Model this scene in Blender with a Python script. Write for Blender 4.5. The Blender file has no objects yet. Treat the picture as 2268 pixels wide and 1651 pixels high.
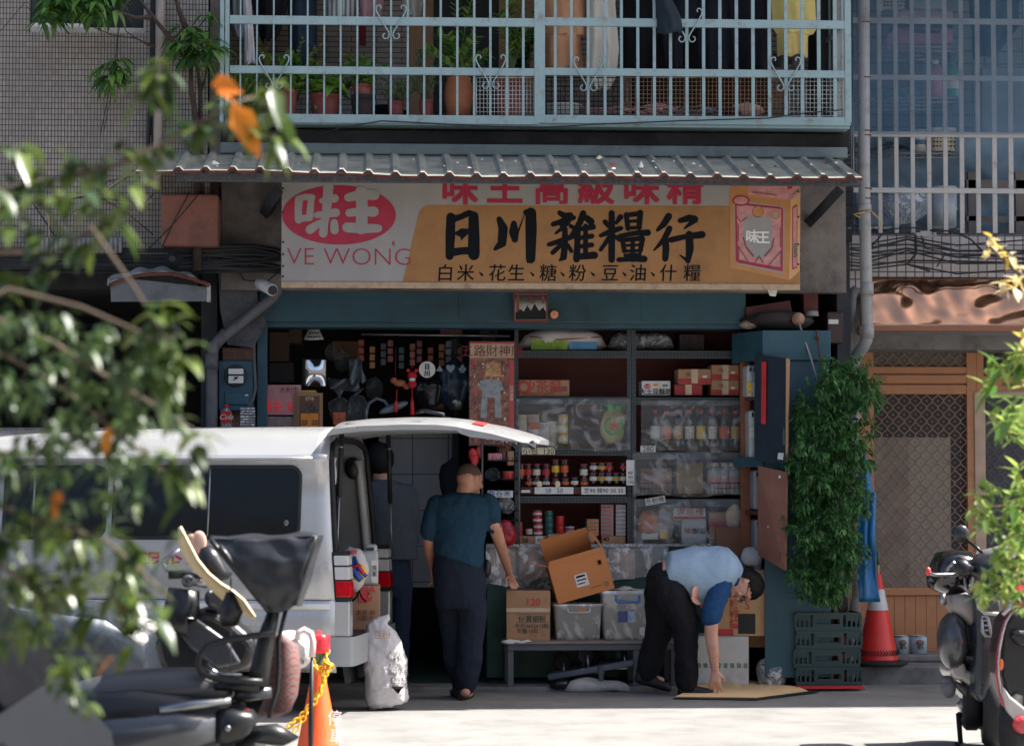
import bpy,bmesh,math,random
from mathutils import Vector,Matrix,noise
R=math.radians
rnd=random.Random(7)
SC=bpy.context.scene
COL=SC.collection
# camera, sky, sun, exposure
FPX,CX,CY,HZ,EYE=5355.0,1134.0,825.5,1055.0,1.6
PITCH=math.atan((HZ-CY)/FPX)
YAW=R(3.4)
CAMX=-17.8*math.tan(YAW)
cd=bpy.data.cameras.new('camera');cam=bpy.data.objects.new('camera',cd);COL.objects.link(cam)
cd.lens=85;cd.sensor_width=36;cd.clip_end=500
cam.location=(CAMX,0,EYE);cam.rotation_euler=(R(90)+PITCH,0,-YAW)
cd.dof.use_dof=True;cd.dof.focus_distance=17.7;cd.dof.aperture_fstop=3.4;cd.dof.aperture_blades=7
SC.camera=cam
SUN=Vector((0.76,0.12,1.0)).normalized()
w=bpy.data.worlds.new('World');SC.world=w;w.use_nodes=True
nt=w.node_tree;bg=nt.nodes['Background']
sky=nt.nodes.new('ShaderNodeTexSky');sky.sky_type='NISHITA';sky.sun_disc=False
sky.sun_elevation=math.asin(SUN.z);sky.sun_rotation=math.atan2(SUN.x,SUN.y)
sky.air_density=1.0;sky.dust_density=4.0;sky.ozone_density=1.0
nt.links.new(sky.outputs[0],bg.inputs[0]);bg.inputs[1].default_value=0.08
sl=bpy.data.lights.new('sun','SUN');so=bpy.data.objects.new('sun',sl);COL.objects.link(so)
sl.energy=5.0;sl.angle=R(0.5);sl.color=(1.0,0.97,0.93)
so.rotation_euler=SUN.to_track_quat('Z','Y').to_euler()
SC.view_settings.view_transform='Standard';SC.view_settings.look='None'
SC.view_settings.exposure=1.6;SC.view_settings.gamma=1
SC.cycles.max_bounces=6;SC.cycles.transparent_max_bounces=12
SC.cycles.use_denoising=True
def ray(u,v):
 a=(u-CX)/FPX;b=-(v-CY)/FPX
 c,s=math.cos(PITCH),math.sin(PITCH)
 f=c-b*s;z=s+b*c;ca,sa=math.cos(YAW),math.sin(YAW)
 return Vector((a*ca+f*sa,-a*sa+f*ca,z))
def P(u,v,Y):
 """world point seen at (u, v) of a 2268 px wide picture, at distance Y from the camera across the street"""
 d=ray(u,v);t=Y/d.y
 return Vector((CAMX+d.x*t,Y,EYE+d.z*t))
def G(u,v,z=0):
 """world point on the level z seen at (u, v)"""
 d=ray(u,v);t=(z-EYE)/d.z
 return Vector((CAMX+d.x*t,d.y*t,z))
 # mesh helpers
WL={}
class MB:
 def __init__(s):s.v=[];s.f=[];s.m=[];s.s=[]
 def add(s,vs,fs,mi=0,smooth=False):
  o=len(s.v);s.v+=[Vector(q)for q in vs]
  for f in fs:s.f.append([i+o for i in f]);s.m.append(mi);s.s.append(smooth)
  return s
 def box(s,x0,x1,y0,y1,z0,z1,mi=0):
  x0,x1=min(x0,x1),max(x0,x1);y0,y1=min(y0,y1),max(y0,y1);z0,z1=min(z0,z1),max(z0,z1)
  return s.add([(x0,y0,z0),(x1,y0,z0),(x1,y1,z0),(x0,y1,z0),(x0,y0,z1),(x1,y0,z1),(x1,y1,z1),(x0,y1,z1)],[(3,2,1,0),(4,5,6,7),(0,1,5,4),(1,2,6,5),(2,3,7,6),(3,0,4,7)],mi)
 def obox(s,c,size,rot=(0,0,0),mi=0):
  from mathutils import Euler
  M=Euler(rot).to_matrix();c=Vector(c);h=Vector(size)/2;vs=[]
  for dz in(-1,1):
   for dx,dy in((-1,-1),(1,-1),(1,1),(-1,1)):vs.append(c+M@Vector((dx*h.x,dy*h.y,dz*h.z)))
  return s.add(vs,[(3,2,1,0),(4,5,6,7),(0,1,5,4),(1,2,6,5),(2,3,7,6),(3,0,4,7)],mi)
 def pbox(s,u0,u1,v0,v1,Y,d,mi=0):
  """box whose front face fills u0..u1, v0..v1 at depth Y; d thick, going back"""
  a=P(u0,v1,Y);b=P(u1,v0,Y)
  return s.box(a.x,b.x,Y,Y+d,a.z,b.z,mi)
 def quad(s,a,b,c,d,mi=0,smooth=False):return s.add([a,b,c,d],[(0,1,2,3)],mi,smooth)
 def tube(s,pts,r,n=8,mi=0,cap=True,flat=None):
  pts=[Vector(p)for p in pts];k=len(pts)
  rs=r if isinstance(r,(list,tuple))else[r]*k
  o=len(s.v);up=None;vs=[]
  for i,p in enumerate(pts):
   d=(pts[min(i+1,k-1)]-pts[max(i-1,0)])
   if d.length<1e-9:d=Vector((0,0,1))
   d.normalize()
   if up is None:
    up=Vector((0,0,1))if abs(d.z)<.9 else Vector((0,1,0))
   sx=d.cross(up);
   if sx.length<1e-6:sx=d.cross(Vector((1,0,0)))
   sx.normalize();up=sx.cross(d).normalized()
   for j in range(n):
    a=2*math.pi*j/n
    q=sx*math.cos(a)*rs[i]+up*math.sin(a)*rs[i]*(flat or 1)
    vs.append(p+q)
  fs=[(i*n+j,i*n+(j+1)%n,(i+1)*n+(j+1)%n,(i+1)*n+j)for i in range(k-1)for j in range(n)]
  s.add(vs,fs,mi,True)
  if cap:s.add([],[],mi);s.f.append([o+j for j in range(n)][::-1]);s.m.append(mi);s.s.append(False);s.f.append([o+(k-1)*n+j for j in range(n)]);s.m.append(mi);s.s.append(False)
  return s
 def lathe(s,prof,c=(0,0,0),n=20,mi=0,M=None,smooth=True,cap=True):
  c=Vector(c);vs=[]
  for r,z in prof:
   for j in range(n):
    a=2*math.pi*j/n;q=Vector((r*math.cos(a),r*math.sin(a),z))
    vs.append(c+(M@q if M else q))
  k=len(prof);o=len(s.v)
  s.add(vs,[(i*n+j,i*n+(j+1)%n,(i+1)*n+(j+1)%n,(i+1)*n+j)for i in range(k-1)for j in range(n)],mi,smooth)
  if cap:
   for fc in([o+j for j in range(n)][::-1],[o+(k-1)*n+j for j in range(n)]):s.f.append(fc);s.m.append(mi);s.s.append(False)
  return s
 def prism(s,poly,y0,y1,mi=0):
  """polygon in x,z extruded from y0 to y1"""
  n=len(poly);o=len(s.v)
  A=sum(poly[i][0]*poly[(i+1)%n][1]-poly[(i+1)%n][0]*poly[i][1]for i in range(n))
  if A<0:poly=poly[::-1]
  vs=[(x,y0,z)for x,z in poly]+[(x,y1,z)for x,z in poly]
  fs=[tuple(range(n)),tuple(range(2*n-1,n-1,-1))]+[(i,i+n,(i+1)%n+n,(i+1)%n)for i in range(n)]
  return s.add(vs,fs,mi)
 def ppoly(s,uv,Y,d,mi=0):return s.prism([(lambda q:(q.x,q.z))(P(u,v,Y))for u,v in uv],Y,Y+d,mi)
 def grid(s,fn,nu,nv,mi=0,smooth=True,wrap=False):
  vs=[fn(i/(nu),j/(nv))for j in range(nv+1)for i in range(nu+1)]
  k=nu+1
  return s.add(vs,[(j*k+i,j*k+i+1,(j+1)*k+i+1,(j+1)*k+i)for j in range(nv)for i in range(nu)],mi,smooth)
 def ell(s,c,r,mi=0,nu=14,nv=9,M=None):
  c=Vector(c);r=r if isinstance(r,(tuple,list))else(r,r,r)
  vs=[Vector((0,0,-r[2]))];
  for j in range(1,nv):
   t=-math.pi/2+math.pi*j/nv
   for i in range(nu):
    a=2*math.pi*i/nu;vs.append(Vector((r[0]*math.cos(t)*math.cos(a),r[1]*math.cos(t)*math.sin(a),r[2]*math.sin(t))))
  vs.append(Vector((0,0,r[2])));N=len(vs)-1
  fs=[(0,1+(i+1)%nu,1+i)for i in range(nu)]
  fs+=[(1+j*nu+i,1+j*nu+(i+1)%nu,1+(j+1)*nu+(i+1)%nu,1+(j+1)*nu+i)for j in range(nv-2)for i in range(nu)]
  fs+=[(N,1+(nv-2)*nu+i,1+(nv-2)*nu+(i+1)%nu)for i in range(nu)]
  return s.add([c+(M@q if M else q)for q in vs],fs,mi,True)
 def loft(s,rings,n=20,mi=0,cap=True,pw=2.0):
  """rings: (center, half-axis vector a, half-axis vector b)"""
  vs=[];o=len(s.v)
  for c,a,b in rings:
   c,a,b=Vector(c),Vector(a),Vector(b)
   for j in range(n):
    t=2*math.pi*j/n;ct,st=math.cos(t),math.sin(t)
    e=2.0/pw
    vs.append(c+a*math.copysign(abs(ct)**e,ct)+b*math.copysign(abs(st)**e,st))
  k=len(rings)
  s.add(vs,[(i*n+j,i*n+(j+1)%n,(i+1)*n+(j+1)%n,(i+1)*n+j)for i in range(k-1)for j in range(n)],mi,True)
  if cap:
   for fc in([o+j for j in range(n)][::-1],[o+(k-1)*n+j for j in range(n)]):s.f.append(fc);s.m.append(mi);s.s.append(True)
  return s
 def jitter(s,amp,sc,a0=0):
  for i in range(a0,len(s.v)):
   q=s.v[i]*sc;s.v[i]=s.v[i]+Vector((noise.noise(q),noise.noise(q+Vector((31,7,3))),noise.noise(q+Vector((5,41,17)))))*amp
  return s
 def build(s,name,mats,parent=None,bevel=0,solid=0,sub=0,loc=None,remesh=0,wave=0,seg=2):
  if not isinstance(mats,(list,tuple)):mats=[mats]
  if parent is not None:off=WL[parent.name]
  elif loc is not None:off=Vector(loc)
  else:
   xs=[q.x for q in s.v];ys=[q.y for q in s.v];zs=[q.z for q in s.v]
   off=Vector(((min(xs)+max(xs))/2,(min(ys)+max(ys))/2,min(zs)))
  me=bpy.data.meshes.new(name)
  me.from_pydata([tuple(q-off)for q in s.v],[],s.f)
  for m in mats:me.materials.append(m)
  me.polygons.foreach_set('material_index',s.m);me.polygons.foreach_set('use_smooth',s.s)
  bm=bmesh.new();bm.from_mesh(me)
  if remesh or bevel or solid:bmesh.ops.remove_doubles(bm,verts=bm.verts,dist=1e-6)
  bmesh.ops.recalc_face_normals(bm,faces=bm.faces)
  bm.to_mesh(me);bm.free()
  o=bpy.data.objects.new(name,me);COL.objects.link(o)
  if parent is not None:o.parent=parent
  else:o.location=off
  WL[o.name]=off
  if remesh:
   md=o.modifiers.new('remesh','REMESH');md.mode='VOXEL';md.voxel_size=remesh;md.use_smooth_shade=True
   sm=o.modifiers.new('smooth','SMOOTH');sm.factor=.5;sm.iterations=4
  if wave:
   for k in(1,.4):
    tx=bpy.data.textures.new('wrinkle','CLOUDS');tx.noise_scale=wave[1]*k
    md=o.modifiers.new('wrinkle','DISPLACE');md.texture=tx;md.strength=wave[0]*(1 if k==1 else .28);md.mid_level=.5;md.texture_coords='LOCAL'
  if solid:md=o.modifiers.new('thick','SOLIDIFY');md.thickness=solid;md.offset=0
  if bevel:
   md=o.modifiers.new('bevel','BEVEL');md.width=bevel;md.segments=seg;md.limit_method='ANGLE';md.angle_limit=R(40);md.harden_normals=False
  if sub:md=o.modifiers.new('sub','SUBSURF');md.levels=sub;md.render_levels=sub
  return o
def tag(o,label,cat,group=None,kind=None):
 o['label']=label;o['category']=cat
 if group:o['group']=group
 if kind:o['kind']=kind
 return o
def thing(name,label,cat,loc=(0,0,0),group=None):
 o=bpy.data.objects.new(name,None);COL.objects.link(o);o.location=loc
 o.empty_display_size=.1
 WL[o.name]=Vector(loc);return tag(o,label,cat,group)
def struct(o):o['kind']='structure';return o
def copy_tree(o,parent=None):
 c=o.copy();COL.objects.link(c)
 if parent is not None:c.parent=parent
 WL[c.name]=WL[o.name]
 for ch in[q for q in KIDS.get(o.name,[])]:copy_tree(ch,c)
 return c
KIDS={}
def index_kids():
 KIDS.clear()
 for q in bpy.data.objects:
  if q.parent:KIDS.setdefault(q.parent.name,[]).append(q)
def words(body,h,pos,mat,parent,name='lettering',rot=(R(90),0,0),bold=0,sx=1.0,align='CENTER',space=1.0,shear=0):
 """lettering with the built-in font; h = letter size in metres, pos = world point (baseline)"""
 cu=bpy.data.curves.new(name,'FONT');cu.body=body;cu.size=h;cu.align_x=align;cu.offset=bold
 cu.space_character=space;cu.extrude=.0006;cu.fill_mode='FRONT';cu.shear=shear;cu.resolution_u=3
 cu.materials.append(mat)
 o=bpy.data.objects.new(name,cu);COL.objects.link(o);o.parent=parent
 o.location=Vector(pos)-WL[parent.name];o.rotation_euler=rot;o.scale=(sx,1,1)
 WL[o.name]=WL[parent.name];return o
def bold_words(ch,h,pos,mat,parent,d,**kw):
 for k,(a,b)in enumerate(((0,0),(d,d),(-d,d),(d,-d),(-d,-d),(d,0),(-d,0))):words(ch,h,Vector(pos)+Vector((a,-.0003*k,b)),mat,parent,**kw)
def brush(mb,strokes,Y,mi=0,step=.0004,n=10):
 """brush strokes: each a list of (x, z, width) in world x,z on the plane y=Y, facing the camera"""
 for k,st in enumerate(strokes):
  y=Y-step*(k%30)
  pts=[]
  for i in range(len(st)-1):
   a,b=st[i],st[i+1]
   for q in range(4):pts.append(tuple(a[j]+(b[j]-a[j])*q/4 for j in range(3)))
  pts.append(st[-1]);L,Rr=[],[]
  for i,(x,z,wd)in enumerate(pts):
   x0,z0,_=pts[max(i-1,0)];x1,z1,_=pts[min(i+1,len(pts)-1)]
   d=Vector((x1-x0,z1-z0));d=d.normalized()if d.length>1e-9 else Vector((1,0))
   L.append((x-d.y*wd/2,y,z+d.x*wd/2));Rr.append((x+d.y*wd/2,y,z-d.x*wd/2))
  for i in range(len(pts)-1):mb.add([L[i],Rr[i],Rr[i+1],L[i+1]],[(0,1,2,3)],mi)
  for i in(0,len(pts)-1):
   x,z,wd=pts[i];yy=y-step*.3
   mb.add([(x+wd/2*math.cos(2*math.pi*j/n),yy,z+wd/2*math.sin(2*math.pi*j/n))for j in range(n)],[tuple(range(n))],mi)
  for i in range(4,len(pts)-1,4):
   x,z,wd=pts[i];yy=y-step*.6
   mb.add([(x+wd/2*math.cos(2*math.pi*j/n),yy,z+wd/2*math.sin(2*math.pi*j/n))for j in range(n)],[tuple(range(n))],mi)
   # materials
MATS={}
def srgb(r,g,b):
 f=lambda c:(c/255/12.92)if c/255<=.04045 else((c/255+.055)/1.055)**2.4
 return(f(r),f(g),f(b))
def pm(name,col,rough=.6,metal=0,var=.18,sc=6,dirt=None,damt=.5,dsc=2.5,bump=0,bsc=60,coat=0,spec=.5,alpha=1,trans=0,streak=0,emit=0):
 """principled paint with noise variation, optional dirt patches and streaks running down"""
 if name in MATS:return MATS[name]
 m=bpy.data.materials.new(name);m.use_nodes=True;t=m.node_tree;n=t.nodes;b=n['Principled BSDF'];L=t.links.new
 tc=n.new('ShaderNodeTexCoord');N1=n.new('ShaderNodeTexNoise');N1 .inputs['Scale'].default_value=sc;N1 .inputs['Detail'].default_value=5
 L(tc.outputs['Object'],N1 .inputs['Vector'])
 rp=n.new('ShaderNodeValToRGB');L(N1 .outputs['Fac'],rp.inputs[0])
 rp.color_ramp.elements[0].position=.3;rp.color_ramp.elements[1].position=.7
 rp.color_ramp.elements[0].color=(*[c*(1-var)for c in col],1);rp.color_ramp.elements[1].color=(*[min(1,c*(1+var))for c in col],1)
 out=rp.outputs[0]
 if dirt:
  N2=n.new('ShaderNodeTexNoise');N2 .inputs['Scale'].default_value=dsc;N2 .inputs['Detail'].default_value=8;N2 .inputs['Roughness'].default_value=.7
  if streak:
   mp=n.new('ShaderNodeMapping');mp.inputs['Scale'].default_value=(streak,streak,.25);L(tc.outputs['Object'],mp.inputs[0]);L(mp.outputs[0],N2 .inputs['Vector'])
  else:L(tc.outputs['Object'],N2 .inputs['Vector'])
  r2=n.new('ShaderNodeValToRGB');r2 .color_ramp.elements[0].position=.62-.35*damt;r2 .color_ramp.elements[1].position=.85-.25*damt
  L(N2 .outputs['Fac'],r2 .inputs[0]);mx=n.new('ShaderNodeMix');mx.data_type='RGBA'
  L(r2 .outputs[0],mx.inputs['Factor']);L(out,mx.inputs['A']);mx.inputs['B'].default_value=(*dirt,1);out=mx.outputs['Result']
 L(out,b.inputs['Base Color'])
 N3=n.new('ShaderNodeTexNoise');N3 .inputs['Scale'].default_value=sc*3;L(tc.outputs['Object'],N3 .inputs['Vector'])
 mr=n.new('ShaderNodeMapRange');mr.inputs['To Min'].default_value=max(.03,rough-.1);mr.inputs['To Max'].default_value=min(1,rough+.1);L(N3 .outputs['Fac'],mr.inputs['Value']);L(mr.outputs[0],b.inputs['Roughness'])
 b.inputs['Metallic'].default_value=metal;b.inputs['Coat Weight'].default_value=coat;b.inputs['Specular IOR Level'].default_value=spec
 b.inputs['Alpha'].default_value=alpha;b.inputs['Transmission Weight'].default_value=trans
 if emit:L(out,b.inputs['Emission Color']);b.inputs['Emission Strength'].default_value=emit
 if bump:
  N4=n.new('ShaderNodeTexNoise');N4 .inputs['Scale'].default_value=bsc;N4 .inputs['Detail'].default_value=4;L(tc.outputs['Object'],N4 .inputs['Vector'])
  bp=n.new('ShaderNodeBump');bp.inputs['Strength'].default_value=bump;bp.inputs['Distance'].default_value=.01;L(N4 .outputs['Fac'],bp.inputs['Height']);L(bp.outputs[0],b.inputs['Normal'])
 MATS[name]=m;return m
def tilem(name,c1,c2,grout,bw,bh,mort,off=0.0,rough=.45,dirt=None,damt=.4,shift=(0,0)):
 """tiles or bricks laid on a wall that faces the street (object x and z)"""
 m=pm(name,c1,rough=rough,var=.1);t=m.node_tree;n=t.nodes;L=t.links.new;b=n['Principled BSDF']
 tc=[q for q in n if q.type=='TEX_COORD'][0]
 sp=n.new('ShaderNodeSeparateXYZ');L(tc.outputs['Object'],sp.inputs[0]);cb=n.new('ShaderNodeCombineXYZ')
 ad=n.new('ShaderNodeMath');ad.inputs[1].default_value=50+shift[0];az=n.new('ShaderNodeMath');az.inputs[1].default_value=50+shift[1]
 L(sp.outputs[0],ad.inputs[0]);L(sp.outputs[2],az.inputs[0]);L(ad.outputs[0],cb.inputs[0]);L(az.outputs[0],cb.inputs[1])
 br=n.new('ShaderNodeTexBrick');br.offset=off;br.inputs['Scale'].default_value=1;br.inputs['Brick Width'].default_value=bw;br.inputs['Row Height'].default_value=bh
 br.inputs['Mortar Size'].default_value=mort;br.inputs['Mortar Smooth'].default_value=.1
 br.inputs['Color1'].default_value=(*c1,1);br.inputs['Color2'].default_value=(*c2,1);br.inputs['Mortar'].default_value=(*grout,1)
 L(cb.outputs[0],br.inputs['Vector'])
 N2=n.new('ShaderNodeTexNoise');N2 .inputs['Scale'].default_value=1.3;N2 .inputs['Detail'].default_value=8;N2 .inputs['Roughness'].default_value=.65
 mp=n.new('ShaderNodeMapping');mp.inputs['Scale'].default_value=(1.5,1.5,.6);L(tc.outputs['Object'],mp.inputs[0]);L(mp.outputs[0],N2 .inputs['Vector'])
 r2=n.new('ShaderNodeValToRGB');r2 .color_ramp.elements[0].position=.4;r2 .color_ramp.elements[1].position=.75;L(N2 .outputs['Fac'],r2 .inputs[0])
 ml=n.new('ShaderNodeMath');ml.operation='MULTIPLY';ml.inputs[1].default_value=damt;L(r2 .outputs[0],ml.inputs[0])
 mx=n.new('ShaderNodeMix');mx.data_type='RGBA';L(ml.outputs[0],mx.inputs['Factor']);L(br.outputs['Color'],mx.inputs['A']);mx.inputs['B'].default_value=(*(dirt or grout),1)
 L(mx.outputs['Result'],b.inputs['Base Color'])
 bp=n.new('ShaderNodeBump');bp.inputs['Strength'].default_value=.5;bp.inputs['Distance'].default_value=.003;bp.invert=True;L(br.outputs['Fac'],bp.inputs['Height']);L(bp.outputs[0],b.inputs['Normal'])
 return m
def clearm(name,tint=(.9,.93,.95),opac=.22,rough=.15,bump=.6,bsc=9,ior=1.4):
 """thin crinkled clear plastic: mostly see-through, with glossy folds and highlight streaks painted into its opacity"""
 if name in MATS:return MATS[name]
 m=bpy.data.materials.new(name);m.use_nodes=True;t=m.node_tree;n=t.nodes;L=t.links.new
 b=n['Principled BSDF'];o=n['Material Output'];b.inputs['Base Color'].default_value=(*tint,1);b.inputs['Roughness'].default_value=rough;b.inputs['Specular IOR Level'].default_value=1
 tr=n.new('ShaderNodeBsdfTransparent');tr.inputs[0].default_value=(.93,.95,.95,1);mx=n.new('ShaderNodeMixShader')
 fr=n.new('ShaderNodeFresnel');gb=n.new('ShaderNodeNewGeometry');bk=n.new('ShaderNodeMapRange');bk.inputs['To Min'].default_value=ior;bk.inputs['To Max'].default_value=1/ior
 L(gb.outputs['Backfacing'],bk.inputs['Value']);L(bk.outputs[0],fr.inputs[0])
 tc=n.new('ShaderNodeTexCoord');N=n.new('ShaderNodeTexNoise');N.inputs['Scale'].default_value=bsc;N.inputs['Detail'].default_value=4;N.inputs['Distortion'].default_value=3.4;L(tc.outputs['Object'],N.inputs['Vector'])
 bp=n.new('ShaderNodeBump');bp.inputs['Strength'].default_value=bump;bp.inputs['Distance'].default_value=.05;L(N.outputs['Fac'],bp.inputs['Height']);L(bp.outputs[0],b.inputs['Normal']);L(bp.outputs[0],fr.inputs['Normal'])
 rp=n.new('ShaderNodeMapRange');rp.inputs['From Min'].default_value=.5;rp.inputs['From Max'].default_value=.62;rp.inputs['To Min'].default_value=opac*.45;rp.inputs['To Max'].default_value=min(1,opac*1.7);L(N.outputs['Fac'],rp.inputs['Value'])  # noise threshold makes wispy streaks more opaque, standing in for highlights
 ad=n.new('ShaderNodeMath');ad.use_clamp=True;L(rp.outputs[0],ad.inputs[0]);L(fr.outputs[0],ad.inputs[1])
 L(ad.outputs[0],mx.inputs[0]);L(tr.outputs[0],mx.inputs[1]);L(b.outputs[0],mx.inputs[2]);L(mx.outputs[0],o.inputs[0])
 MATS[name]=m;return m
def leafm(name,c1,c2,rough=.4,trans=.35):
 """leaf: colour differs from leaf to leaf, light comes through"""
 if name in MATS:return MATS[name]
 m=bpy.data.materials.new(name);m.use_nodes=True;t=m.node_tree;n=t.nodes;L=t.links.new;b=n['Principled BSDF'];o=n['Material Output']
 g=n.new('ShaderNodeNewGeometry');rp=n.new('ShaderNodeValToRGB');rp.color_ramp.elements[0].color=(*c1,1);rp.color_ramp.elements[1].color=(*c2,1)
 L(g.outputs['Random Per Island'],rp.inputs[0]);L(rp.outputs[0],b.inputs['Base Color']);b.inputs['Roughness'].default_value=rough
 tl=n.new('ShaderNodeBsdfTranslucent');L(rp.outputs[0],tl.inputs[0]);mx=n.new('ShaderNodeMixShader');mx.inputs[0].default_value=trans
 L(b.outputs[0],mx.inputs[1]);L(tl.outputs[0],mx.inputs[2]);L(mx.outputs[0],o.inputs[0]);MATS[name]=m;return m
def leaf(mb,p,d,L,W,mi=0,up=None,fold=.25,droop=.3):
 """one leaf blade from p along d: six faces, folded on the midrib, drooping"""
 d=Vector(d).normalized();up=Vector(up or(0,0,1));s=d.cross(up)
 if s.length<1e-3:s=d.cross(Vector((1,0,0)))
 s.normalize();nn=s.cross(d)
 def at(t):return Vector(p)+d*L*t-Vector((0,0,1))*droop*L*t*t
 ts=(0,.3,.65,1);ws=(.12,1,.8,0.04);vs=[]
 for t,k in zip(ts,ws):
  c=at(t);e=s*W/2*k;h=nn*fold*W/2*k
  vs+=[c-e+h,c,c+e+h]
 fs=[]
 for i in range(3):fs+=[(3*i,3*i+1,3*i+4,3*i+3),(3*i+1,3*i+2,3*i+5,3*i+4)]
 mb.add(vs,fs,mi,True)
 # SETTING
M_asph=pm('asphalt',srgb(130,128,124),rough=.85,var=.13,sc=1.4,dirt=srgb(108,106,102),dsc=2.2,damt=.5,bump=.5,bsc=220)
M_conc=pm('concrete',srgb(125,124,122),rough=.85,var=.15,sc=4,dirt=srgb(70,68,66),dsc=3,damt=.5,bump=.4,bsc=120)
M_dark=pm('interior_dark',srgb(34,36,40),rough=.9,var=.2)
M_black=pm('black_paint',srgb(22,23,26),rough=.5)
M_rubber=pm('rubber',srgb(26,26,28),rough=.75,var=.2)
M_teal=pm('teal_paint',srgb(44,84,98),rough=.5,var=.08,sc=2,dirt=srgb(30,52,60),dsc=2,damt=.45,bump=.12,bsc=14)
M_cage=pm('cage_paint',srgb(146,170,172),rough=.45,var=.07,sc=5,dirt=srgb(126,96,80),dsc=11,damt=.26,bump=.08,bsc=40)
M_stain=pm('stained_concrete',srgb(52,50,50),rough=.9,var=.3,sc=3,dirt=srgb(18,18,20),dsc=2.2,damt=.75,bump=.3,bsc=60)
M_fascia=pm('fascia_metal',srgb(112,122,120),rough=.55,var=.08,sc=2,dirt=srgb(70,74,74),dsc=2,damt=.35)
M_tin=pm('awning_tin',srgb(142,144,136),rough=.5,var=.12,sc=3,dirt=srgb(84,86,84),dsc=5,damt=.5,bump=.1,bsc=30)
M_rust=pm('rust',srgb(88,44,32),rough=.85,var=.35,sc=20)
M_white=pm('white_paint',srgb(214,212,208),rough=.5,var=.05,dirt=srgb(160,155,150),dsc=4,damt=.3)
M_paper=pm('paper',srgb(222,220,214),rough=.8,var=.04)
M_steel=pm('steel',srgb(150,152,155),rough=.35,metal=.9,var=.1)
M_pvc=pm('grey_pvc',srgb(150,150,150),rough=.5,var=.08,sc=4,dirt=srgb(110,92,80),dsc=6,damt=.3)
M_pvcd=pm('grime_pvc',srgb(98,98,102),rough=.6,var=.12,sc=4,dirt=srgb(58,56,58),dsc=5,damt=.45)
M_cable=pm('cable_black',srgb(24,25,28),rough=.6)
M_red=pm('red_paint',srgb(190,40,60),rough=.55,var=.12,sc=12)
M_ink=pm('ink_black',srgb(11,12,16),rough=.6,var=.1,spec=.15)
M_kraft=pm('kraft',srgb(178,136,104),rough=.85,var=.06,sc=5,dirt=srgb(150,112,84),dsc=5,damt=.35)
M_kraft2=pm('kraft_pale',srgb(206,168,124),rough=.85,var=.06,sc=5,dirt=srgb(176,138,98),dsc=5,damt=.3)
M_kraft3=pm('kraft_orange',srgb(206,132,78),rough=.8,var=.05,sc=4,dirt=srgb(186,112,64),dsc=4,damt=.3)
M_kin=pm('kraft_inside',srgb(120,88,66),rough=.9,var=.08)
mb=MB();mb.quad((-60,-40,0),(60,-40,0),(60,18.05,0),(-60,18.05,0));mb.quad((-60,-40,-.003),(-60,60,-.003),(60,60,-.003),(60,-40,-.003))
struct(mb.build('road',M_asph,loc=(0,0,0)))
mb=MB();mb.box(-14,2.68,18.05,18.5,-.05,.035);struct(mb.build('kerb',M_conc,loc=(0,0,0),bevel=.01))
mb=MB();mb.box(2.68,14,18.55,19.6,-.05,.14);mb.box(2.70,14,18.9,19.6,.142,.2);struct(mb.build('pavement',M_conc,loc=(0,0,0),bevel=.015))
M_sfl=pm('green_floor',srgb(58,74,60),rough=.6,var=.2,sc=6)
mb=MB();mb.quad((-14,18.5,.04),(2.68,18.5,.04),(2.68,23,.04),(-14,23,.04));struct(mb.build('shop_floor',M_sfl,loc=(0,0,0)))
for(u0,u1)in((1100,1200),(1412,1500)):
 a,b=G(u0,1527,.04),G(u1,1527,.04);t=MB()
 t.box(a.x,b.x,18.28,18.46,.02,.037,0)
 for i in range(14):x=a.x+(b.x-a.x)*(i+.5)/14;t.box(x-.008,x+.008,18.285,18.455,.037,.041,1)
 t.box(a.x,b.x,18.275,18.285,.02,.042,1)
 tag(t.build('drain_grate',[M_black,M_pvcd]),'dark slotted drain grate in the kerb '+('under the left bench leg' if u0<1200 else 'behind the bending person'),'drain grate','drain grates in the kerb')
 # the shop's building
M_wall=pm('plaster',srgb(120,112,106),rough=.9,var=.15,sc=3,dirt=srgb(58,52,50),dsc=2,damt=.55,bump=.3,bsc=50)
M_btile=tilem('balcony_tiles',srgb(172,156,150),srgb(186,172,164),srgb(60,58,60),.20,.042,.0035,off=.5,dirt=srgb(110,100,98))
B=thing('shop_building','old concrete shophouse with teal shopfront below a caged balcony','building',(0,18.6,0))
xL,xR=P(488,300,18).x,P(1884,300,18).x
mb=MB();mb.box(xL,xR,19.2,19.3,3.9,6);mb.build('upper_wall',M_btile,B)
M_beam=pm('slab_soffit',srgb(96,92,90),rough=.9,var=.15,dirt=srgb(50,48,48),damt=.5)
a=P(1134,286,18.0);b=P(1134,320,18.0)
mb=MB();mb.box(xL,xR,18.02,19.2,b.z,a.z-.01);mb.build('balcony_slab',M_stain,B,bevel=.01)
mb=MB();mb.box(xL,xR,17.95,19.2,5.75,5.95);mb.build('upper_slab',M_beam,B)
mb=MB();mb.box(xL-.02,xR+.02,17.9,19.4,5.95,10.0);mb.build('upper_storeys',M_wall,B)
mb=MB();mb.box(xL,xR-.03,17.97,18.02,P(1134,345,18).z,P(1134,321,18).z);mb.build('fascia',M_fascia,B,bevel=.006)
mb=MB();mb.box(P(1843,100,18.6).x,P(1868,100,18.6).x,18.5,19.2,P(0,255,18.3).z,5.75);mb.build('corner_wall',pm('white_tile',srgb(176,170,168),rough=.4,dirt=srgb(120,112,110),damt=.3),B)
mb=MB();mb.box(P(1800,100,19).x,P(1843,100,19).x,18.7,19.2,P(0,255,18.3).z,5.75);mb.build('side_wall',pm('black_tile',srgb(60,58,60),rough=.6),B)
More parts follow.
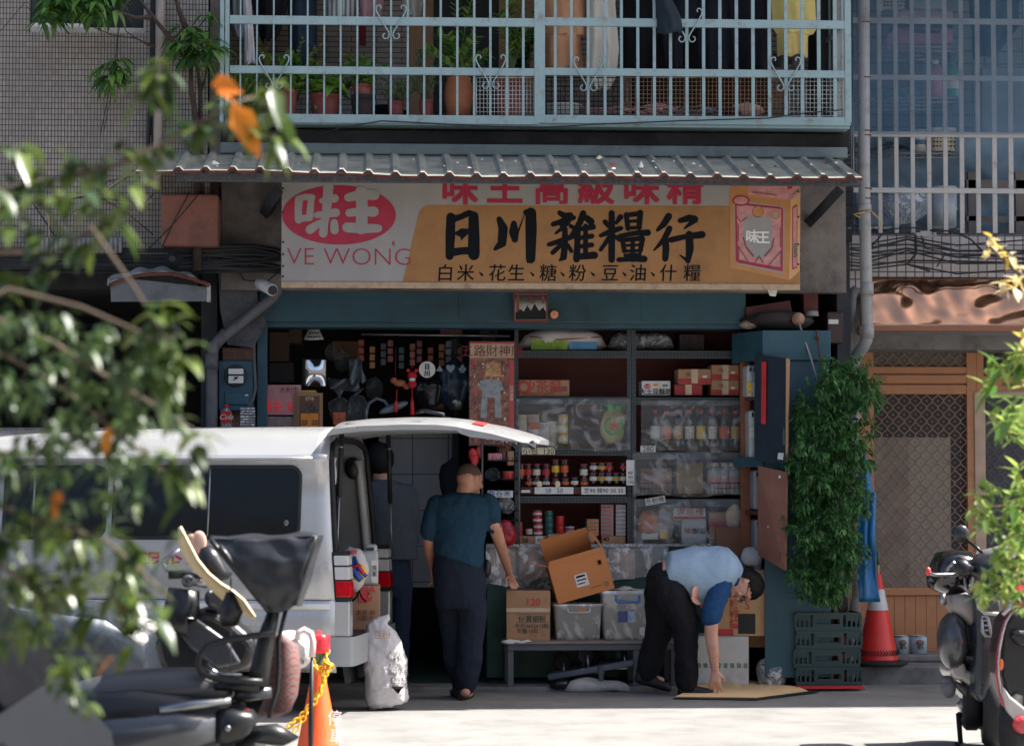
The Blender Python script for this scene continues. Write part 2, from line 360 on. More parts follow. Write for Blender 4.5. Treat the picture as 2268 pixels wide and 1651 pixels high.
mb=MB();mb.box(xL-.1,xL,18.1,19.2,3.9,5.75);mb.build('side_wall',M_wall,B)
M_wood=pm('door_wood',srgb(176,136,104),rough=.6,var=.1,sc=4)
t=MB();t.pbox(906,960,-60,255,19.17,.03);t.build('door_jamb',M_wood,B)
t=MB();t.pbox(1105,1200,-60,255,19.17,.03);t.build('door_jamb',M_wood,B)
t=MB();t.pbox(960,1105,-60,255,19.19,.02);t.build('doorway',M_black,B)
t=MB();t.pbox(1400,1700,-60,255,19.19,.02);t.build('doorway',M_black,B)
sx0,sx1=P(478,900,18.5).x,P(1850,900,18.5).x
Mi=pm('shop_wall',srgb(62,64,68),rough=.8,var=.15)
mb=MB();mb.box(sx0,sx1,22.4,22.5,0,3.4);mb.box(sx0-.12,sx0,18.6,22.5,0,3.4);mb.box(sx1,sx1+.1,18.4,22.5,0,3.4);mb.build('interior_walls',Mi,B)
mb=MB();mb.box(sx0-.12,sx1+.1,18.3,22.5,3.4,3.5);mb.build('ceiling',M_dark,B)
mb=MB();mb.box(xL,xR,18.2,18.35,3.0,3.9);mb.build('lintel_wall',M_wall,B)
mb=MB();mb.pbox(572,1652,600,713,18.38,.35);mb.build('shutter_box',M_teal,B,bevel=.012)
mb=MB();mb.pbox(572,1652,713,724,18.42,.25);mb.build('shutter_lip',M_teal,B,bevel=.004)
for us in(722,1016,1420):
 mb=MB();mb.pbox(us,us+4,640,712,18.375,.006);mb.build('seam',M_teal,B)
mb=MB();mb.pbox(566,592,700,1530,18.40,.12);mb.build('door_post',M_teal,B,bevel=.006)
t=MB();t.pbox(838,1003,940,1300,19.6,.05)
Mit=tilem('inner_tiles',srgb(150,152,154),srgb(140,142,146),srgb(60,60,62),.29,.29,.004);t.build('tiled_partition',Mit,B)
t=MB();t.pbox(1003,1016,720,1530,19.4,.3);t.build('partition_edge',M_dark,B)
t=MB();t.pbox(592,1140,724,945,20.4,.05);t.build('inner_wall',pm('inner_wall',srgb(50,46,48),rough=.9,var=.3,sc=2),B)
M_brick=tilem('small_bricks',srgb(118,74,62),srgb(132,88,72),srgb(120,104,96),.095,.05,.006,off=.5,rough=.7,dirt=srgb(48,40,40),damt=.7)
mb=MB();mb.pbox(490,560,770,1530,18.42,.22);mb.build('brick_pilaster',M_brick,B)
M_old=pm('old_concrete',srgb(128,110,98),rough=.95,var=.25,sc=4,dirt=srgb(44,40,40),dsc=4,damt=.6,bump=.6,bsc=30)
mb=MB()
mb.grid(lambda s,q:P(482+s*142,412+q*140,18.3)+Vector((0,.02*noise.noise(Vector((s*4,q*4,1))),0)),12,10)
mb.pbox(484,622,552,600,18.36,.2)
mb.build('pilaster_head',M_old,B)
mb=MB();mb.ppoly([(482,596),(566,600),(570,660),(590,720),(560,770),(505,762),(488,690)],18.30,.12);mb.jitter(.012,6);mb.build('broken_render',pm('grey_render',srgb(96,96,100),rough=.95,var=.25,sc=6,dirt=srgb(40,40,44),dsc=6,damt=.6,bump=.5,bsc=40),B)
mb=MB();mb.pbox(1772,1852,405,640,18.3,.2);mb.build('corner_pilaster',M_old,B)
t=MB();t.pbox(1788,1802,412,530,18.27,.03);t.pbox(1826,1838,412,530,18.27,.03);t.build('downstand',M_rust,B)
# awning
A=thing('metal_awning','grey corrugated tin awning with rusty edge and litter over the shop sign','awning',(0,17.5,3.7))
Yb,Yf=18.0,17.12
zb,zf=P(1134,346,Yb).z,P(1134,386,Yf).z
ax0,ax1=P(300,386,Yf).x,P(1923,386,Yf).x
mb=MB();pitch=.192;N=int((ax1-ax0)/pitch)
prof=[(0,0),(.36,0),(.44,.6),(.48,1),(.62,1),(.66,.6),(.74,0)]
xs=[]
for i in range(N+1):
 for a_,h_ in prof:
  x=ax0+(i+a_)*pitch
  if x<=ax1:xs.append((x,h_*.026))
rows=8
vs=[];
for r_ in range(rows+1):
 q=r_/rows
 for x,h in xs:
  sag=.012*math.sin(x*2.3)+.008*noise.noise(Vector((x*3,q*3,0)))
  bent=-.02*max(0,math.sin(x*1.1+1))*q*q
  vs.append((x,Yb+(Yf-Yb)*q,zb+(zf-zb)*q+h+sag*q+bent))
k=len(xs)
mb.add(vs,[(r_*k+i,r_*k+i+1,(r_+1)*k+i+1,(r_+1)*k+i)for r_ in range(rows)for i in range(k-1)],0,False)
mb.build('tin_sheet',M_tin,A,solid=.004)
mb=MB();vs=[]
for x,h in xs:
 q=1;sag=.012*math.sin(x*2.3)+.008*noise.noise(Vector((x*3,3,0)));bent=-.02*max(0,math.sin(x*1.1+1))
 z=zf+h+sag+bent
 vs+=[(x,Yf-.004,z+.001),(x,Yf-.004,z-.022-.006*noise.noise(Vector((x*20,0,0))))]
mb.add(vs,[(2*i,2*i+2,2*i+3,2*i+1)for i in range(len(xs)-1)],0);mb.build('rusty_edge',M_rust,A,solid=.006)
M_lead=pm('speckled_beam',srgb(74,74,80),rough=.8,var=.35,sc=45,bump=.4,bsc=90)
mb=MB();a_,b_=P(390,388,17.2),P(1908,411,17.2);mb.box(a_.x,b_.x,17.2,17.26,b_.z,a_.z+.02);mb.build('front_beam',M_lead,A,bevel=.004)
mb=MB();vs=[]
for x,h in xs:vs+=[(x,17.985,zb+h+.004),(x,17.985,zb+.05)]
mb.add(vs,[(2*i,2*i+2,2*i+3,2*i+1)for i in range(len(xs)-1)if xs[i][0]>xL]);mb.build('upstand',M_fascia,A,solid=.003)
for(u0,v0,u1,v1)in((1795,490,1855,425),(590,470,612,425)):
 t=MB();a_=P(u0,v0,18.2);b_=P(u1,v1,17.4);d_=(b_-a_)
 t.tube([a_,b_],.05,n=4);t.build('bracket',M_dark,A)
def litter(u,v,Y,sx,sy,m,name,lab,cat='litter',h=.012):
 q=P(u,v,Y);t=MB();n=9
 vs=[(q.x,q.y,q.z+h)]
 for j in range(n):
  a=2*math.pi*j/n;rr=.75+.4*rnd.random();vs.append((q.x+sx*rr*math.cos(a),q.y+sy*rr*math.sin(a)*1.5,q.z+sy*rr*math.sin(a)*.5+.004*rnd.random()))
 t.add(vs,[(0,1+j,1+(j+1)%n)for j in range(n)]);tag(t.build(name,m),lab,cat,'litter on the awning')
M_cream=pm('cream_litter',srgb(226,212,176),rough=.8);M_redl=pm('red_litter',srgb(206,50,52),rough=.5)
litter(474,364,17.45,.05,.03,M_paper,'crumpled_tissue','crumpled white tissue at the left end of the tin awning',h=.03)
litter(1327,351,17.75,.03,.02,M_cream,'food_wrapper','cream wrapper near the back edge of the tin awning',h=.025)
litter(1357,367,17.4,.035,.012,M_redl,'plastic_scrap','red plastic scrap lying on the tin awning')
litter(1420,370,17.4,.025,.02,M_paper,'plastic_cup','pale crushed cup standing on the tin awning',h=.05)
for i in range(26):
 u=rnd.uniform(440,1860);v=rnd.uniform(352,374)
 litter(u,v,17.6-(v-352)*.02,rnd.uniform(.006,.02),.006,rnd.choice([M_paper,M_cream,M_paper,M_rust]),'paper_scrap','tiny paper scrap scattered on the tin awning')
 # sign board
YS=17.62
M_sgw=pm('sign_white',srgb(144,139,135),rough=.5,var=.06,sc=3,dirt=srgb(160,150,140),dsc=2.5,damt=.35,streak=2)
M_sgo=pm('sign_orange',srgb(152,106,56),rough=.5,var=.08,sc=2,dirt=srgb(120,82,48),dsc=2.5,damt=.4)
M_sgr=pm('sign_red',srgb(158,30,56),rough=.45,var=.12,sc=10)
M_pink=pm('sign_pink',srgb(186,128,124),rough=.5,var=.2,sc=18)
M_gold=pm('sign_gold',srgb(176,120,66),rough=.5,var=.1,sc=10)
M_brn=pm('sign_brown',srgb(122,74,58),rough=.5,var=.1,sc=10)
S=thing('shop_sign','long white and orange painted shop sign with black brush lettering','sign',(0,YS,2.9))
zt=zf+(zb-zf)*(YS-Yf)/(Yb-Yf)-.045
a_=P(623,634,YS);b_=P(1772,634,YS)
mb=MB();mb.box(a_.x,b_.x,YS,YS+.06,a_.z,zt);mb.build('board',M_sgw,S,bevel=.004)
def Z1(zx,zy):return((1100+zx/2.0618)/1.806,(700+zy/2.0618)/1.806)
def Z2(zx,zy):return((2100+zx/1.89)/1.806,(700+zy/1.89)/1.806)
def conv(Z,sc,strokes,Y,k=1.0):
 out=[]
 for st in strokes:
  l=[]
  for x,y,wd in st:
   q=P(*Z(x,y),Y);l.append((q.x,q.z,wd/sc/1.806/FPX*Y*k))
  out.append(l)
 return out
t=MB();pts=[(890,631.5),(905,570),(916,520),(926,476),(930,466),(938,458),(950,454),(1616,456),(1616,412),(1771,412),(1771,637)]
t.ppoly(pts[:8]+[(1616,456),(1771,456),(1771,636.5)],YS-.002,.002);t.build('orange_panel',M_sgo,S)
t=MB();t.pbox(623,1772,629,637,YS-.012,.012);t.build('bottom_batten',pm('batten',srgb(176,150,120),rough=.7,var=.25,sc=8,dirt=srgb(90,70,60),dsc=8,damt=.4),S,bevel=.003)
t=MB();c_=P(751,476,YS);k_=YS/FPX
t.prism([(c_.x+126*k_*math.cos(2*math.pi*j/48),c_.z+66*k_*math.sin(2*math.pi*j/48))for j in range(48)],YS-.004,YS-.0005);t.build('red_oval',M_sgr,S)
t=MB()
brush(t,conv(Z1,2.0618,[[(197,200,66),(192,280,60),(195,370,62)],[(197,195,56),(245,180,50),(305,185,56)],[(300,190,52),(292,270,56),(285,350,60)],[(195,362,56),(285,350,56)],[(440,100,84),(425,300,72),(405,400,66),(398,480,72)],[(385,212,44),(430,205,56),(492,192,70)],[(345,330,52),(420,320,56),(500,310,74)],[(288,450,74),(330,420,66),(400,380,50)],[(488,392,62),(492,455,70)],[(712,140,100),(718,300,92),(712,440,100)],[(605,185,70),(715,160,84),(820,165,84)],[(612,312,66),(715,300,70),(812,302,88)],[(595,432,84),(720,440,84),(852,440,66)]],YS-.0045),YS-.0045,step=.0003)
t.build('logo_lettering',M_sgw,S)
q=P(634,586,YS-.003)
words('VE WONG',.182,q,M_sgr,S,align='LEFT',bold=-.0035,sx=1.06)
words('R',.05,P(872,545,YS-.003),M_sgr,S)
t=MB();kk=.25
brush(t,conv(Z1,2.0618,[[(1450,345,66),(1446,500,72),(1440,668,60)],[(1455,365,56),(1530,345,44),(1600,312,46),(1640,335,60)],[(1638,340,74),(1640,500,84),(1640,655,86)],[(1505,480,36),(1545,478,72),(1588,462,40)],[(1548,490,50),(1538,535,8)],[(1440,640,62),(1540,625,54),(1640,622,58)],[(1850,365,44),(1882,440,70),(1872,560,66),(1815,610,26)],[(1970,400,44),(1970,470,74),(1978,530,50)],[(1990,510,18),(2055,330,7)],[(2070,308,44),(2110,312,80),(2112,450,84),(2108,690,70),(2085,715,20)]],YS-.0025,1.13),YS-.0025,step=.0002)
brush(t,conv(Z2,1.89,[[(262,285,34),(300,310,46),(345,300,36)],[(212,372,34),(290,345,38),(368,322,34)],[(330,345,38),(290,395,32),(232,440,18)],[(270,375,26),(300,405,26)],[(345,385,30),(370,400,26)],[(180,525,30),(280,495,40),(380,455,34)],[(302,410,38),(302,520,42),(292,620,46),(262,645,14)],[(270,530,30),(210,585,34)],[(325,530,26),(350,575,28)],[(440,290,44),(415,360,44),(345,455,18)],[(398,400,42),(396,520,42),(390,635,48)],[(465,325,44),(500,352,48)],[(415,408,32),(515,392,40)],[(415,475,30),(505,462,36)],[(415,540,30),(505,528,34)],[(385,618,40),(525,606,50)],[(458,385,32),(458,600,34)],[(655,288,42),(656,450,46),(655,640,44)],[(606,355,36),(632,390,26)],[(722,318,40),(690,362,24)],[(572,458,26),(640,430,40),(726,402,32)],[(642,465,34),(572,565,26)],[(680,465,26),(716,486,36)],[(765,300,34),(778,405,34)],[(765,305,32),(875,290,34)],[(872,285,40),(862,400,36)],[(785,352,22),(855,346,22)],[(775,402,24),(862,396,24)],[(716,462,30),(830,440,34),(928,436,44)],[(738,492,34),(750,575,32)],[(740,492,30),(885,478,36)],[(888,480,38),(872,572,34)],[(755,532,20),(868,527,20)],[(750,575,22),(868,571,22)],[(815,480,30),(812,640,34)],[(755,606,22),(868,602,26)],[(708,640,34),(810,634,34),(902,634,46)],[(1086,312,48),(1050,370,44),(1002,415,24)],[(1092,405,42),(1050,490,40),(975,568,12)],[(1062,480,44),(1066,560,48),(1060,632,42)],[(1172,345,34),(1240,325,48),(1282,335,52)],[(1280,340,44),(1205,405,10)],[(1105,490,40),(1200,468,36),(1338,450,50)],[(1242,450,52),(1246,560,54),(1232,650,34)],[(1232,650,24),(1172,606,10)]],YS-.0025,1.13),YS-.0025,step=.0002)
t.build('brush_lettering',M_ink,S)
for ch,u in zip('白米花生糖粉豆油什糧',(985,1030,1100,1142,1213,1278,1350,1412,1479,1532)):
 words(ch,.132,P(u,619,YS-.003),M_ink,S,shear=.06);words(ch,.132,P(u+.9,618.6,YS-.0034),M_ink,S,shear=.06)
t=MB()
for u in(1065,1178,1245,1312,1382,1445):brush(t,[[(P(u-3,603,YS).x,P(u-3,603,YS).z,.008),(P(u+3,609,YS).x,P(u+3,609,YS).z,.018)]],YS-.003)
t.build('separator_dots',M_ink,S)
for ch,u in zip('味王高級味精',(1018,1118,1222,1320,1420,1518)):bold_words(ch,.24,P(u,445,YS-.003),M_sgr,S,.0065,sx=1.15)
def zpoly(pts,m,lay,name):
 t=MB();t.ppoly([Z2(*p)for p in pts],YS-.002-.0012*lay,.001);t.build(name,m,S)
M_sgo2=pm('sign_tan',srgb(196,150,96),rough=.5,var=.08,sc=8)
zpoly([(1550,82),(1550,700),(1998,795),(2012,82)],M_gold,2,'painted_carton_front')
zpoly([(2012,82),(1998,795),(2078,722),(2082,82)],M_sgo2,2,'painted_carton_side')
zpoly([(1685,82),(1685,150),(2008,190),(2076,140),(2080,82)],M_pink,3,'painted_carton_lid')
zpoly([(1580,200),(1600,185),(1935,232),(1962,250),(1958,735),(1940,746),(1605,672),(1586,650)],M_sgw,3,'painted_label_rim')
zpoly([(1588,206),(1930,240),(1952,256),(1949,728),(1610,662),(1592,645)],M_sgr,4,'painted_label_edge')
zpoly([(1600,222),(1936,258),(1938,700),(1612,640)],M_pink,5,'painted_label')
zpoly([(1660,300),(1860,320),(1870,560),(1800,640),(1700,610),(1650,500)],M_sgw,6,'painted_label_centre')
for(cx,cy,rx,ry,m,l)in((1632,193,66,40,M_sgr,5),(1632,193,54,30,M_pink,6),(1762,275,44,44,M_brn,6),(1762,275,40,40,M_gold,7),(1893,296,38,38,M_gold,6),(1893,296,22,22,M_sgw,7)):
 zpoly([(cx+rx*math.cos(j*math.pi/12),cy+ry*math.sin(j*math.pi/12))for j in range(24)],m,l,'painted_disc')
t=MB();brush(t,conv(Z2,1.89,[[(1650,470,10),(1672,545,14),(1725,610,16)],[(1882,480,10),(1866,550,14),(1815,610,16)],[(1612,370,8),(1612,500,8)],[(1932,400,8),(1932,545,8)],[(1600,310,8),(1630,355,8),(1680,320,8)],[(1615,540,7),(1690,660,7),(1615,640,7),(1615,540,7)],[(1935,575,7),(1835,690,7),(1935,700,7),(1935,575,7)],[(1720,130,7),(1900,150,7)],[(2020,150,7),(2070,110,7)],[(1740,660,9),(1770,610,9),(1800,665,9)]],YS-.0105),YS-.0105);t.build('painted_marking',M_brn,S)
bold_words('味',.1,P(*Z2(1718,500),YS-.0115),M_paper,S,.003);bold_words('王',.1,P(*Z2(1800,508),YS-.0115),M_paper,S,.003)
zpoly([(1985,110),(2020,100),(2020,84),(1985,84)],M_sgr,5,'painted_band')
zpoly([(2022,240),(2060,220),(2058,700),(2020,715)],M_sgr,4,'painted_side_label');zpoly([(2028,252),(2056,234),(2054,690),(2026,700)],M_pink,5,'painted_side_label')
zpoly([(2030,520),(2056,505),(2054,620),(2028,640)],M_sgw,6,'painted_barcode')
t=MB()
for i in range(6):brush(t,conv(Z2,1.89,[[(2034,528+i*18,7),(2053,518+i*18,7)]],YS-.011),YS-.011)
t.build('painted_bars',M_ink,S)
t=MB()
for(u,v)in((627,417),(627,470),(627,536),(627,563),(627,589),(627,612),(1768,425),(1768,480),(1768,541),(1768,585),(1640,633),(1350,634),(1760,634),(900,634)):
 q=P(u,v,YS);t.ell((q.x,YS-.003,q.z),.008,0,8,5)
t.build('screws',M_dark,S)
f=thing('framed_mirror','small painted mirror in a red wooden frame on the teal header','mirror',P(1175,713,18.3))
t=MB();
for(u0,u1,v0,v1)in((1137,1214,647,652),(1137,1214,708,714),(1137,1141,652,708),(1210,1214,652,708)):t.pbox(u0,u1,v0,v1,18.30,.03)
t.build('frame',pm('red_frame',srgb(116,46,44),rough=.5),f,bevel=.003)
t=MB();t.pbox(1141,1210,652,708,18.315,.01);t.build('glass',pm('mirror_glass',srgb(190,190,186),rough=.12,metal=.95,var=.1),f)
t=MB();t.ppoly([(1142,707),(1142,692),(1152,684),(1160,690),(1168,676),(1176,688),(1184,672),(1194,688),(1203,680),(1209,690),(1209,707)],18.312,.003);t.build('painted_hills',M_dark,f)
t=MB();c_=P(1178,664,18.31)
for r0 in(.024,.012):t.tube([(c_.x+r0*math.cos(j*math.pi/8),18.31,c_.z+r0*math.sin(j*math.pi/8))for j in range(17)],.0035,n=4)
t.build('emblem',M_brn,f)
t=MB();t.pbox(1144,1150,655,690,18.311,.002);t.pbox(1199,1206,655,672,18.311,.002);t.build('characters',M_brn,f)
t=MB();c_=P(1227,696,18.36);t.lathe([(.033,0),(.033,.012),(.026,.02)],(0,0,0),n=24,M=None)
for i in range(len(t.v)):q=t.v[i];t.v[i]=Vector((c_.x+q.x,18.36-q.z,c_.z+q.y))
o=thing('round_plaque','round orange house number disc beside the framed mirror','plaque',(c_.x,18.36,c_.z));t.build('disc',pm('orange_disc',srgb(236,160,120),rough=.35,var=.05),o);words('1',.03,(c_.x,18.335,c_.z-.01),M_brn,o)
t=MB();t.add([P(1700,641,17.7),P(1722,642,17.68),P(1718,656,17.68),P(1705,655,17.7)],[(0,1,2,3)]);tag(t.build('paper_slip',M_paper,solid=.002),'folded white paper slip hanging under the right end of the sign','paper')
ob_=thing('opposite_building','grey tiled building row with dark windows across the street from the shop','building',(0,-12,0))  # unseen row behind the camera, added for reflection contrast and less low sky light
t=MB();t.box(-26,26,-13,-11,0,9.5);t.build('wall',pm('opposite_tiles',srgb(150,142,134),rough=.7,var=.1,sc=2),ob_)
for k in range(9):
 x=-24+k*6;t=MB();t.box(x-2.4,x+2.4,-11.02,-10.98,.1,2.7);t.build('shopfront',M_dark,ob_,bevel=.004);t=MB();t.box(x-2.7,x+2.7,-11.2,-10,2.9,3.0);t.build('canopy',M_fascia,ob_)
 for z in(4.0,6.9):
  for d_ in(-1.3,1.3):t=MB();t.box(x+d_-.8,x+d_+.8,-11.02,-10.98,z,z+1.4);t.build('window',M_black,ob_)
  # BALCONY CAGE AND WHAT IS ON THE BALCONY
YC=17.86
cage=thing('balcony_cage','pale blue iron bar cage with scroll hearts around the balcony','window cage',P(1185,272,YC))
def cbar(u,v0,v1,w_,name,Y=YC):
 t=MB();t.pbox(u-w_/2,u+w_/2,v0,v1,Y,w_*.0033*.8);t.build(name,M_cage,cage)
for u,w_ in((492,11),(503.5,11.5),(1195.5,23),(1878,11)):cbar(u,-190,271,w_,'post',YC-.006)
u2=lambda zx:(800+zx/1.62)/1.806
u3=lambda zx:(2100+zx/1.62)/1.806
barsL=[263,370,478,590,698,806,912,1020,1128,1238,1347,1453,1560,1668,1777,1882,1990,2095]
barsR=[196,301,409,518,625,731,838,943,1049,1157,1263,1370,1477,1583,1690,1796,1903,2008]
for k,zx in enumerate(barsL):cbar(u2(zx),-190,258,5.4,'bar',YC+.006)
for k,zx in enumerate(barsR):cbar(u3(zx),-190,261,5.4,'bar',YC+.006)
for(ua,ub,va,vb)in((509,1184,41,52),(509,1184,151.5,161.5),(498,1195,257,270),(1207,1873,46,56.5),(1207,1873,156.5,166),(1195,1884,260,272),(509,1184,-72,-62),(1207,1873,-70,-60)):
 t=MB();t.pbox(ua,ub,va,vb,YC-.003,.03);t.build('rail',M_cage,cage,bevel=.002)
HEART=[(62,22),(58,40),(72,46),(90,36),(96,20),(88,4),(70,0),(52,6)]
def heart(u,v,s=1.0):
 for sg in(-1,1):
  pts=[(55,62),(62,66),(72,62),(78,50),(74,38),(62,33)]
  path=[(60,52),(70,60),(84,56),(92,40),(84,22),(66,14),(50,24)]
  curve=[(70,52),(64,40),(72,28),(88,30),(97,46),(94,66),(78,98),(52,142),(26,184),(14,206),(12,226),(24,243),(42,244),(54,230),(50,214),(38,210)]
  t=MB();t.tube([P(u+sg*x*.342*s,v+(y-28)*.342*s,YC-.012)for x,y in curve],.0055,n=5);t.build('scroll',M_cage,cage)
for u,v in((866,12),(607,122),(1087,122),(1521.6,19),(1303.6,127),(1740,127)):heart(u,v)
t=MB();a_=P(488,268,YC);b_=P(1883,276,YC);t.box(a_.x,b_.x,YC+.02,18.5,b_.z-.0,a_.z-.015);t.build('tray',M_cage,cage)
for u in(490,1880):
 q=P(u,160,YC);t=MB()
 for vv in(46,156,262):z=P(u,vv,YC).z;t.box(q.x-.012,q.x+.012,YC+.02,18.9,z-.015,z+.015)
 for yy in(18.1,18.35,18.6):t.box(q.x-.008,q.x+.008,yy,yy+.016,P(u,268,YC).z,5.7)
 t.build('side_bars',M_cage,cage)
t=MB();t.tube([P(700,300,17.84),P(760,282,17.84),P(845,268,17.835),P(930,272,17.835),P(1060,279,17.835),P(1190,283,17.835),P(1330,275,17.835),P(1500,268,17.835),P(1700,262,17.835),P(1790,250,17.835),P(1868,243,17.83)],.005,n=5)
tag(t.build('thin_cable',M_cable),'thin black cable tied along the bottom rail of the balcony cage','cable')
M_wirew=pm('white_wire',srgb(205,205,200),rough=.4);M_wireb=pm('rusty_wire',srgb(150,112,84),rough=.6,var=.3,sc=30)
def wire_rack(u0,u1,v0,v1,Y,n1,n2,m,lab):
 o=thing('wire_grid_panel',lab,'wire panel',P((u0+u1)/2,v1,Y),'wire grid panels on the balcony');t=MB()
 for i in range(n1+1):u=u0+(u1-u0)*i/n1;t.tube([P(u,v0,Y),P(u,v1,Y)],.0028 if 0<i<n1 else .005,n=5)
 for j in range(n2+1):v=v0+(v1-v0)*j/n2;t.tube([P(u0,v,Y+.004),P(u1,v,Y+.004)],.0028 if 0<j<n2 else .005,n=5)
 t.build('wires',m,o)
wire_rack(1055,1183,172,257,17.93,16,9,M_wirew,'white wire grid panel leaning in front of the red flower pot')
wire_rack(1380,1560,172,254,17.93,20,9,M_wireb,'rusty wire grid panel behind the bars, left one of the two brown panels')
wire_rack(1560,1738,172,256,17.94,20,9,M_wireb,'rusty wire grid panel behind the bars, right one of the two brown panels')
wire_rack(1740,1867,171,257,17.93,14,9,M_wirew,'white wire grid panel in the right corner of the balcony')
wire_rack(1210,1378,172,254,17.95,16,8,M_cable,'dark wire grid panel behind the white basin')
def cloth(name,label,rows,Y,m,waves=3,amp=.05,cat='clothes',th=.004,seed=0,parts=None):
 """hanging cloth: rows of (v, uL, uR), folds run downwards"""
 nv=26
 def fn(s,q):
  k=q*(len(rows)-1);i=min(int(k),len(rows)-2);f=k-i;f=f*f*(3-2*f)if False else f
  v=rows[i][0]+(rows[i+1][0]-rows[i][0])*f;a=rows[i][1]+(rows[i+1][1]-rows[i][1])*f;b=rows[i][2]+(rows[i+1][2]-rows[i][2])*f
  p=P(a+(b-a)*s,v,Y);bow=math.sin(s*math.pi)
  p.y+=amp*(.35+.65*q)*math.sin(s*waves*2*math.pi+seed+.8*q)*(.6+.4*math.sin(seed*3+s*5))-.08*bow+.02*noise.noise(Vector((s*5+seed,q*4,0)))
  p.z+=.012*math.sin(s*waves*6+seed)*q
  return p
 t=MB();t.grid(fn,36,nv);
 return tag(t.build(name,m,solid=th),label,cat,'laundry hanging on the balcony')
def fabric(name,c,var=.08,sc=8):return pm(name,c,rough=.9,var=var,sc=sc,bump=.25,bsc=25,spec=.2)
cloth('hanging_shirt','peach T-shirt hanging beside the middle post of the cage',[(-90,1203,1298),(0,1205,1298),(60,1207,1300),(78,1207,1301),(80,1207,1288),(120,1207,1290),(156,1207,1294)],18.35,fabric('peach_cloth',srgb(214,160,124)),2,.05,seed=1)
M_knit=fabric('knit_white',srgb(222,218,206));
cloth('hanging_cardigan','white open-knit cardigan with long sleeves on the balcony',[(-90,1300,1368),(0,1300,1362),(90,1300,1369),(110,1300,1371),(160,1298,1366),(178,1300,1362),(200,1316,1350)],18.3,M_knit,2,.05,seed=2)
t=MB()
for i in range(8):
 for j in range(15):q=P(1309+i*6.4,6+j*11.5,18.19);t.ell((q.x,q.y,q.z),(.006,.004,.008),0,6,4)
M_navy=fabric('navy_cloth',srgb(34,38,48));M_blackc=fabric('black_cloth',srgb(26,27,32))
cloth('hanging_trousers','black trousers hanging next to the white cardigan',[(-90,1372,1460),(60,1374,1462),(157,1378,1450)],18.45,M_blackc,2,.04,seed=3)
cloth('hanging_shirt','dark slate shirt sleeve sticking out through the bars',[(-90,1440,1500),(0,1452,1488),(40,1455,1508),(70,1455,1512),(76,1456,1506)],17.83,fabric('slate_cloth',srgb(38,48,58)),1,.015,seed=9)
cloth('hanging_trousers','navy trousers hanging in the middle of the right balcony bay',[(-90,1462,1545),(60,1464,1545),(100,1468,1512),(157,1475,1510)],18.4,M_navy,2,.04,seed=4)
cloth('hanging_dress','long dark dress hanging right of the scroll heart',[(-90,1546,1620),(60,1544,1625),(157,1548,1632)],18.42,M_navy,3,.05,seed=5)
cloth('hanging_trousers','charcoal trousers hanging left of the yellow shirt',[(-90,1628,1702),(60,1630,1704),(157,1634,1700)],18.44,fabric('charcoal_cloth',srgb(42,42,50)),2,.05,seed=6)
cloth('hanging_shirt','pale yellow sweatshirt hanging at the right end of the balcony',[(-90,1708,1800),(0,1708,1806),(50,1712,1809),(66,1716,1808),(75,1722,1802),(77,1723,1792),(126,1724,1791)],18.25,fabric('yellow_cloth',srgb(222,200,128)),2,.05,seed=7)
cloth('hanging_shirt','dark spotted cloth hanging low below the yellow sweatshirt',[(118,1712,1775),(150,1714,1772)],18.5,fabric('grey_cloth',srgb(86,80,82)),2,.03,seed=8)
cloth('hanging_towel','long white towel hanging at the left end of the balcony',[(-90,528,552),(0,538,556),(80,541,562),(145,541,566)],18.2,fabric('white_cloth',srgb(206,204,210)),1,.03,seed=3)
cloth('hanging_jacket','grey padded jacket hanging at the left corner post',[(-90,510,540),(10,511,530),(60,511,540),(85,520,546)],18.3,fabric('grey_padded',srgb(140,146,152)),1,.04,seed=2)
cloth('hanging_jacket','black jacket hanging behind the second and third bars',[(-90,556,640),(0,556,640),(60,570,625),(92,580,608)],18.4,M_blackc,2,.05,seed=5)
cloth('hanging_towel','dark blue printed towel hanging left of the striped shirt',[(-90,636,700),(60,638,702),(150,640,700)],18.5,fabric('blue_towel',srgb(48,62,78),.25,14),2,.03,seed=6)
M_str=pm('striped_cloth',srgb(150,152,156),rough=.9,var=.05);nt_=M_str.node_tree;n_=nt_.nodes
wv=n_.new('ShaderNodeTexWave');wv.inputs['Scale'].default_value=9;rp_=n_.new('ShaderNodeValToRGB');rp_.color_ramp.elements[0].color=(*srgb(96,104,112),1);rp_.color_ramp.elements[1].color=(*srgb(196,196,192),1)
nt_.links.new([q for q in n_ if q.type=='TEX_COORD'][0].outputs['Object'],wv.inputs['Vector']);nt_.links.new(wv.outputs['Color'],rp_.inputs[0]);nt_.links.new(rp_.outputs[0],n_['Principled BSDF'].inputs['Base Color'])
cloth('hanging_shirt','grey and white striped shirt hem hanging at the top of the left bay',[(-90,720,786),(0,722,792),(42,722,788)],18.4,M_str,2,.04,seed=1)
cloth('hanging_shirt','dusty pink shirt hem hanging beside the striped shirt',[(-90,796,846),(0,796,850),(57,800,842)],18.4,fabric('pink_cloth',srgb(170,136,140)),2,.04,seed=2)
cloth('hanging_shirt','light grey shirt hem hanging in front of the balcony door',[(-90,888,936),(0,890,936),(40,894,932)],18.4,fabric('lightgrey_cloth',srgb(160,156,150)),2,.03,seed=3)
t=MB();t.tube([(xL,18.35,5.4),(xR,18.35,5.4)],.015,n=6);tag(t.build('clothes_pole',M_steel),'steel clothes pole carrying the laundry under the upper slab','pole')
BZ=P(1134,256,18.0).z
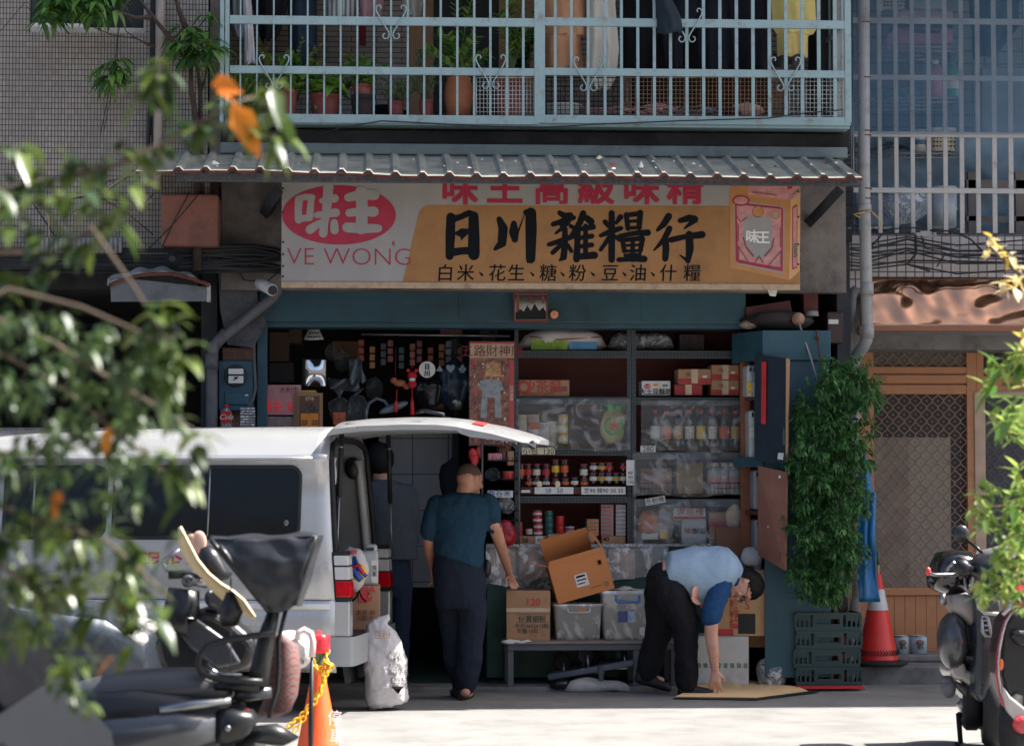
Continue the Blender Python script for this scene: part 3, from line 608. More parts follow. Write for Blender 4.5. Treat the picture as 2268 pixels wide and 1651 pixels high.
def pot(name,lab,u0,u1,v0,v1,Y,m,k=.78,urn=False,rim=True):
 a=P(u0,v1,Y);b=P(u1,v0,Y);r=(b.x-a.x)/2;h=b.z-a.z;c=((a.x+b.x)/2,Y+r,a.z)
 o=thing(name,lab,'flower pot',c,'flower pots on the balcony');t=MB()
 if urn:pr=[(r*.72,0),(r*.82,.08*h),(r*.98,.4*h),(r,.62*h),(r*.93,.86*h),(r*.84,.93*h),(r*.9,h),(r*.8,h),(r*.76,.9*h)]
 else:pr=[(r*k,0),(r*k,.01*h),(r*(k+.6*(1-k)),.55*h),(r*.95,.84*h)]+([(r,.85*h),(r,h)]if rim else[(r,h)])+[(r*.92,h),(r*.9,.88*h)]
 t.lathe(pr,c,24);t.build('pot',m,o)
 t=MB();t.lathe([(r*.9,.86*h),(r*.4,.89*h),(.001,.9*h)],c,16);t.build('soil',pm('soil',srgb(52,42,36),rough=1,bump=.6,bsc=80),o)
 return Vector((c[0],c[1],a.z+h)),r
M_terra=pm('terracotta',srgb(140,76,66),rough=.7,var=.1,sc=6,dirt=srgb(190,140,120),dsc=6,damt=.25)
M_terra2=pm('terracotta_dark',srgb(124,60,56),rough=.6,var=.1)
M_urn=pm('urn_clay',srgb(160,98,66),rough=.75,var=.12,dirt=srgb(120,70,50),dsc=5,damt=.4)
M_blk=pm('black_pot',srgb(38,36,38),rough=.7,var=.2,dirt=srgb(90,50,46),dsc=5,damt=.4)
L_mid=leafm('leaf_mid',srgb(70,122,56),srgb(134,176,80));L_dark=leafm('leaf_dark',srgb(28,64,40),srgb(62,100,54));L_lime=leafm('leaf_lime',srgb(110,160,70),srgb(150,186,90))
L_rose=leafm('leaf_rosemary',srgb(70,110,80),srgb(122,154,112),trans=.2);L_zz=leafm('leaf_zz',srgb(54,110,54),srgb(150,176,84));M_stem=pm('stem_brown',srgb(92,74,58),rough=.9)
def plant(name,lab,base,stems,leaves,lm,sm=M_stem,cat='plant',group='potted plants on the balcony',sr=.005):
 o=thing(name,lab,cat,base,group);t=MB()
 for s in stems:t.tube(s,[sr*(1-.6*i/max(1,len(s)-1))for i in range(len(s))],n=5)
 t.build('stems',sm,o);t=MB()
 for(p,d,L,W,dr)in leaves:leaf(t,p,d,L,W,droop=dr)
 t.build('leaves',lm,o);return o
def rv(r,s=1):return Vector((r.uniform(-1,1),r.uniform(-1,1),r.uniform(-.4,1)))*s
def bushy(name,lab,base,r0,ext,n_st,n_lf,L,W,lm,dr=.3,up=1.0,seed=1,**kw):
 """stems fan out from base inside the extents (dx, dy, dz); leaves along each stem"""
 r=random.Random(seed);st,lf=[],[];n_lf+=7;n_st+=3;L*=1.45;W*=1.4
 for i in range(n_st):
  tip=Vector((r.uniform(-1,1)*ext[0],r.uniform(-1,1)*ext[1],ext[2]*r.uniform(.45,1)));b0=base+Vector((r.uniform(-1,1)*r0,r.uniform(-1,1)*r0,-.03))
  pts=[b0+Vector((tip.x*q**1.4,tip.y*q**1.4,tip.z*q+.06*math.sin(q*3)*r.uniform(-1,1)))for q in(0,.25,.5,.75,1)];st.append(pts)
  for k in range(n_lf):
   q=.2+.8*(k+r.random())/n_lf;j=min(3,int(q*4));f=q*4-j;p=pts[j].lerp(pts[j+1],f);d=rv(r)+Vector((0,0,.3*up))+(pts[j+1]-pts[j]).normalized()*.5
   lf.append((p,d,L*r.uniform(.6,1.15),W*r.uniform(.7,1.1),dr))
 return plant(name,lab,base,st,lf,lm,**kw)
c,r=pot('flower_pot','terracotta pot at the left end behind the foreground leaves',614,659,196,254,18.02,M_terra)
bushy('basil_plant','leafy green plant in the leftmost terracotta pot',c,.03,(.14,.1,.3),6,9,.07,.04,L_mid,seed=2)
c,r=pot('flower_pot','wide red clay bowl of broad leaves',686,754,204,254,17.98,M_terra2,.8)
bushy('broad_leaf_plant','low plant with broad lime leaves in the wide red bowl',c,.06,(.17,.1,.15),8,7,.085,.065,L_lime,seed=3,dr=.5)
bushy('patchouli_plant','tall dark green plant behind the wide red bowl',c+Vector((.02,.12,0)),.05,(.2,.08,.3),7,9,.06,.04,L_mid,seed=4)
c,r=pot('flower_pot','black pot with red streaks, holding a smaller pot',776,833,208,254,17.98,M_blk,.8)
c,r=pot('flower_pot','small terracotta pot standing in the black pot',780,826,185,212,18.02,M_terra,.8)
bushy('mint_plant','bright green leafy plant in the small terracotta pot',c,.04,(.2,.1,.24),9,9,.05,.035,L_mid,seed=5)
c,r=pot('flower_pot','narrow red pot under the left rosemary',858,896,222,254,17.98,M_terra2,.8)
bushy('rosemary_plant','feathery rosemary spilling from the left narrow red pot',c,.04,(.16,.12,.22),16,40,.035,.005,L_rose,seed=6,dr=.1)
c,r=pot('flower_pot','narrow red pot under the right rosemary',928,961,219,254,17.98,M_terra2,.8)
bushy('rosemary_plant','taller feathery rosemary growing beside the tan urn',c,.04,(.13,.1,.42),14,52,.035,.005,L_rose,seed=7,dr=.1)
c,r=pot('clay_urn','tall tan clay urn with a leafy plant in the middle of the balcony',985,1049,168,258,17.98,M_urn,urn=True)
def zzplant(name,lab,base,tips,lm,seed,n=12,L=.085,W=.052):
 r=random.Random(seed);st,lf=[],[]
 for(dx,dy,dz)in tips:
  pts=[base+Vector((dx*q**1.5,dy*q**1.5,dz*q))for q in(0,.2,.4,.6,.8,1)];st.append(pts)
  for k in range(n*2):
   q=.3+.7*(k//2+.5)/n;j=min(4,int(q*5));f=q*5-j;p=pts[j].lerp(pts[j+1],f);ax=(pts[j+1]-pts[j]).normalized();sd=ax.cross(Vector((r.uniform(-.3,.3),1,0))).normalized()*(1 if k%2 else-1)
   lf.append((p,sd*.8+ax*.75+Vector((0,r.uniform(-.4,.2),0)),L*r.uniform(.8,1.1),W,.1))
 return plant(name,lab,base,st,lf,lm,sm=pm('stem_green',srgb(86,110,60),rough=.6),sr=.012)
zzplant('zz_plant','glossy thick-leaved plant with yellow leaf edges in the tan urn',c,[(-.28,-.05,.22),(-.08,-.08,.3),(.12,-.06,.3),(.1,.1,.62),(-.02,.12,.75),(.22,.02,.18),(-.16,.05,.34)],L_zz,1)
c,r=pot('flower_pot','red embossed pot behind the white wire panel',1099,1174,165,255,18.0,M_terra,.85)
zzplant('zz_plant','upright thick-leaved plant in the red embossed pot',c,[(-.1,-.05,.46),(-.04,0,.62),(.1,.05,.66),(.13,.0,.4),(.0,.1,.8)],L_zz,2,n=13)
bushy('dark_shrub','dark leafy shrub filling the corner behind the red embossed pot',c+Vector((.08,.12,0)),.05,(.14,.1,.62),9,16,.06,.03,L_dark,seed=8)
bushy('spiky_plant','clump of long grassy leaves at the left corner of the cage',P(525,252,18.05),.06,(.12,.1,.4),12,3,.28,.012,L_mid,seed=9,dr=.5)
bushy('climbing_shrub','airy shrub of small yellow-green leaves behind the left bars',P(640,215,18.2),.08,(.25,.1,.5),12,14,.045,.025,leafm('leaf_yellow',srgb(120,140,50),srgb(160,170,80)),seed=10)
o=thing('plastic_basin','white plastic basin on the balcony floor','basin',P(1250,255,18.0));t=MB();a=P(1207,226,18.0);b=P(1293,255,18.0);rr=(b.x-a.x)/2
t.lathe([(rr*.78,b.z),(rr*.9,b.z+(a.z-b.z)*.8),(rr*.93,a.z-.012),(rr,a.z-.012),(rr,a.z),(rr*.9,a.z),(rr*.76,b.z+.02)],((a.x+b.x)/2,18.0+rr,0),28);t.build('basin',M_white,o)
def coil_heap(name,lab,u0,u1,v,Y,m,n,seed,cat):
 r=random.Random(seed);t=MB()
 for i in range(n):
  p=P(r.uniform(u0,u1),v-r.uniform(0,14),Y+r.uniform(0,.2));q=p+Vector((r.uniform(-.25,.25),r.uniform(-.1,.1),r.uniform(-.02,.03)));m_=p.lerp(q,.5)+Vector((0,0,.02));t.tube([p,m_,q],.006,n=5)
 return tag(t.build(name,m),lab,cat)
coil_heap('hanger_pile','pile of pink plastic hangers on the balcony floor',1310,1480,253,17.98,pm('pink_plastic',srgb(210,160,170),rough=.4),26,3,'hangers')
coil_heap('hanger_pile','pile of blue plastic hangers under the rusty wire panels',1480,1600,253,17.98,pm('blue_plastic',srgb(110,140,170),rough=.4),22,4,'hangers')
t=MB();t.ell(P(1655,243,18.1),(.12,.08,.05),0);t.jitter(.03,14);tag(t.build('crumpled_cloth',fabric('rose_cloth',srgb(208,170,160))),'crumpled rose cloth lying beside the blue hangers','cloth')
t=MB();t.ell(P(1610,247,18.05),(.1,.08,.03),0);t.jitter(.03,14);tag(t.build('crumpled_cloth',M_navy),'crumpled dark cloth lying under the rose cloth','cloth')
t=MB();t.pbox(1029/1.62*0+(800+1032/1.62)/1.806,(800+1076/1.62)/1.806,52,100,19.17,.02);tag(t.build('door_charm',pm('charm_red',srgb(130,30,36),rough=.6)),'red paper charm on the balcony wall tiles','charm')
bl=MB();bl.ell(P(858,250,18.2),(.16,.05,.06),0);bl.jitter(.02,9);tag(bl.build('black_bag',M_blackc),'black bag slumped behind the black pot','bag')
# NEIGHBOUR HOUSE ON THE RIGHT
M_sq=tilem('square_tiles',srgb(176,168,166),srgb(190,182,178),srgb(64,62,64),.072,.072,.005,dirt=srgb(110,104,104),damt=.4)
H=thing('neighbour_house','tiled house with a brown grille door and blue netted cage on the right','building',(6,19.2,0))
hx0=P(1838,560,18.75).x
t=MB();t.box(hx0,14,18.75,19.3,P(2000,613,18.75).z,P(2000,519,18.75).z);t.build('tile_band',M_sq,H)
t=MB();t.box(hx0+.02,14,18.8,19.3,2.6,P(2000,622,18.75).z-.002);t.build('band_soffit',M_conc,H)
t=MB();t.box(P(1884,200,18.9).x,14,20.2,20.3,3.3,6);t.build('balcony_wall',tilem('grey_wall_tiles',srgb(120,124,128),srgb(130,134,138),srgb(80,84,90),.11,.11,.006),H)
t=MB();t.box(xR+.03,14,18.7,20.3,5.75,5.9);t.build('upper_slab',M_beam,H)
t=MB();t.box(xR+.03,14,17.92,20.3,5.9,10);t.build('upper_storeys',M_wall,H)
t=MB();t.box(P(1855,800,18.7).x,P(1884,800,18.7).x,18.7,19.4,.03,P(1868,640,18.7).z);t.build('corner_pillar',tilem('white_block_tiles',srgb(176,168,164),srgb(186,178,172),srgb(60,58,58),.2,.125,.006),H)
t=MB();t.pbox(1836,1905,600,640,18.6,.5);t.build('pillar_cap',M_sq,H)
t=MB();t.box(P(1884,800,19.5).x,14,19.42,19.5,.1,3.2);t.build('shop_wall',pm('house_dark',srgb(44,44,48),rough=.7),H)
M_bz=pm('bronze_frame',srgb(186,128,88),rough=.45,var=.08,sc=3,metal=.0,dirt=srgb(150,94,62),dsc=3,damt=.3)
M_bzd=pm('bronze_dark',srgb(140,90,62),rough=.5,var=.08)
YD=19.3
D=thing('grille_door','brown framed house door with diamond wire grille and boarded foot','door',P(2040,1450,YD))
def rect(u0,u1,v0,v1,Y,d,name,m,par,bev=.004):
 t=MB();t.pbox(u0,u1,v0,v1,Y,d);return t.build(name,m,par,bevel=bev)
for a_ in((1934,2146,742,752),(1934,2146,812,826),(1934,2146,830,848),(1934,2146,852,872),(1934,2146,1300,1318),(1900,1934,740,1455),(2146,2163,740,1455),(1934,2146,1436,1458)):rect(*a_,YD-(.006 if a_[0]!=1934 else 0),.05,'frame_bar',M_bz,D)
rect(1934,2146,826,852,YD+.02,.02,'frame_groove',M_bzd,D,0)
M_mesh=pm('fly_screen',srgb(112,110,106),rough=.8,var=.15,sc=40)
rect(1934,2146,752,812,YD+.04,.01,'transom_screen',M_mesh,D,0);rect(1934,2146,872,1300,YD+.05,.01,'fly_screen',pm('dark_screen',srgb(70,68,70),rough=.8,var=.1),D,0)
rect(1934,2105,968,1300,YD+.035,.012,'inner_curtain',pm('curtain_cream',srgb(156,148,136),rough=.8,var=.05,sc=3),D,0)
rect(1934,2012,968,1300,YD+.033,.002,'curtain_hem',pm('curtain_cream2',srgb(140,132,122),rough=.8),D,0)
def grille(u0,u1,v0,v1,Y,par,du=12.4,dv=15.2,m=pm('grille_beige',srgb(160,124,96),rough=.5)):
 t=MB();n=int(round((u1-u0)/du))
 for i in range(n+1):
  for sg in(0,1):
   pts=[];u=u0+(u1-u0)*i/n;K=int((v1-v0)/dv*8)
   for k in range(K+1):
    v=v0+(v1-v0)*k/K;ph=(v-v0)/dv*math.pi;off=du/2*.96*(1-abs(((v-v0)/dv)%2-1)*1.0)
    x=u+(1 if sg else-1)*du/2*max(-1,min(1,1.25*math.cos(ph)*.8))*1.0
    if u0<=x<=u1:pts.append(P(x,v,Y))
   if len(pts)>2 and i%2==sg:t.tube(pts,.0042,n=4,cap=False)
 for i in range(n):
  for j in range(int((v1-v0)/dv)+1):
   q=P(u0+(u1-u0)*(i+.5)/n,v0+j*dv,Y-.004)
   if(i+j)%2==0:t.ell(q,.0075,0,5,3)
 t.build('grille',m,par)
grille(1934,2146,752,812,YD+.01,D);grille(1934,2146,872,1300,YD+.01,D)
nb=9
for i in range(nb):u=1934+(2146-1934)*i/nb;rect(u,u+(2146-1934)/nb-1.2,1318,1436,YD+.02,.03,'board',M_bz,D,.004)
D2=thing('side_door','grey screened side door with a pale jamb behind the right plants','door',P(2215,1458,YD))
rect(2163,2182,868,1458,YD-.02,.06,'jamb',pm('pale_jamb',srgb(190,160,138),rough=.5),D2);rect(2182,2300,866,876,YD-.01,.05,'head',pm('pale_jamb2',srgb(178,160,146),rough=.5),D2)
rect(2182,2300,876,1250,YD+.04,.01,'screen',pm('side_screen',srgb(84,84,90),rough=.7),D2,0);grille(2184,2290,878,1250,YD+.01,D2,m=pm('grey_wire',srgb(104,96,92),rough=.5))
rect(2163,2300,1250,1458,YD,.05,'lower_panel',M_bz,D2);rect(2163,2178,742,868,YD-.01,.05,'mullion',M_bz,D2);rect(2178,2300,752,832,YD+.03,.01,'top_light',M_black,D2);rect(2178,2300,832,866,YD,.05,'rail',M_bz,D2)
t=MB();
def cop(s,q):
 p=P(1905+(2330-1905)*s,616+(722-616)*q,18.73-.26*q);d=noise.noise(Vector((s*6+q*1.5,q*1.8-s*2,1)))+.5*noise.noise(Vector((s*13-q*2,q*3+s*4,5)))
 p.y+=.022*d*max(0,math.sin(min(1,q*1.02)*math.pi))**.5;return p
t.grid(cop,90,26)
cv=thing('copper_valance','dented shiny copper-coloured metal valance above the house door','valance',P(2090,722,18.6));t.build('sheet',pm('copper_sheet',srgb(186,142,114),rough=.13,metal=.95,var=.06),cv,solid=.004)
rect(1903,2330,722,732,18.46,.04,'lower_trim',M_bzd,cv);rect(1903,2330,732,741,18.75,.04,'trim',pm('grey_trim',srgb(120,116,116),rough=.5),cv)
YW=18.72
wc=thing('window_cage','grey steel bar window cage with sagging blue net on the right house','window cage',P(2090,517,YW))
M_gbar=pm('grey_bar',srgb(176,172,168),rough=.5,var=.08,sc=6,dirt=srgb(120,84,66),dsc=10,damt=.15)
for i in range(-1,11):u=1948+i*36.2;rect(u-2.3,u+2.3,-180,516,YW+.012,.016,'bar',M_gbar,wc,.003)
for v0,v1 in((43,51),(169,176),(294,302),(418,426),(-80,-72)):rect(1890,2330,v0,v1,YW,.012,'rail',M_gbar,wc,.002)
nm=pm('blue_net',srgb(74,112,140),rough=.7,var=.15,sc=3);t_=nm.node_tree;nn=t_.nodes;b_=nn['Principled BSDF'];wv1=nn.new('ShaderNodeTexNoise');wv1 .inputs['Scale'].default_value=3
mr=nn.new('ShaderNodeMapRange');mr.inputs['To Min'].default_value=.36;mr.inputs['To Max'].default_value=.56;t_.links.new(wv1 .outputs['Fac'],mr.inputs['Value']);t_.links.new(mr.outputs[0],b_.inputs['Alpha'])
t=MB();t.grid(lambda s,q:P(1888+(2330-1888)*s,-190+(298+190)*q,YW-.025+.02*noise.noise(Vector((s*6,q*5,0)))),40,30);t.build('net',nm,wc)
t=MB();t.grid(lambda s,q:P(1895+(2330-1895)*s,300+(514-300)*q,19.4+.05*noise.noise(Vector((s*8,q*5,0)))),40,20);t.build('tarpaulin',pm('blue_tarp',srgb(112,138,158),rough=.5,var=.25,sc=5),wc)
SR=thing('wire_shelf','chrome wire shelf rack behind the blue net','shelf',P(2020,505,19.2));
for v in(102,215,338,500):
 t=MB();a=P(1890,v,19.2);b=P(2132,v,19.2)
 for yy in(19.2,19.6):t.tube([(a.x,yy,a.z),(b.x,yy,a.z)],.008,n=5);t.tube([(a.x,yy,a.z-.035),(b.x,yy,a.z-.035)],.006,n=5)
 K=24
 t.tube([(a.x+(b.x-a.x)*i/K,19.2,a.z-(.035 if i%2 else 0))for i in range(K+1)],.004,n=4)
 for i in range(12):x=a.x+(b.x-a.x)*i/11;t.tube([(x,19.2,a.z),(x,19.6,a.z)],.004,n=4)
 t.build('shelf_wires',M_steel,SR)
for u in(1890,2132):
 for yy in(19.2,19.6):t=MB();q=P(u,500,19.2);t.tube([(q.x,yy,q.z-.1),(q.x,yy,P(u,92,19.2).z)],.014,n=6);t.build('post',M_steel,SR)
def bottle(name,lab,u,v0,v1,Y,w_,m,mc,cat='bottle',group=None,lab_m=None,tall=.7):
 a=P(u-w_/2,v1,Y);b=P(u+w_/2,v0,Y);r=(b.x-a.x)/2;h=b.z-a.z;c=((a.x+b.x)/2,Y+r,a.z)
 o=thing(name,lab,cat,c,group);t=MB();t.lathe([(r*.9,0),(r,.03*h),(r,tall*h),(r*.8,(tall+.08)*h),(r*.38,(tall+.16)*h),(r*.36,.9*h),(.001,.9*h)],c,18);t.build('bottle',m,o)
 t=MB();t.lathe([(r*.44,.88*h),(r*.44,h),(.001,h)],c,14);t.build('cap',mc,o)
 if lab_m:t=MB();t.lathe([(r*1.02,.22*h),(r*1.02,.55*h)],c,18,cap=False);t.build('label',lab_m,o)
 return o
bottle('detergent_bottle','pink detergent bottle with a white cap on the wire shelf',2076,130,213,19.25,33,pm('pink_bottle',srgb(200,130,150),rough=.3),M_white)
bottle('detergent_bottle','mint green detergent bottle beside the pink one',2113,133,213,19.25,32,pm('mint_bottle',srgb(96,176,150),rough=.3),pm('mint_cap',srgb(70,150,120),rough=.4),lab_m=M_paper)
def sbox(name,lab,cat,u0,u1,v0,v1,Y,d,m,bev=.02,group=None):
 t=MB();t.pbox(u0,u1,v0,v1,Y,d);return tag(t.build(name,m,bevel=bev,seg=3),lab,cat,group)
o=thing('suitcase','dusty pink storage case with a dark handle on the top shelf','case',P(2048,98,19.22));t=MB();t.pbox(1984,2112,60,98,19.22,.36);t.build('body',pm('rose_case',srgb(176,108,130),rough=.4),o,bevel=.03);t=MB();t.pbox(1990,2112,21,42,19.22,.36);t.build('lid',pm('rose_lid',srgb(190,150,156),rough=.4),o,bevel=.025);t=MB();t.pbox(2018,2082,66,72,19.19,.03);t.build('handle',M_black,o);t=MB();t.pbox(1986,2110,42,60,19.25,.3);t.build('gap',M_dark,o)
def basket(name,lab,u0,u1,v0,v1,Y,m):
 a=P(u0,v1,Y);b=P(u1,v0,Y);o=thing(name,lab,'basket',((a.x+b.x)/2,Y,a.z));t=MB();w2=(b.x-a.x)/2;h=b.z-a.z;c=Vector(((a.x+b.x)/2,Y+.14,a.z))
 t.loft([(c,(w2*.86,0,0),(0,.12,0)),(c+Vector((0,0,h*.9)),(w2*.97,0,0),(0,.14,0)),(c+Vector((0,0,h*.9)),(w2*1.0,0,0),(0,.145,0)),(c+Vector((0,0,h)),(w2,0,0),(0,.145,0)),(c+Vector((0,0,h)),(w2*.92,0,0),(0,.13,0)),(c+Vector((0,0,.02)),(w2*.8,0,0),(0,.11,0))],24,pw=5,cap=False);t.build('shell',m,o)
 t=MB()
 for j in range(4):
  for i in range(7):t.ell((c.x-w2*.75+w2*1.5*i/6,Y-.004+.02*(1-j/3)*.9,a.z+h*(.2+.18*j)),(.008,.012,.008),0,6,4)
 t.build('holes',M_dark,o)
basket('plastic_basket','cream perforated plastic basket on the lower wire shelf',2062,2122,282,333,19.22,pm('cream_plastic',srgb(206,200,184),rough=.4))
basket('plastic_basket','cream woven basket at the very top of the wire shelf',1952,2012,-22,20,19.22,pm('cream_plastic2',srgb(190,180,166),rough=.5))
sbox('storage_tub','grey plastic tub at the top edge of the right cage','tub',2020,2098,-40,20,19.22,.3,pm('grey_tub',srgb(150,154,158),rough=.4),.03)
o=thing('food_tin','round white food tin with a blue label on the wire shelf','tin',P(2040,335,19.25));t=MB();a=P(2025,336,19.25);b=P(2055,286,19.25);rr=(b.x-a.x)/2;t.lathe([(rr,0),(rr,b.z-a.z),(rr*.9,b.z-a.z)],((a.x+b.x)/2,19.25+rr,a.z),20);t.build('tin',M_white,o);t=MB();t.lathe([(rr*1.02,.06),(rr*1.02,.1)],((a.x+b.x)/2,19.25+rr,a.z),20,cap=False);t.build('label',pm('blue_label',srgb(90,120,150),rough=.5),o)
o=thing('plastic_bucket','white plastic bucket with lid at the bottom of the right cage','bucket',P(2098,500,19.0));t=MB();a=P(2068,500,19.0);b=P(2128,410,19.0);rr=(b.x-a.x)/2;h=b.z-a.z;cc=((a.x+b.x)/2,19.0+rr,a.z);t.lathe([(rr*.86,0),(rr*.96,h*.86)],cc,24);t.build('bucket',pm('white_bucket',srgb(190,198,204),rough=.35),o);t=MB();t.lathe([(rr,h*.84),(rr,h*.97),(rr*.9,h),(.001,h)],cc,24);t.build('lid',pm('white_lid',srgb(204,210,214),rough=.35),o);t=MB();t.tube([(cc[0]-rr,cc[1],a.z+h*.8),(cc[0]-rr*.2,cc[1]-rr*1.05,a.z+h*.62),(cc[0]+rr*.95,cc[1]-.2*rr,a.z+h*.45)],.006,n=5);t.build('handle',M_white,o)
t=MB();t.ell(P(2005,455,19.1),(.2,.12,.16),0,18,12);t.jitter(.05,7);tag(t.build('plastic_bag',clearm('milky_bag',(.8,.85,.9),.5,.3)),'milky plastic bag sagging beside the white bucket','bag')
sbox('storage_box','pale blue storage box at the lower left behind the right cage','box',1925,1985,430,500,19.1,.25,pm('pale_blue_box',srgb(120,140,156),rough=.4),.02)
coil_heap('hanger_pile','pile of green hangers on the middle wire shelf',1900,2010,213,19.3,pm('green_hanger',srgb(80,120,120),rough=.5),24,5,'hangers')
coil_heap('hanger_pile','pile of dark hangers on the lower wire shelf',1900,2010,335,19.3,pm('dark_hanger',srgb(60,90,96),rough=.5),24,6,'hangers')
sw=thing('wooden_stool','grey weathered wooden stool frame behind the right cage bars','stool',P(2210,510,19.2))
for a_ in((2145,2165,380,515),(2250,2270,380,515),(2140,2300,398,420),(2140,2300,478,490)):rect(*a_,19.25,.05,'leg' if a_[1]-a_[0]<30 else 'rail',pm('grey_wood',srgb(120,112,108),rough=.8,var=.2,sc=9),sw)
sbox('cardboard_box','grey stacked cardboard behind the blue net at the far right','box',2175,2300,150,300,19.4,.2,pm('grey_card',srgb(110,118,126),rough=.8,var=.15),.01)
cloth('hanging_cloth','dark blue cloth hanging behind the far right of the net',[(-60,2140,2260),(60,2150,2255),(130,2155,2200)],19.3,M_navy,2,.04,seed=4)
def pipe(name,lab,pts,r,m,bands=(),cat='pipe',group=None):
 o=thing(name,lab,cat,pts[-1],group);t=MB();t.tube(pts,r,n=14);t.build('tube',m,o)
 for p,l in bands:t=MB();t.tube([Vector(p)-Vector((0,0,l/2)),Vector(p)+Vector((0,0,l/2))],r*1.14,n=14);t.build('collar',m,o)
 return o
pr_=.046
dp=pipe('downpipe','light grey rusty-stained drain pipe running down between the two houses',[P(1913,-180,18.3),P(1914,400,18.3),P(1921,735,18.3),P(1920,752,18.3),P(1912,768,18.33),P(1898,786,18.42),P(1893,800,18.45),P(1892,1000,18.45),P(1892,1470,18.45)],pr_,M_pvc,[(P(1915,460,18.3),.0+.05),(P(1920,640,18.3),.1),(P(1921,735,18.3),.1)])
t=MB()
for v in(50,172,290,300,418,440,470):
 q=P(1914+(v/735)*6,v,18.3);t.lathe([(pr_*1.03,-.004),(pr_*1.06,0),(pr_*1.03,.004)],q,14,cap=False)
t.build('wire_ties',M_rust,dp)
pipe('side_pipe','short grey drain pipe with a hooked top behind the main downpipe',[P(1895,640,18.62),P(1886,655,18.6),P(1884,700,18.6),P(1880,780,18.6),P(1880,830,18.6)],.04,M_pvcd)
def wires(name,lab,specs,m=M_cable,cat='cables',r=.008):
 t=MB()
 for pts in specs:
  c=[P(*p)for p in pts];f=[]
  for i in range(len(c)-1):
   for k in range(4):
    q=k/4;p=c[i].lerp(c[i+1],q);f.append(p)
  f.append(c[-1]);t.tube(f,r*rnd.uniform(.6,1.2),n=5)
 return tag(t.build(name,m),lab,cat)
sp=[]
for i in range(9):v=545+i*7;sp.append([(1770,v+rnd.uniform(-6,6),18.2),(1840,v-8+rnd.uniform(-6,6),18.35),(1910,v-4,18.55),(2010,v-20+rnd.uniform(-14,14),18.62),(2120,v-6+rnd.uniform(-10,14),18.62),(2300,v-10+rnd.uniform(-6,12),18.62)])
wires('cable_bundle','bundle of black cables strung along the tiled band of the right house',sp)
sp=[[(1930,545,18.6),(1960,512,18.6),(2000,503,18.6),(2050,506,18.6)],[(2060,510,18.6),(2110,512,18.6),(2150,530,18.6),(2180,560,18.6)],[(2028,522,18.58),(2030,560,18.58),(2010,585,18.58),(2060,600,18.58)],[(2040,522,18.58),(2050,550,18.58),(2095,560,18.58),(2075,590,18.58)],[(1800,560,18.4),(1830,520,18.4),(1850,500,18.4)],[(1850,410,18.4),(1866,480,18.4),(1872,620,18.4)]]
wires('cable_loops','loose loops of black cable hanging below the junction box',sp)
wires('straw_cable','thin yellow wire curling around the downpipe',[[(1905,482,18.24),(1890,474,18.24),(1930,468,18.24),(1952,490,18.24),(1948,508,18.3)]],pm('yellow_wire',srgb(196,160,80),rough=.6),'wire',.005)
o=thing('junction_box','small grey plastic cable junction box on the tiled band','junction box',P(2051,525,18.6));t=MB();t.pbox(2028,2074,515,524,18.6,.05);t.pbox(2038,2062,511,516,18.6,.05);t.build('body',M_pvc,o,bevel=.004)
t=MB()
for u in(2028,2066):t.tube([P(u,518,18.58),P(u+7,518,18.58)],.013,n=8)
t.build('clamp',M_pvc,o)
# TILED BUILDING ON THE LEFT
M_mos=tilem('mosaic_tiles',srgb(148,138,128),srgb(166,156,146),srgb(44,42,46),.0242,.0418,.0032,rough=.4,dirt=srgb(92,86,84),damt=.55)
T=thing('tiled_building','grey mosaic tiled building with an open dark arcade on the left','building',(-7,18.2,0))
lx1=P(464,300,18.1).x;zb_=P(200,572,18.1).z
wx0,wx1,wz0=P(64,60,18.1).x,P(322,60,18.1).x,P(200,73,18.1).z
t=MB();t.box(-16,wx0,18.1,18.4,zb_,10);t.box(wx1,lx1,18.1,18.4,zb_,10);t.box(wx0,wx1,18.1,18.4,zb_,wz0);t.box(wx0,wx1,18.1,18.4,6.4,10);t.build('tiled_wall',M_mos,T)
t=MB();t.box(-16,lx1,17.9,18.098,8.6,10);t.build('parapet',M_wall,T)
t=MB();t.box(-16,P(486,300,18.3).x,18.25,18.6,zb_,10);t.build('gap_wall',pm('gap_brown',srgb(74,58,52),rough=.9,var=.3),T)
t=MB();t.box(-16,sx0-.13,18.3,22.6,P(200,640,18.3).z,zb_-.002);t.build('arcade_beam',M_stain,T)
t=MB();t.box(-16,sx0-.13,22.4,22.6,0,3.2);t.build('arcade_back_wall',M_dark,T);t=MB();t.box(-16.2,-16,18.3,22.6,0,3.2);t.build('arcade_end_wall',M_dark,T)
t=MB();t.box(P(462,800,18.7).x,P(488,800,18.7).x,18.75,19.2,0,3.0);t.build('arcade_pillar',M_dark,T)
W=MB();
wf=thing('aluminium_window','pale framed sliding window in the mosaic tiled wall','window',P(190,72,18.15))
for a_ in((52,66,-260,76),(318,332,-260,76),(66,318,62,76)):rect(*a_,18.12,.06,'frame',pm('alu_pale',srgb(170,166,160),rough=.45),wf,.004)
rect(66,196,52,62,18.14,.03,'sash_rail',M_white,wf);rect(190,196,-260,52,18.14,.03,'sash_stile',M_white,wf);rect(66,318,-260,62,18.17,.01,'glass',pm('dark_glass',srgb(18,20,24),rough=.08,spec=.6),wf,0)
rect(196,318,-260,60,18.165,.003,'open_side',M_black,wf,0)
t=MB();
for u in range(330,60,-9):t.tube([P(u,74,18.09),P(u-5,80,18.085)],.003,n=4)
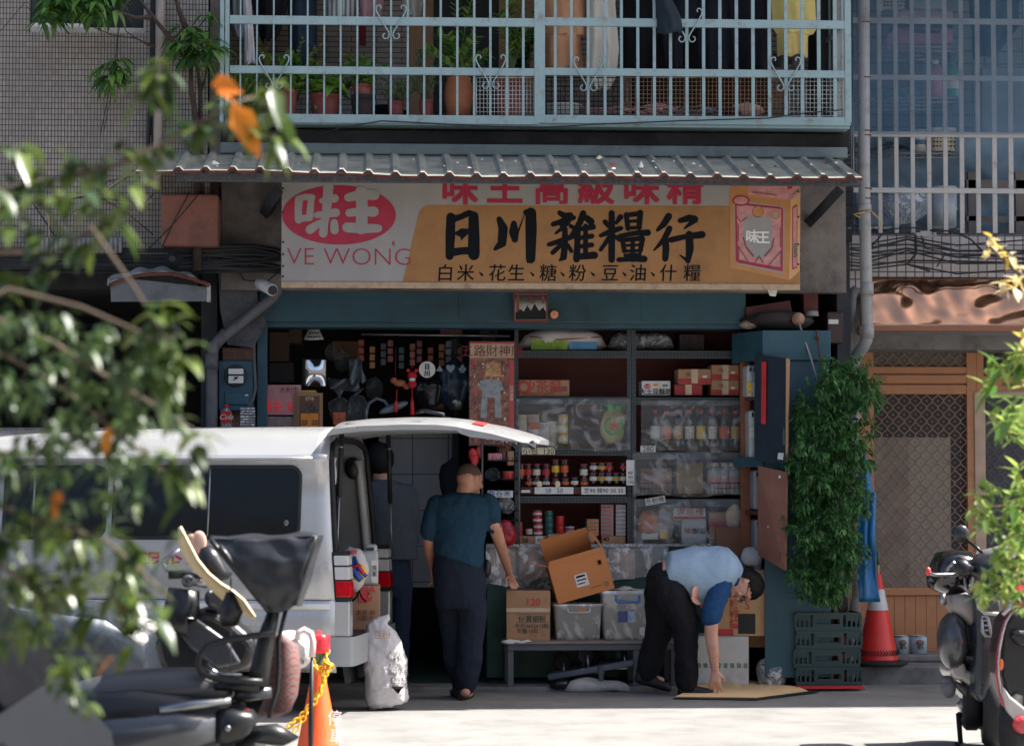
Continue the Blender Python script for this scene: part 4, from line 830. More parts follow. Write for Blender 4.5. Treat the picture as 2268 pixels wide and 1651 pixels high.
pipe('wall_pipe','beige plastic drain pipe on the mosaic wall beside the black cables',[P(356,-160,18.0),P(354,126,18.0),P(350,280,18.0),P(348,420,18.02)],.034,pm('beige_pvc',srgb(158,144,134),rough=.5,var=.08,dirt=srgb(110,98,92),damt=.35),[(P(354,232,18.0),.02)])
wires('wall_cable_bundle','black cables hanging vertically beside the beige drain pipe',[[(342,-60,18.03),(340,120,18.03),(330,260,18.03),(328,330,18.03)],[(346,-60,18.02),(344,160,18.02),(336,330,18.02)],[(338,-60,18.03),(337,100,18.04),(331,300,18.03)]],r=.014)
for l_,p_ in(('thin wire hanging down the mosaic tiles from the window corner',[(262,60,18.05),(255,140,18.05),(236,230,18.05),(222,300,18.05)]),('thin wire crossing the dark window and hanging down the tiles',[(300,-20,18.03),(262,70,18.04),(258,150,18.05),(230,290,18.05)]),('thin wire slanting at the upper left corner of the tiled wall',[(60,0,18.0),(0,70,18.0)])):wires('thin_wire',l_,[p_],r=.003,cat='wire')
ct=thing('wall_tree','dark-stemmed broad-leaved tree growing up between the tiled wall and the cage','tree',P(427,580,17.9));t=MB()
def br(pts,r):t.tube([P(*p)for p in pts],[r*(1-.55*i/(len(pts)-1))for i in range(len(pts))],n=7)
br([(436,600,17.95),(438,470,17.95),(436,380,17.95),(434,260,17.92),(424,200,17.9),(423,150,17.9)],.035);br([(447,500,17.97),(446,330,17.97),(444,210,17.95),(438,150,17.92),(426,110,17.9)],.022)
br([(423,150,17.9),(402,112,17.85),(365,70,17.8),(338,36,17.8),(300,-12,17.8)],.024);br([(335,38,17.8),(300,40,17.75),(262,26,17.7),(228,34,17.7)],.018);br([(411,60,17.9),(398,26,17.9),(384,-20,17.9)],.026)
br([(345,104,17.82),(300,85,17.78),(250,78,17.74),(205,60,17.7)],.007);br([(340,108,17.82),(310,90,17.78),(280,70,17.74),(272,55,17.7)],.006);br([(154,76,17.7),(130,50,17.7),(90,34,17.7),(60,16,17.7)],.006);br([(446,200,17.95),(458,160,17.9),(462,120,17.9)],.01);br([(290,-5,17.7),(270,20,17.7),(272,60,17.7)],.008)
t.build('trunk',pm('bark_dark',srgb(66,54,48),rough=.95,var=.3,sc=12,bump=.6,bsc=60),ct);t=MB();rr_=random.Random(11)
def whorl(u,v,Y,n,L,W,spread=1.0,dr=.7):
 p=P(u,v,Y)
 for i in range(n):
  a=2*math.pi*i/n+rr_.random();d=Vector((math.cos(a)*spread,math.sin(a)*spread*.7,rr_.uniform(-.5,.3)));leaf(t,p+d*.02,d,L*rr_.uniform(.8,1.2),W,droop=dr)
for(u,v)in((420,75),(405,60),(440,70),(455,80),(470,92),(480,105),(430,98),(410,100),(450,110),(395,92),(402,80),(466,110),(440,120),(418,128),(390,100),(425,60)):whorl(u,v,17.8+rr_.uniform(-.1,.1),7,.14,.045)
for(u,v)in((250,140),(262,155),(246,165),(238,175),(265,130),(230,150),(258,175)):whorl(u,v,17.85,6,.13,.055)
for i in range(26):whorl(rr_.uniform(92,210),rr_.uniform(-20,34),17.7+rr_.uniform(-.1,.15),6,.12,.05)
for i in range(16):whorl(rr_.uniform(180,260),rr_.uniform(-20,22),17.7+rr_.uniform(-.1,.15),6,.12,.045)
whorl(92,45,17.7,6,.12,.05);whorl(120,40,17.7,5,.11,.05);whorl(222,30,17.7,6,.13,.04);whorl(470,36,17.9,6,.1,.04);whorl(455,30,17.9,6,.1,.04)
t.build('crown',leafm('leaf_wall',srgb(40,84,44),srgb(104,146,62)),ct)
t=MB()
for(u,v)in((180,50),(210,55),(216,62),(280,55)):leaf(t,P(u,v,17.7),(.2,0,-1),.06,.04)
sbox('air_conditioner','rusty brown air conditioner housing on the wall above the cables','air conditioner',356,484,430,545,17.85,.4,pm('ac_brown',srgb(138,88,74),rough=.7,var=.08,sc=3,dirt=srgb(84,56,50),dsc=3,damt=.45),.02)
sp=[]
for i in range(16):v=548+i*3.4;sp.append([(-60,v+4+rnd.uniform(-4,4),17.95),(150,v+rnd.uniform(-8,8),17.95),(330,v+3+rnd.uniform(-5,5),17.95),(480,v+rnd.uniform(-6,6),18.0),(560,v-2+rnd.uniform(-5,8),18.1),(620,v+rnd.uniform(-4,10),18.2)])
wires('cable_bundle','thick bundle of black cables running along the left facade under the air conditioner',sp,r=.014)
sp=[[(300,390,17.98),(240,400,17.98),(210,430,17.98),(280,470,17.98),(340,520,17.98)],[(0,420,17.98),(60,430,17.98),(120,520,17.98),(200,560,17.98)],[(160,470,17.98),(230,440,17.98),(320,450,17.98),(340,430,17.98)],[(420,425,17.8),(390,480,17.8),(360,545,17.8)],[(440,430,17.82),(380,500,17.82),(330,550,17.9)],[(500,550,18.1),(540,620,18.2),(590,625,18.2),(620,600,18.2)],[(575,550,18.2),(560,640,18.3),(566,700,18.35)],[(80,440,17.98),(140,445,17.98),(230,425,17.98),(280,395,17.98)]]
wires('cable_loops','loose black cable loops in front of the mosaic wall and air conditioner',sp,r=.006)
wires('thin_wire','thin beige wire looping above the left cable bundle',[[(60,545,17.9),(64,490,17.9),(70,520,17.9),(90,540,17.9),(110,525,17.9),(102,440,17.9)],[(140,438,17.95),(230,425,17.95),(290,380,17.95)]],pm('beige_wire',srgb(170,140,110),rough=.6),'wire',.004)
t=MB();t.grid(lambda s,q:P(75+195*s,526+34*q,17.9+.012*math.sin(s*120)),120,2);tag(t.build('corrugated_panel',M_pvc,solid=.004),'small pale corrugated plastic panel in front of the left cables','panel')
aw=thing('small_awning','small battered white tin canopy with rusty edge over the left arcade','awning',P(345,668,17.7));t=MB()
t.grid(lambda s,q:P(238+228*s,632-34*math.sin(s*math.pi)**.8*(1-.2*q)-22*(1-q)*(1-s)*.6,17.5+.5*(1-q))+Vector((0,0,.012*math.sin(s*26))),60,6);t.build('tin_sheet',pm('dirty_tin',srgb(164,166,160),rough=.5,var=.15,sc=6,dirt=srgb(90,84,80),dsc=4,damt=.5),aw,solid=.006)
t=MB();t.tube([P(242+222*s/20,633-34*math.sin(s/20*math.pi)**.8*.8,17.49)for s in range(21)],.014,n=5);t.jitter(.008,20);t.build('rusty_edge',M_rust,aw)
t=MB();t.add([P(244,612,17.52),P(462,636,17.52),P(463,667,17.52),P(246,668,17.52)],[(0,1,2,3)]);t.build('front_flap',pm('dirty_flap',srgb(96,98,100),rough=.6,var=.15,dirt=srgb(60,60,62),damt=.4),aw,solid=.004)
t=MB();t.pbox(458,466,632,668,17.515,.06);t.build('end_piece',M_pvc,aw)
t=MB();c_=P(384,575,17.6);t.lathe([(.02,.12),(.03,.06),(.065,0),(.06,-.01),(.02,.05),(.001,.06)],c_,18,M=Matrix.Rotation(R(90),3,'X'));tag(t.build('horn_speaker',M_cable),'small black horn speaker on top of the tin canopy','speaker')
o=thing('security_camera','white bullet security camera on the pilaster beside the sign','camera',P(585,640,18.1));t=MB();t.tube([P(566,622,18.3),P(603,642,18.0)],.045,n=14);t.build('housing',M_white,o);t=MB();t.tube([P(601,641,18.02),P(605,643,17.99)],.036,n=14);t.build('lens',M_black,o);t=MB();t.tube([P(580,598,18.32),P(582,624,18.25)],.012,n=6);t.build('bracket',M_pvc,o)
o=pipe('diagonal_pipe','dark grimy drain pipe slanting down from the sign to the left upright pipe',[P(614,600,18.25),P(614,645,18.25),P(604,660,18.25),P(488,752,18.2),P(470,772,18.2)],.04,M_pvcd,())
o=pipe('drain_pipe','dark grimy upright drain pipe left of the brick pilaster',[P(500,735,18.22),P(474,765,18.2),P(469,790,18.2),P(468,1530,18.2)],.044,M_pvcd,[(P(469,800,18.2),.12)])
em=thing('electric_meter','round glass electricity meter on a teal box on the brick pilaster','meter',P(522,905,18.3));t=MB();t.pbox(484,561,798,910,18.30,.12);t.build('box',M_teal,em,bevel=.012);t=MB();t.pbox(497,551,868,896,18.285,.02);t.build('terminal_cover',M_teal,em,bevel=.008)
Mx=Matrix.Rotation(R(90),3,'X');c_=P(522,832,18.30);t=MB();t.lathe([(.082,0),(.084,.02),(.074,.05)],c_,28,M=Mx);t.build('ring',pm('dark_ring',srgb(50,54,58),rough=.4),em);t=MB();t.lathe([(.066,0),(.066,.054),(.001,.055)],c_,28,M=Mx);t.build('dial',M_dark,em)
t=MB();q=YS/FPX;t.pbox(506,539,816,828,18.243,.003);t.pbox(506,539,832,848,18.243,.003);t.build('dial_plates',M_paper,em);t=MB();t.pbox(518,528,834,837,18.239,.002);t.pbox(516,520,840,842,18.239,.002);t.pbox(520,524,837,840,18.239,.002);t.build('digits',M_ink,em);t=MB();t.pbox(543,550,873,876,18.28,.003);t.build('sticker',M_paper,em)
wires('pilaster_cable','grey flexible conduit curving beside the electricity meter',[[(562,700,18.33),(563,800,18.3),(566,860,18.3),(560,885,18.3),(548,900,18.3)]],M_pvcd,'cable',.012)
o=bottle('cola_bottle','empty cola bottle with a red label hanging below the electricity meter',500,895,955,18.2,26,clearm('clear_pet',(.8,.85,.86),.3,.1,.1),M_red)
t=MB();a=P(488,936,18.185);b=P(512,910,18.185);t.box(a.x,b.x,18.19,18.193,a.z,b.z);t.build('label',pm('cola_red',srgb(186,30,40),rough=.4),o);words('Cola',.055,P(500,928,18.186),M_paper,o,shear=.4)
o=thing('egg_tray_stack','stack of clear plastic trays hanging under the meter','tray stack',P(548,955,18.2),None);t=MB()
for i in range(9):t.pbox(532,565,902+i*6,906+i*6,18.2,.05)
t.build('trays',clearm('tray_clear',(.85,.87,.86),.6,.2),o,bevel=.004)
# INSIDE THE SHOP, LEFT PART
def hung(u,v0,v1,Y,m=None,r=.003):t=MB();t.tube([P(u,v0,Y),P(u,v1,Y)],r,n=4);return t
o=thing('pendant_lamp','white conical lampshade with dark dots hanging in the shop','lamp',P(695,750,18.9));t=MB();c_=P(695,752,18.9);t.lathe([(.078,0),(.07,.02),(.025,.11),(.012,.115)],(c_.x,18.9,c_.z),20,cap=False);t.build('shade',M_white,o,solid=.003);t=MB()
for j in range(3):
 for i in range(5-j):q=P(684+i*6+j*3,746-j*9,18.82+j*.015);t.ell(q,.007,0,6,4)
t.build('dots',M_ink,o);t=hung(695,715,700,18.9);t.build('cord',M_cable,o)
o=thing('shop_mirror','rounded convex mirror in a black frame hanging inside the shop','mirror',P(698,858,18.75));t=MB();t.pbox(668,724,793,858,18.78,.03);t.build('frame',M_black,o,bevel=.02)
t=MB();t.grid(lambda s,q:P(677+44*s,797+57*q,18.77-.02*math.sin(s*math.pi)*math.sin(q*math.pi)),10,10);t.build('glass',pm('mirror_clear',srgb(225,228,230),rough=.04,metal=1,var=.02),o)
def poster(name,lab,u0,u1,v0,v1,Y,m,cat='poster',d=.004):t=MB();t.pbox(u0,u1,v0,v1,Y,d);return tag(t.build(name,m),lab,cat)
M_pnk=pm('poster_pink',srgb(206,140,140),rough=.5,var=.12,sc=9,dirt=srgb(196,180,176),dsc=6,damt=.4)
o=poster('pink_board','pink printed board with red lit characters at the left of the shop',592,667,852,918,18.6,M_pnk,'sign board');words('福王 好運',.085,P(632,908,18.595),pm('red_glow',srgb(240,50,60),rough=.5,emit=.08),o);words('大利市',.05,P(640,868,18.595),pm('grey_print',srgb(110,80,90)),o)
t=MB();t.pbox(590,664,922,960,18.6,.1);tag(t.build('goods_box',pm('grey_goods',srgb(150,130,128),rough=.6,var=.3,sc=20)),'pale box of small goods under the pink board','box')
M_ylw=pm('yellow_card',srgb(226,176,60),rough=.6)
poster('yellow_folder','bright yellow folder behind the hanging calendars',648,700,864,900,18.62,M_ylw,'folder')
for k in range(3):
 o=poster('wall_calendar',('brown and orange calendar hanging in front of the yellow folder','brown calendar edge behind the orange calendar','pale calendar edge rearmost behind the yellow folder')[k],660-k*5,711-k*4+(k==1)*8,872-k*2,955,18.56+k*.012,M_kraft,'calendar',.006);o['group']='hanging calendars'
 if k==0:
  t=MB();t.pbox(663,708,876,950,18.556,.002);t.build('brown_print',pm('cal_brown',srgb(112,72,52),rough=.5,var=.15),o);t=MB();t.pbox(666,705,915,950,18.552,.002);t.build('orange_print',pm('cal_orange',srgb(226,140,44),rough=.5),o)
  t=MB();t.pbox(668,704,893,912,18.552,.002);t.build('picture',pm('cal_pic',srgb(90,70,60),rough=.5,var=.9,sc=50),o);words('25  25',.05,P(686,940,18.549),M_brn,o,bold=.002);words('好味',.035,P(686,886,18.551),M_cream,o)
def bag(name,lab,u,v,Y,ru,rv_,m,seed=1,tie=True,cat='bag',dy=.7):
 a=P(u-ru,v,Y);b=P(u+ru,v-rv_,Y);r=(b.x-a.x)/2;h=(b.z-a.z);o=thing(name,lab,cat,((a.x+b.x)/2,Y,P(u,v+rv_,Y).z));t=MB();t.ell(((a.x+b.x)/2,Y,a.z),(r,r*dy,h),0,20,14)
 for i in range(len(t.v)):
  q=t.v[i];k=noise.noise(Vector((q.x*9+seed,q.y*9,q.z*9)))+.5*noise.noise(Vector((q.x*22+seed,q.y*22,q.z*22)));t.v[i]=q+(q-Vector(((a.x+b.x)/2,Y,a.z)))*.22*k
 t.build('bag',m,o)
 if tie:t=MB();t.lathe([(r*.14,0),(r*.1,h*.12),(r*.5,h*.5),(r*.46,h*.5)],((a.x+b.x)/2,Y,a.z+h*.93),10,cap=False);t.jitter(.03,9);t.build('knot',m,o,solid=.002)
 return o
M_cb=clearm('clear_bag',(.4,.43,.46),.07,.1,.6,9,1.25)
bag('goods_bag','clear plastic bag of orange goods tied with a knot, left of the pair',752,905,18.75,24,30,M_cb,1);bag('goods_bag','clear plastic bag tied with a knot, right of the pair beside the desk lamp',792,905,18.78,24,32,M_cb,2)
t=MB();t.pbox(738,766,912,940,18.75,.04);tag(t.build('goods_packet',pm('orange_packet',srgb(204,96,48),rough=.4,var=.3,sc=30)),'orange packet inside the left knotted plastic bag','packet')
for nm_,lb_,(u0,v0,u1,v1,Y_),c_ in(('plastic_bag','grey-blue plastic carrier bags hanging from a hook, upper strip',(770,795,805,850,18.95),(120,134,142)),('plastic_bag','grey plastic carrier bags bunched left of the hook',(725,838,790,862,18.95),(104,108,112))):
 t=MB();t.grid(lambda s,q:P(u0+(u1-u0)*s,v0+(v1-v0)*q,Y_+.05*math.sin(s*9+q*4)),16,10);t.jitter(.03,8);tag(t.build(nm_,pm('bagc'+str(c_[0]),srgb(*c_),rough=.3),solid=.003),lb_,'bag')
dl=thing('desk_lamp','grey gooseneck desk lamp with a flat oval head inside the shop','lamp',P(812,950,18.9));M_dl=pm('lamp_grey',srgb(120,136,146),rough=.35);t=MB();t.tube([P(811,960,18.9),P(811,910,18.9),P(818,892,18.9),P(835,882,18.88),P(852,888,18.86),P(860,900,18.84)],.012,n=8);t.build('gooseneck',M_dl,dl);t=MB();c_=P(872,902,18.8);t.ell(c_,(.12,.06,.03),0,18,10,M=Matrix.Rotation(R(-20),3,'Y'));t.build('head',M_dl,dl)
M_fox=pm('toy_tan',srgb(176,104,70),rough=.9)
o=thing('hanging_toy','small tan plush toy charm hanging on a red cord','toy',P(888,862,18.7));t=MB();t.ell(P(886,848,18.7),(.05,.03,.028));t.ell(P(872,842,18.69),(.026,.024,.024));t.ell(P(900,856,18.7),(.024,.02,.02));t.build('body',M_fox,o);t=hung(876,835,770,18.7);t.build('cord',M_rust,o)
o=thing('hanging_toy','small red plush charm with round ears and a tassel','toy',P(913,920,18.68));t=MB();t.ell(P(913,832,18.66),(.036,.03,.034));t.ell(P(904,820,18.66),(.016,.01,.016));t.ell(P(922,820,18.66),(.016,.01,.016));t.ell(P(913,850,18.66),(.034,.03,.036));t.build('body',pm('toy_red',srgb(192,36,44),rough=.85,var=.1),o);t=MB();t.ell(P(913,840,18.632),(.026,.012,.014));t.build('muzzle',M_white,o);t=hung(913,815,760,18.66);t.tube([P(913,862,18.66),P(913,880,18.66)],.004,n=4);t.build('cord',M_redl,o);t=MB();t.tube([P(913,880,18.66),P(913,892,18.66),P(913,918,18.66)],[.006,.014,.018],n=8);t.build('tassel',M_redl,o)
o=thing('tassel_charm','red tassel hanging below the tan toy charm','charm',P(876,910,18.7));t=MB();t.tube([P(879,862,18.7),P(878,885,18.7)],.004,n=4);t.tube([P(878,885,18.7),P(877,892,18.7),P(876,912,18.7)],[.006,.013,.016],n=8);t.build('tassel',M_redl,o)
o=thing('round_tag','round white tag with the shop characters on a dark bag','tag',P(946,838,18.65));c_=P(946,818,18.66);t=MB();t.lathe([(.063,0),(.063,.006)],c_,30,M=Mx);t.build('disc',M_white,o);t=MB();t.lathe([(.064,-.003),(.064,.004)],c_,30,M=Mx);t.build('rim',M_redl,o);words('日',.046,(c_.x,18.652,c_.z+.006),M_ink,o,bold=.002);words('川',.046,(c_.x,18.652,c_.z-.046),M_ink,o,bold=.002)
M_bpl=pm('black_plastic',srgb(26,28,34),rough=.2,var=.3)
bag('dark_bag','black plastic bag hanging behind the round white tag',950,860,18.95,34,48,M_bpl,4,False);bag('dark_bag','navy plastic bag with pale pattern hanging left of the poster',1005,850,18.95,34,52,pm('navy_plastic',srgb(40,54,74),rough=.25,var=.2),5,False)
words('▲ ♥ ♣',.06,P(1000,822,18.72),pm('pale_print',srgb(150,160,170)),bpy.data.objects['dark_bag.001'])
o=thing('steel_pot','small steel canister inside the shop beside the poster','canister',P(1012,905,18.9));t=MB();a=P(996,906,18.9);b=P(1028,872,18.9);t.lathe([((b.x-a.x)/2,0),((b.x-a.x)/2,b.z-a.z),(.001,b.z-a.z)],((a.x+b.x)/2,18.95,a.z),18);t.build('canister',M_steel,o)
t=MB();t.pbox(976,1024,716,740,18.95,.3);tag(t.build('ceiling_box',pm('brown_boxd',srgb(110,72,60),rough=.8)),'brown cardboard box stored up under the shop ceiling','box')
t=MB();t.tube([P(800,740,18.8),P(1130,744,18.8)],.01,n=6);tag(t.build('hanging_rail',M_steel),'thin steel rail for hanging goods under the shop ceiling','rail')
for k,(u,v)in enumerate(((742,780),(760,800),(1005,770),(830,860),(1080,735))):bag('goods_bag','dim clear plastic bag hanging inside the shop' if False else['dark clear bag hanging at the upper left inside the shop','dark clear bag low beside the hanging mirror','dark clear bag under the hanging rail near the poster','small dark clear bag above the desk lamp','small dark clear bag above the temple poster'][k],u,v,19.1,20,24,M_cb,6+k,False)
o=thing('temple_poster','tall red and gold temple festival poster in clear plastic','poster',P(1090,985,18.5));t=MB();t.pbox(1040,1139,757,985,18.52,.006);t.build('sheet',pm('poster_base',srgb(140,62,44),rough=.5,var=.7,sc=22,dirt=srgb(196,140,86),dsc=30,damt=.42),o)
t=MB();t.pbox(1041,1138,758,792,18.516,.002);t.build('title_band',pm('poster_cream',srgb(216,176,140),rough=.5),o);words('五路財神廟',.098,P(1090,787,18.513),pm('poster_red',srgb(120,22,28)),o,sx=.98)
t=MB();t.pbox(1041,1138,757,761,18.512,.002);t.pbox(1128,1138,796,985,18.516,.002);t.ell(P(1048,803,18.52),(.02,.006,.02));t.ell(P(1130,803,18.52),(.02,.006,.02));t.build('red_trim',M_redl,o)
t=MB();t.ppoly([(1064,842),(1086,838),(1110,844),(1116,862),(1108,866),(1112,925),(1096,925),(1096,880),(1080,880),(1078,925),(1064,925),(1068,866),(1060,860)],18.514,.003);t.build('grey_gate',pm('poster_grey',srgb(160,160,160),rough=.5,var=.3,sc=30),o)
t=MB();t.ppoly([(1076,806),(1092,800),(1108,806),(1110,834),(1074,834)],18.514,.002);t.build('gold_figure',pm('poster_gold',srgb(206,150,92),rough=.5,var=.5,sc=40),o)
words('招\n財\n進\n寶',.03,P(1133,860,18.513),M_cream,o)
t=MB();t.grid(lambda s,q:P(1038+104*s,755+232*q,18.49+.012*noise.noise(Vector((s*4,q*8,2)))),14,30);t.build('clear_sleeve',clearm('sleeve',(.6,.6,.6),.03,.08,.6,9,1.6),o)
PK=[srgb(*c)for c in((150,60,50),(176,120,60),(90,96,110),(120,70,60),(60,90,80),(170,150,120),(110,50,70))]
for i in range(11):
 u=800+i*21.5+(i%3)*3;v=752+(i*37)%22;o=thing('snack_strip','hanging strip of %s packets, number %d from the left on the shop ceiling rail'%(('red','ochre','grey','brown','green','cream','plum')[i%7],i+1),'packets',P(u,v+60,19.0+.1*(i%3)),'packet strips on the ceiling rail');t=MB()
 for k in range(3):t.pbox(u-6,u+6,v+k*17,v+k*17+14,19.0+.1*(i%3),.02)
 t.build('packets',pm('packet_%d'%(i%7),PK[i%7],rough=.35,var=.35,sc=40),o,bevel=.004);t=hung(u,742,v+48,19.012+.1*(i%3),r=.002);t.build('string',M_cable,o)
for k,(u0,u1,v0,v1)in enumerate(((596,640,735,800),(596,650,802,846),(735,800,755,792),(930,985,862,905),(1002,1030,800,866),(735,765,945,985),(640,668,720,760))):
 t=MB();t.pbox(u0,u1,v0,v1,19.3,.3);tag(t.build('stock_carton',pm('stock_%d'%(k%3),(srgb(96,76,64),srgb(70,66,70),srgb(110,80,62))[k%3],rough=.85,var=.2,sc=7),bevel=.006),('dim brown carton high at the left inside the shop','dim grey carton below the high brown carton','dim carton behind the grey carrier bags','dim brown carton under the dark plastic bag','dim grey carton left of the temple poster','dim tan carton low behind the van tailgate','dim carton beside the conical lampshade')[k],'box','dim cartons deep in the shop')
t=MB();rq=random.Random(3)
for i in range(90):
 u=rq.uniform(1043,1124);v=rq.uniform(798,980);w_=rq.uniform(1.5,5);h_=rq.uniform(2,7)
 if 1062<u<1114 and 838<v<926:continue
 t.pbox(u,u+w_,v,v+h_,18.5165-.00001*i,.001,i%3)
t.build('printed_figures',[M_cream,pm('poster_dark',srgb(70,30,26),rough=.5),pm('poster_gold',(0,0,0))],bpy.data.objects['temple_poster'])
# SHELVES AND GOODS
M_slot=pm('slotted_steel',srgb(60,68,72),rough=.5,var=.12,sc=6)
YF=18.62
M_bboard=pm('back_board',srgb(96,52,46),rough=.8,var=.12,sc=2)
def shelf_unit(lab,u0,u1,levels,drop=15):
 o=thing('steel_shelf',lab,'shelf',P((u0+u1)/2,1206,YF));
 for u in(u0,u1-8):
  rect(u,u+8,730,1206,YF,.03,'upright',M_slot,o,0);q=P(u+4,1000,YF);t=MB()
  for k in range(46):z=P(u+4,735+k*10.3,YF).z;t.box(q.x-.005,q.x+.005,YF-.002,YF+.002,z-.01,z+.006)
  t.build('slots',M_black,o)
 for v in levels:
  rect(u0+8,u1-8,v,v+drop,YF+.004,.03,'shelf_front',M_slot,o,0);t=MB();n=int((u1-u0-16)/7.4)
  for row in(0,1):
   for k in range(n):q=P(u0+12+k*7.4,v+drop*(.33+.36*row),YF+.002);t.box(q.x-.008,q.x+.008,q.y,q.y+.004,q.z-.006,q.z+.006)
  t.build('slots',M_black,o)
  t=MB();a=P(u0+8,v,YF+.03);b=P(u1-8,v,YF+.03);t.box(a.x,b.x,YF+.034,19.05,a.z-.02,a.z);t.build('shelf_board',M_bboard,o)
 return o
rect(1146,1640,725,1206,19.1,.03,'shelf_back',M_bboard,shelf_unit('slotted steel shelf of sauce jars and tins, left of the two shelves',1140,1398,(777,879,993,1098,1204)),0)
shelf_unit('slotted steel shelf behind clear plastic sheets, right of the two shelves',1400,1648,(777,880,1000,1104,1206),16)
YG=18.68
def carton(name,lab,u0,u1,v0,v1,Y,d,m,group=None,txt=(),cat='box',tape=None,band=None,bev=.004):
 t=MB();t.pbox(u0,u1,v0,v1,Y,d);o=tag(t.build(name,m,bevel=bev,seg=1),lab,cat,group)
 if tape:t=MB();t.pbox((u0+u1)/2-tape,(u0+u1)/2+tape,v0,v0+(v1-v0)*.95,Y-.002,.001);t.build('tape',pm('tape',srgb(206,180,150),rough=.25),o)
 if band:
  for(k0,k1,bm_)in band:t=MB();t.pbox(u0+.5,u1-.5,v0+(v1-v0)*k0,v0+(v1-v0)*k1,Y-.0015,.001);t.build('printed_band',bm_,o)
 for(s_,h,uu,vv,m_)in txt:words(s_,h,P(uu,vv,Y-.003),m_,o,bold=h*.006)
 return o
M_bandr=pm('band_red',srgb(176,60,56),rough=.6,var=.15,sc=12)
carton('sauce_carton','kraft carton of barbecue sauce with red lettering, alone on the upper left shelf',1149,1261,841,877,YG,.2,M_kraft,txt=(('沙茶醬',.105,1201,866,M_bandr),('BARBECUE SAUCE',.03,1192,874,M_bandr)))
t=MB();c_=P(1160,857,YG-.004);t.lathe([(.05,0),(.05,.002)],c_,20,M=Mx);t.lathe([(.03,.001),(.03,.003)],c_,12,mi=1,M=Mx);t.pbox(1227,1256,855,866,YG-.003,.002,2);t.build('emblem',[M_bandr,M_kraft,M_brn],bpy.data.objects['sauce_carton'])
o=carton('white_carton','small white carton with a red oval logo on the upper right shelf',1421,1485,843,875,YG,.2,M_white,txt=(('大土豆麵筋',.05,1452,872,M_ink),('品味',.022,1473,855,M_ink)))
t=MB();t.ell(P(1434,855,YG),(.026,.004,.02));t.build('red_oval',M_redl,o);t=MB();t.ell(P(1452,852,YG),(.02,.003,.011));t.build('orange_mark',pm('orange_mark',srgb(230,150,60)),o);words('大茂',.024,P(1434,858,YG-.005),M_paper,o)
for(u0,u1,v0,v1,l)in((1502,1575,817,850,'kraft carton with a red lower band lying on the flat red carton'),(1576,1637,808,841,'kraft carton with a red band, upper of the pair by the cabinet'),(1576,1637,842,875,'kraft carton with a red band, lower of the pair by the cabinet')):
 o=carton('banded_carton',l,u0,u1,v0,v1,YG,.25,M_kraft,'banded cartons on the shelf',tape=7,band=((.62,.97,M_bandr),));words('味',.04,P(u0+22,v0+16,YG-.003),M_brn,o);t=MB();t.pbox(u1-18,u1-9,v0+14,v0+19,YG-.004,.002);t.build('label',M_paper,o)
carton('red_carton','flat dark red carton with a tape strip under a kraft carton',1494,1556,851,875,YG,.25,pm('carton_red',srgb(160,56,58),rough=.7),tape=7)
def sack_lying(name,lab,u0,u1,v0,v1,Y,d,m,seed,cat='sack'):
 a=P(u0,v1,Y);b=P(u1,v0,Y);cx=(a.x+b.x)/2;hw=(b.x-a.x)/2;hz=(b.z-a.z)/2;cz=(a.z+b.z)/2;R_=[]
 for i in range(15):
  q=-1+2*i/14;k=(1-abs(q)**4)**.5*.9+.1;R_.append(((cx+q*hw,Y+d,cz-hz*(1-k)*.55),(0,d*k,0),(0,0,hz*k)))
 t=MB();t.loft(R_,22,pw=3.0)
 for i in range(len(t.v)):
  q=t.v[i];t.v[i]=q+Vector((0,noise.noise(q*7+Vector((seed,0,0)))*.025,noise.noise(q*6+Vector((0,seed,0)))*.025))
 return tag(t.build(name,m),lab,cat)
M_sackw=pm('woven_sack',srgb(206,200,200),rough=.6,var=.06,sc=7,bump=.25,bsc=120)
o=sack_lying('printed_sack','big white printed sack lying on top of the left shelf',1151,1348,728,775,18.72,.17,M_sackw,1)
def sticker(o,u0,u1,v0,v1,Y,m,name='print'):t=MB();t.pbox(u0,u1,v0,v1,Y,.004);return t.build(name,m,o)
sticker(o,1176,1256,752,774,18.715,pm('sack_green',srgb(136,170,60),rough=.6,var=.4,sc=14));sticker(o,1262,1322,757,773,18.715,pm('sack_blue',srgb(96,160,206),rough=.6,var=.25,sc=20));t=MB();t.tube([P(1172,745,18.73),P(1240,752,18.715),P(1330,746,18.73)],.004,n=4);t.build('seam',M_bandr,o)
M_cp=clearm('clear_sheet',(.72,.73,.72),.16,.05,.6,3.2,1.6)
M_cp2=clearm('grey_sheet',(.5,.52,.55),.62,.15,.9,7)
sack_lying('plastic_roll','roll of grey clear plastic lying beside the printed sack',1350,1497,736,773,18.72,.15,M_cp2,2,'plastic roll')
carton('dark_box','dark boxes stored deep on top of the right shelf',1505,1560,740,775,18.85,.2,pm('dark_goods',srgb(74,62,64),rough=.7,var=.4,sc=14))
def tin(u,vb,vt,Y,w_,m,mt,lab,group=None,name='food_tin',cat='tin',bandm=None):
 a=P(u-w_/2,vb,Y);b=P(u+w_/2,vt,Y);r=(b.x-a.x)/2;h=b.z-a.z;c=((a.x+b.x)/2,Y+r,a.z);o=thing(name,lab,cat,c,group)
 t=MB();t.lathe([(r*.97,0),(r,.02*h),(r,.9*h),(r*.96,.94*h)],c,16);t.build('body',m,o);t=MB();t.lathe([(r*1.01,.92*h),(r*1.01,h),(r*.9,h),(.001,h)],c,16);t.build('rim',mt,o)
 if bandm:t=MB();t.lathe([(r*1.012,.26*h),(r*1.012,.64*h)],c,16,cap=False);t.build('label',bandm,o)
 return o
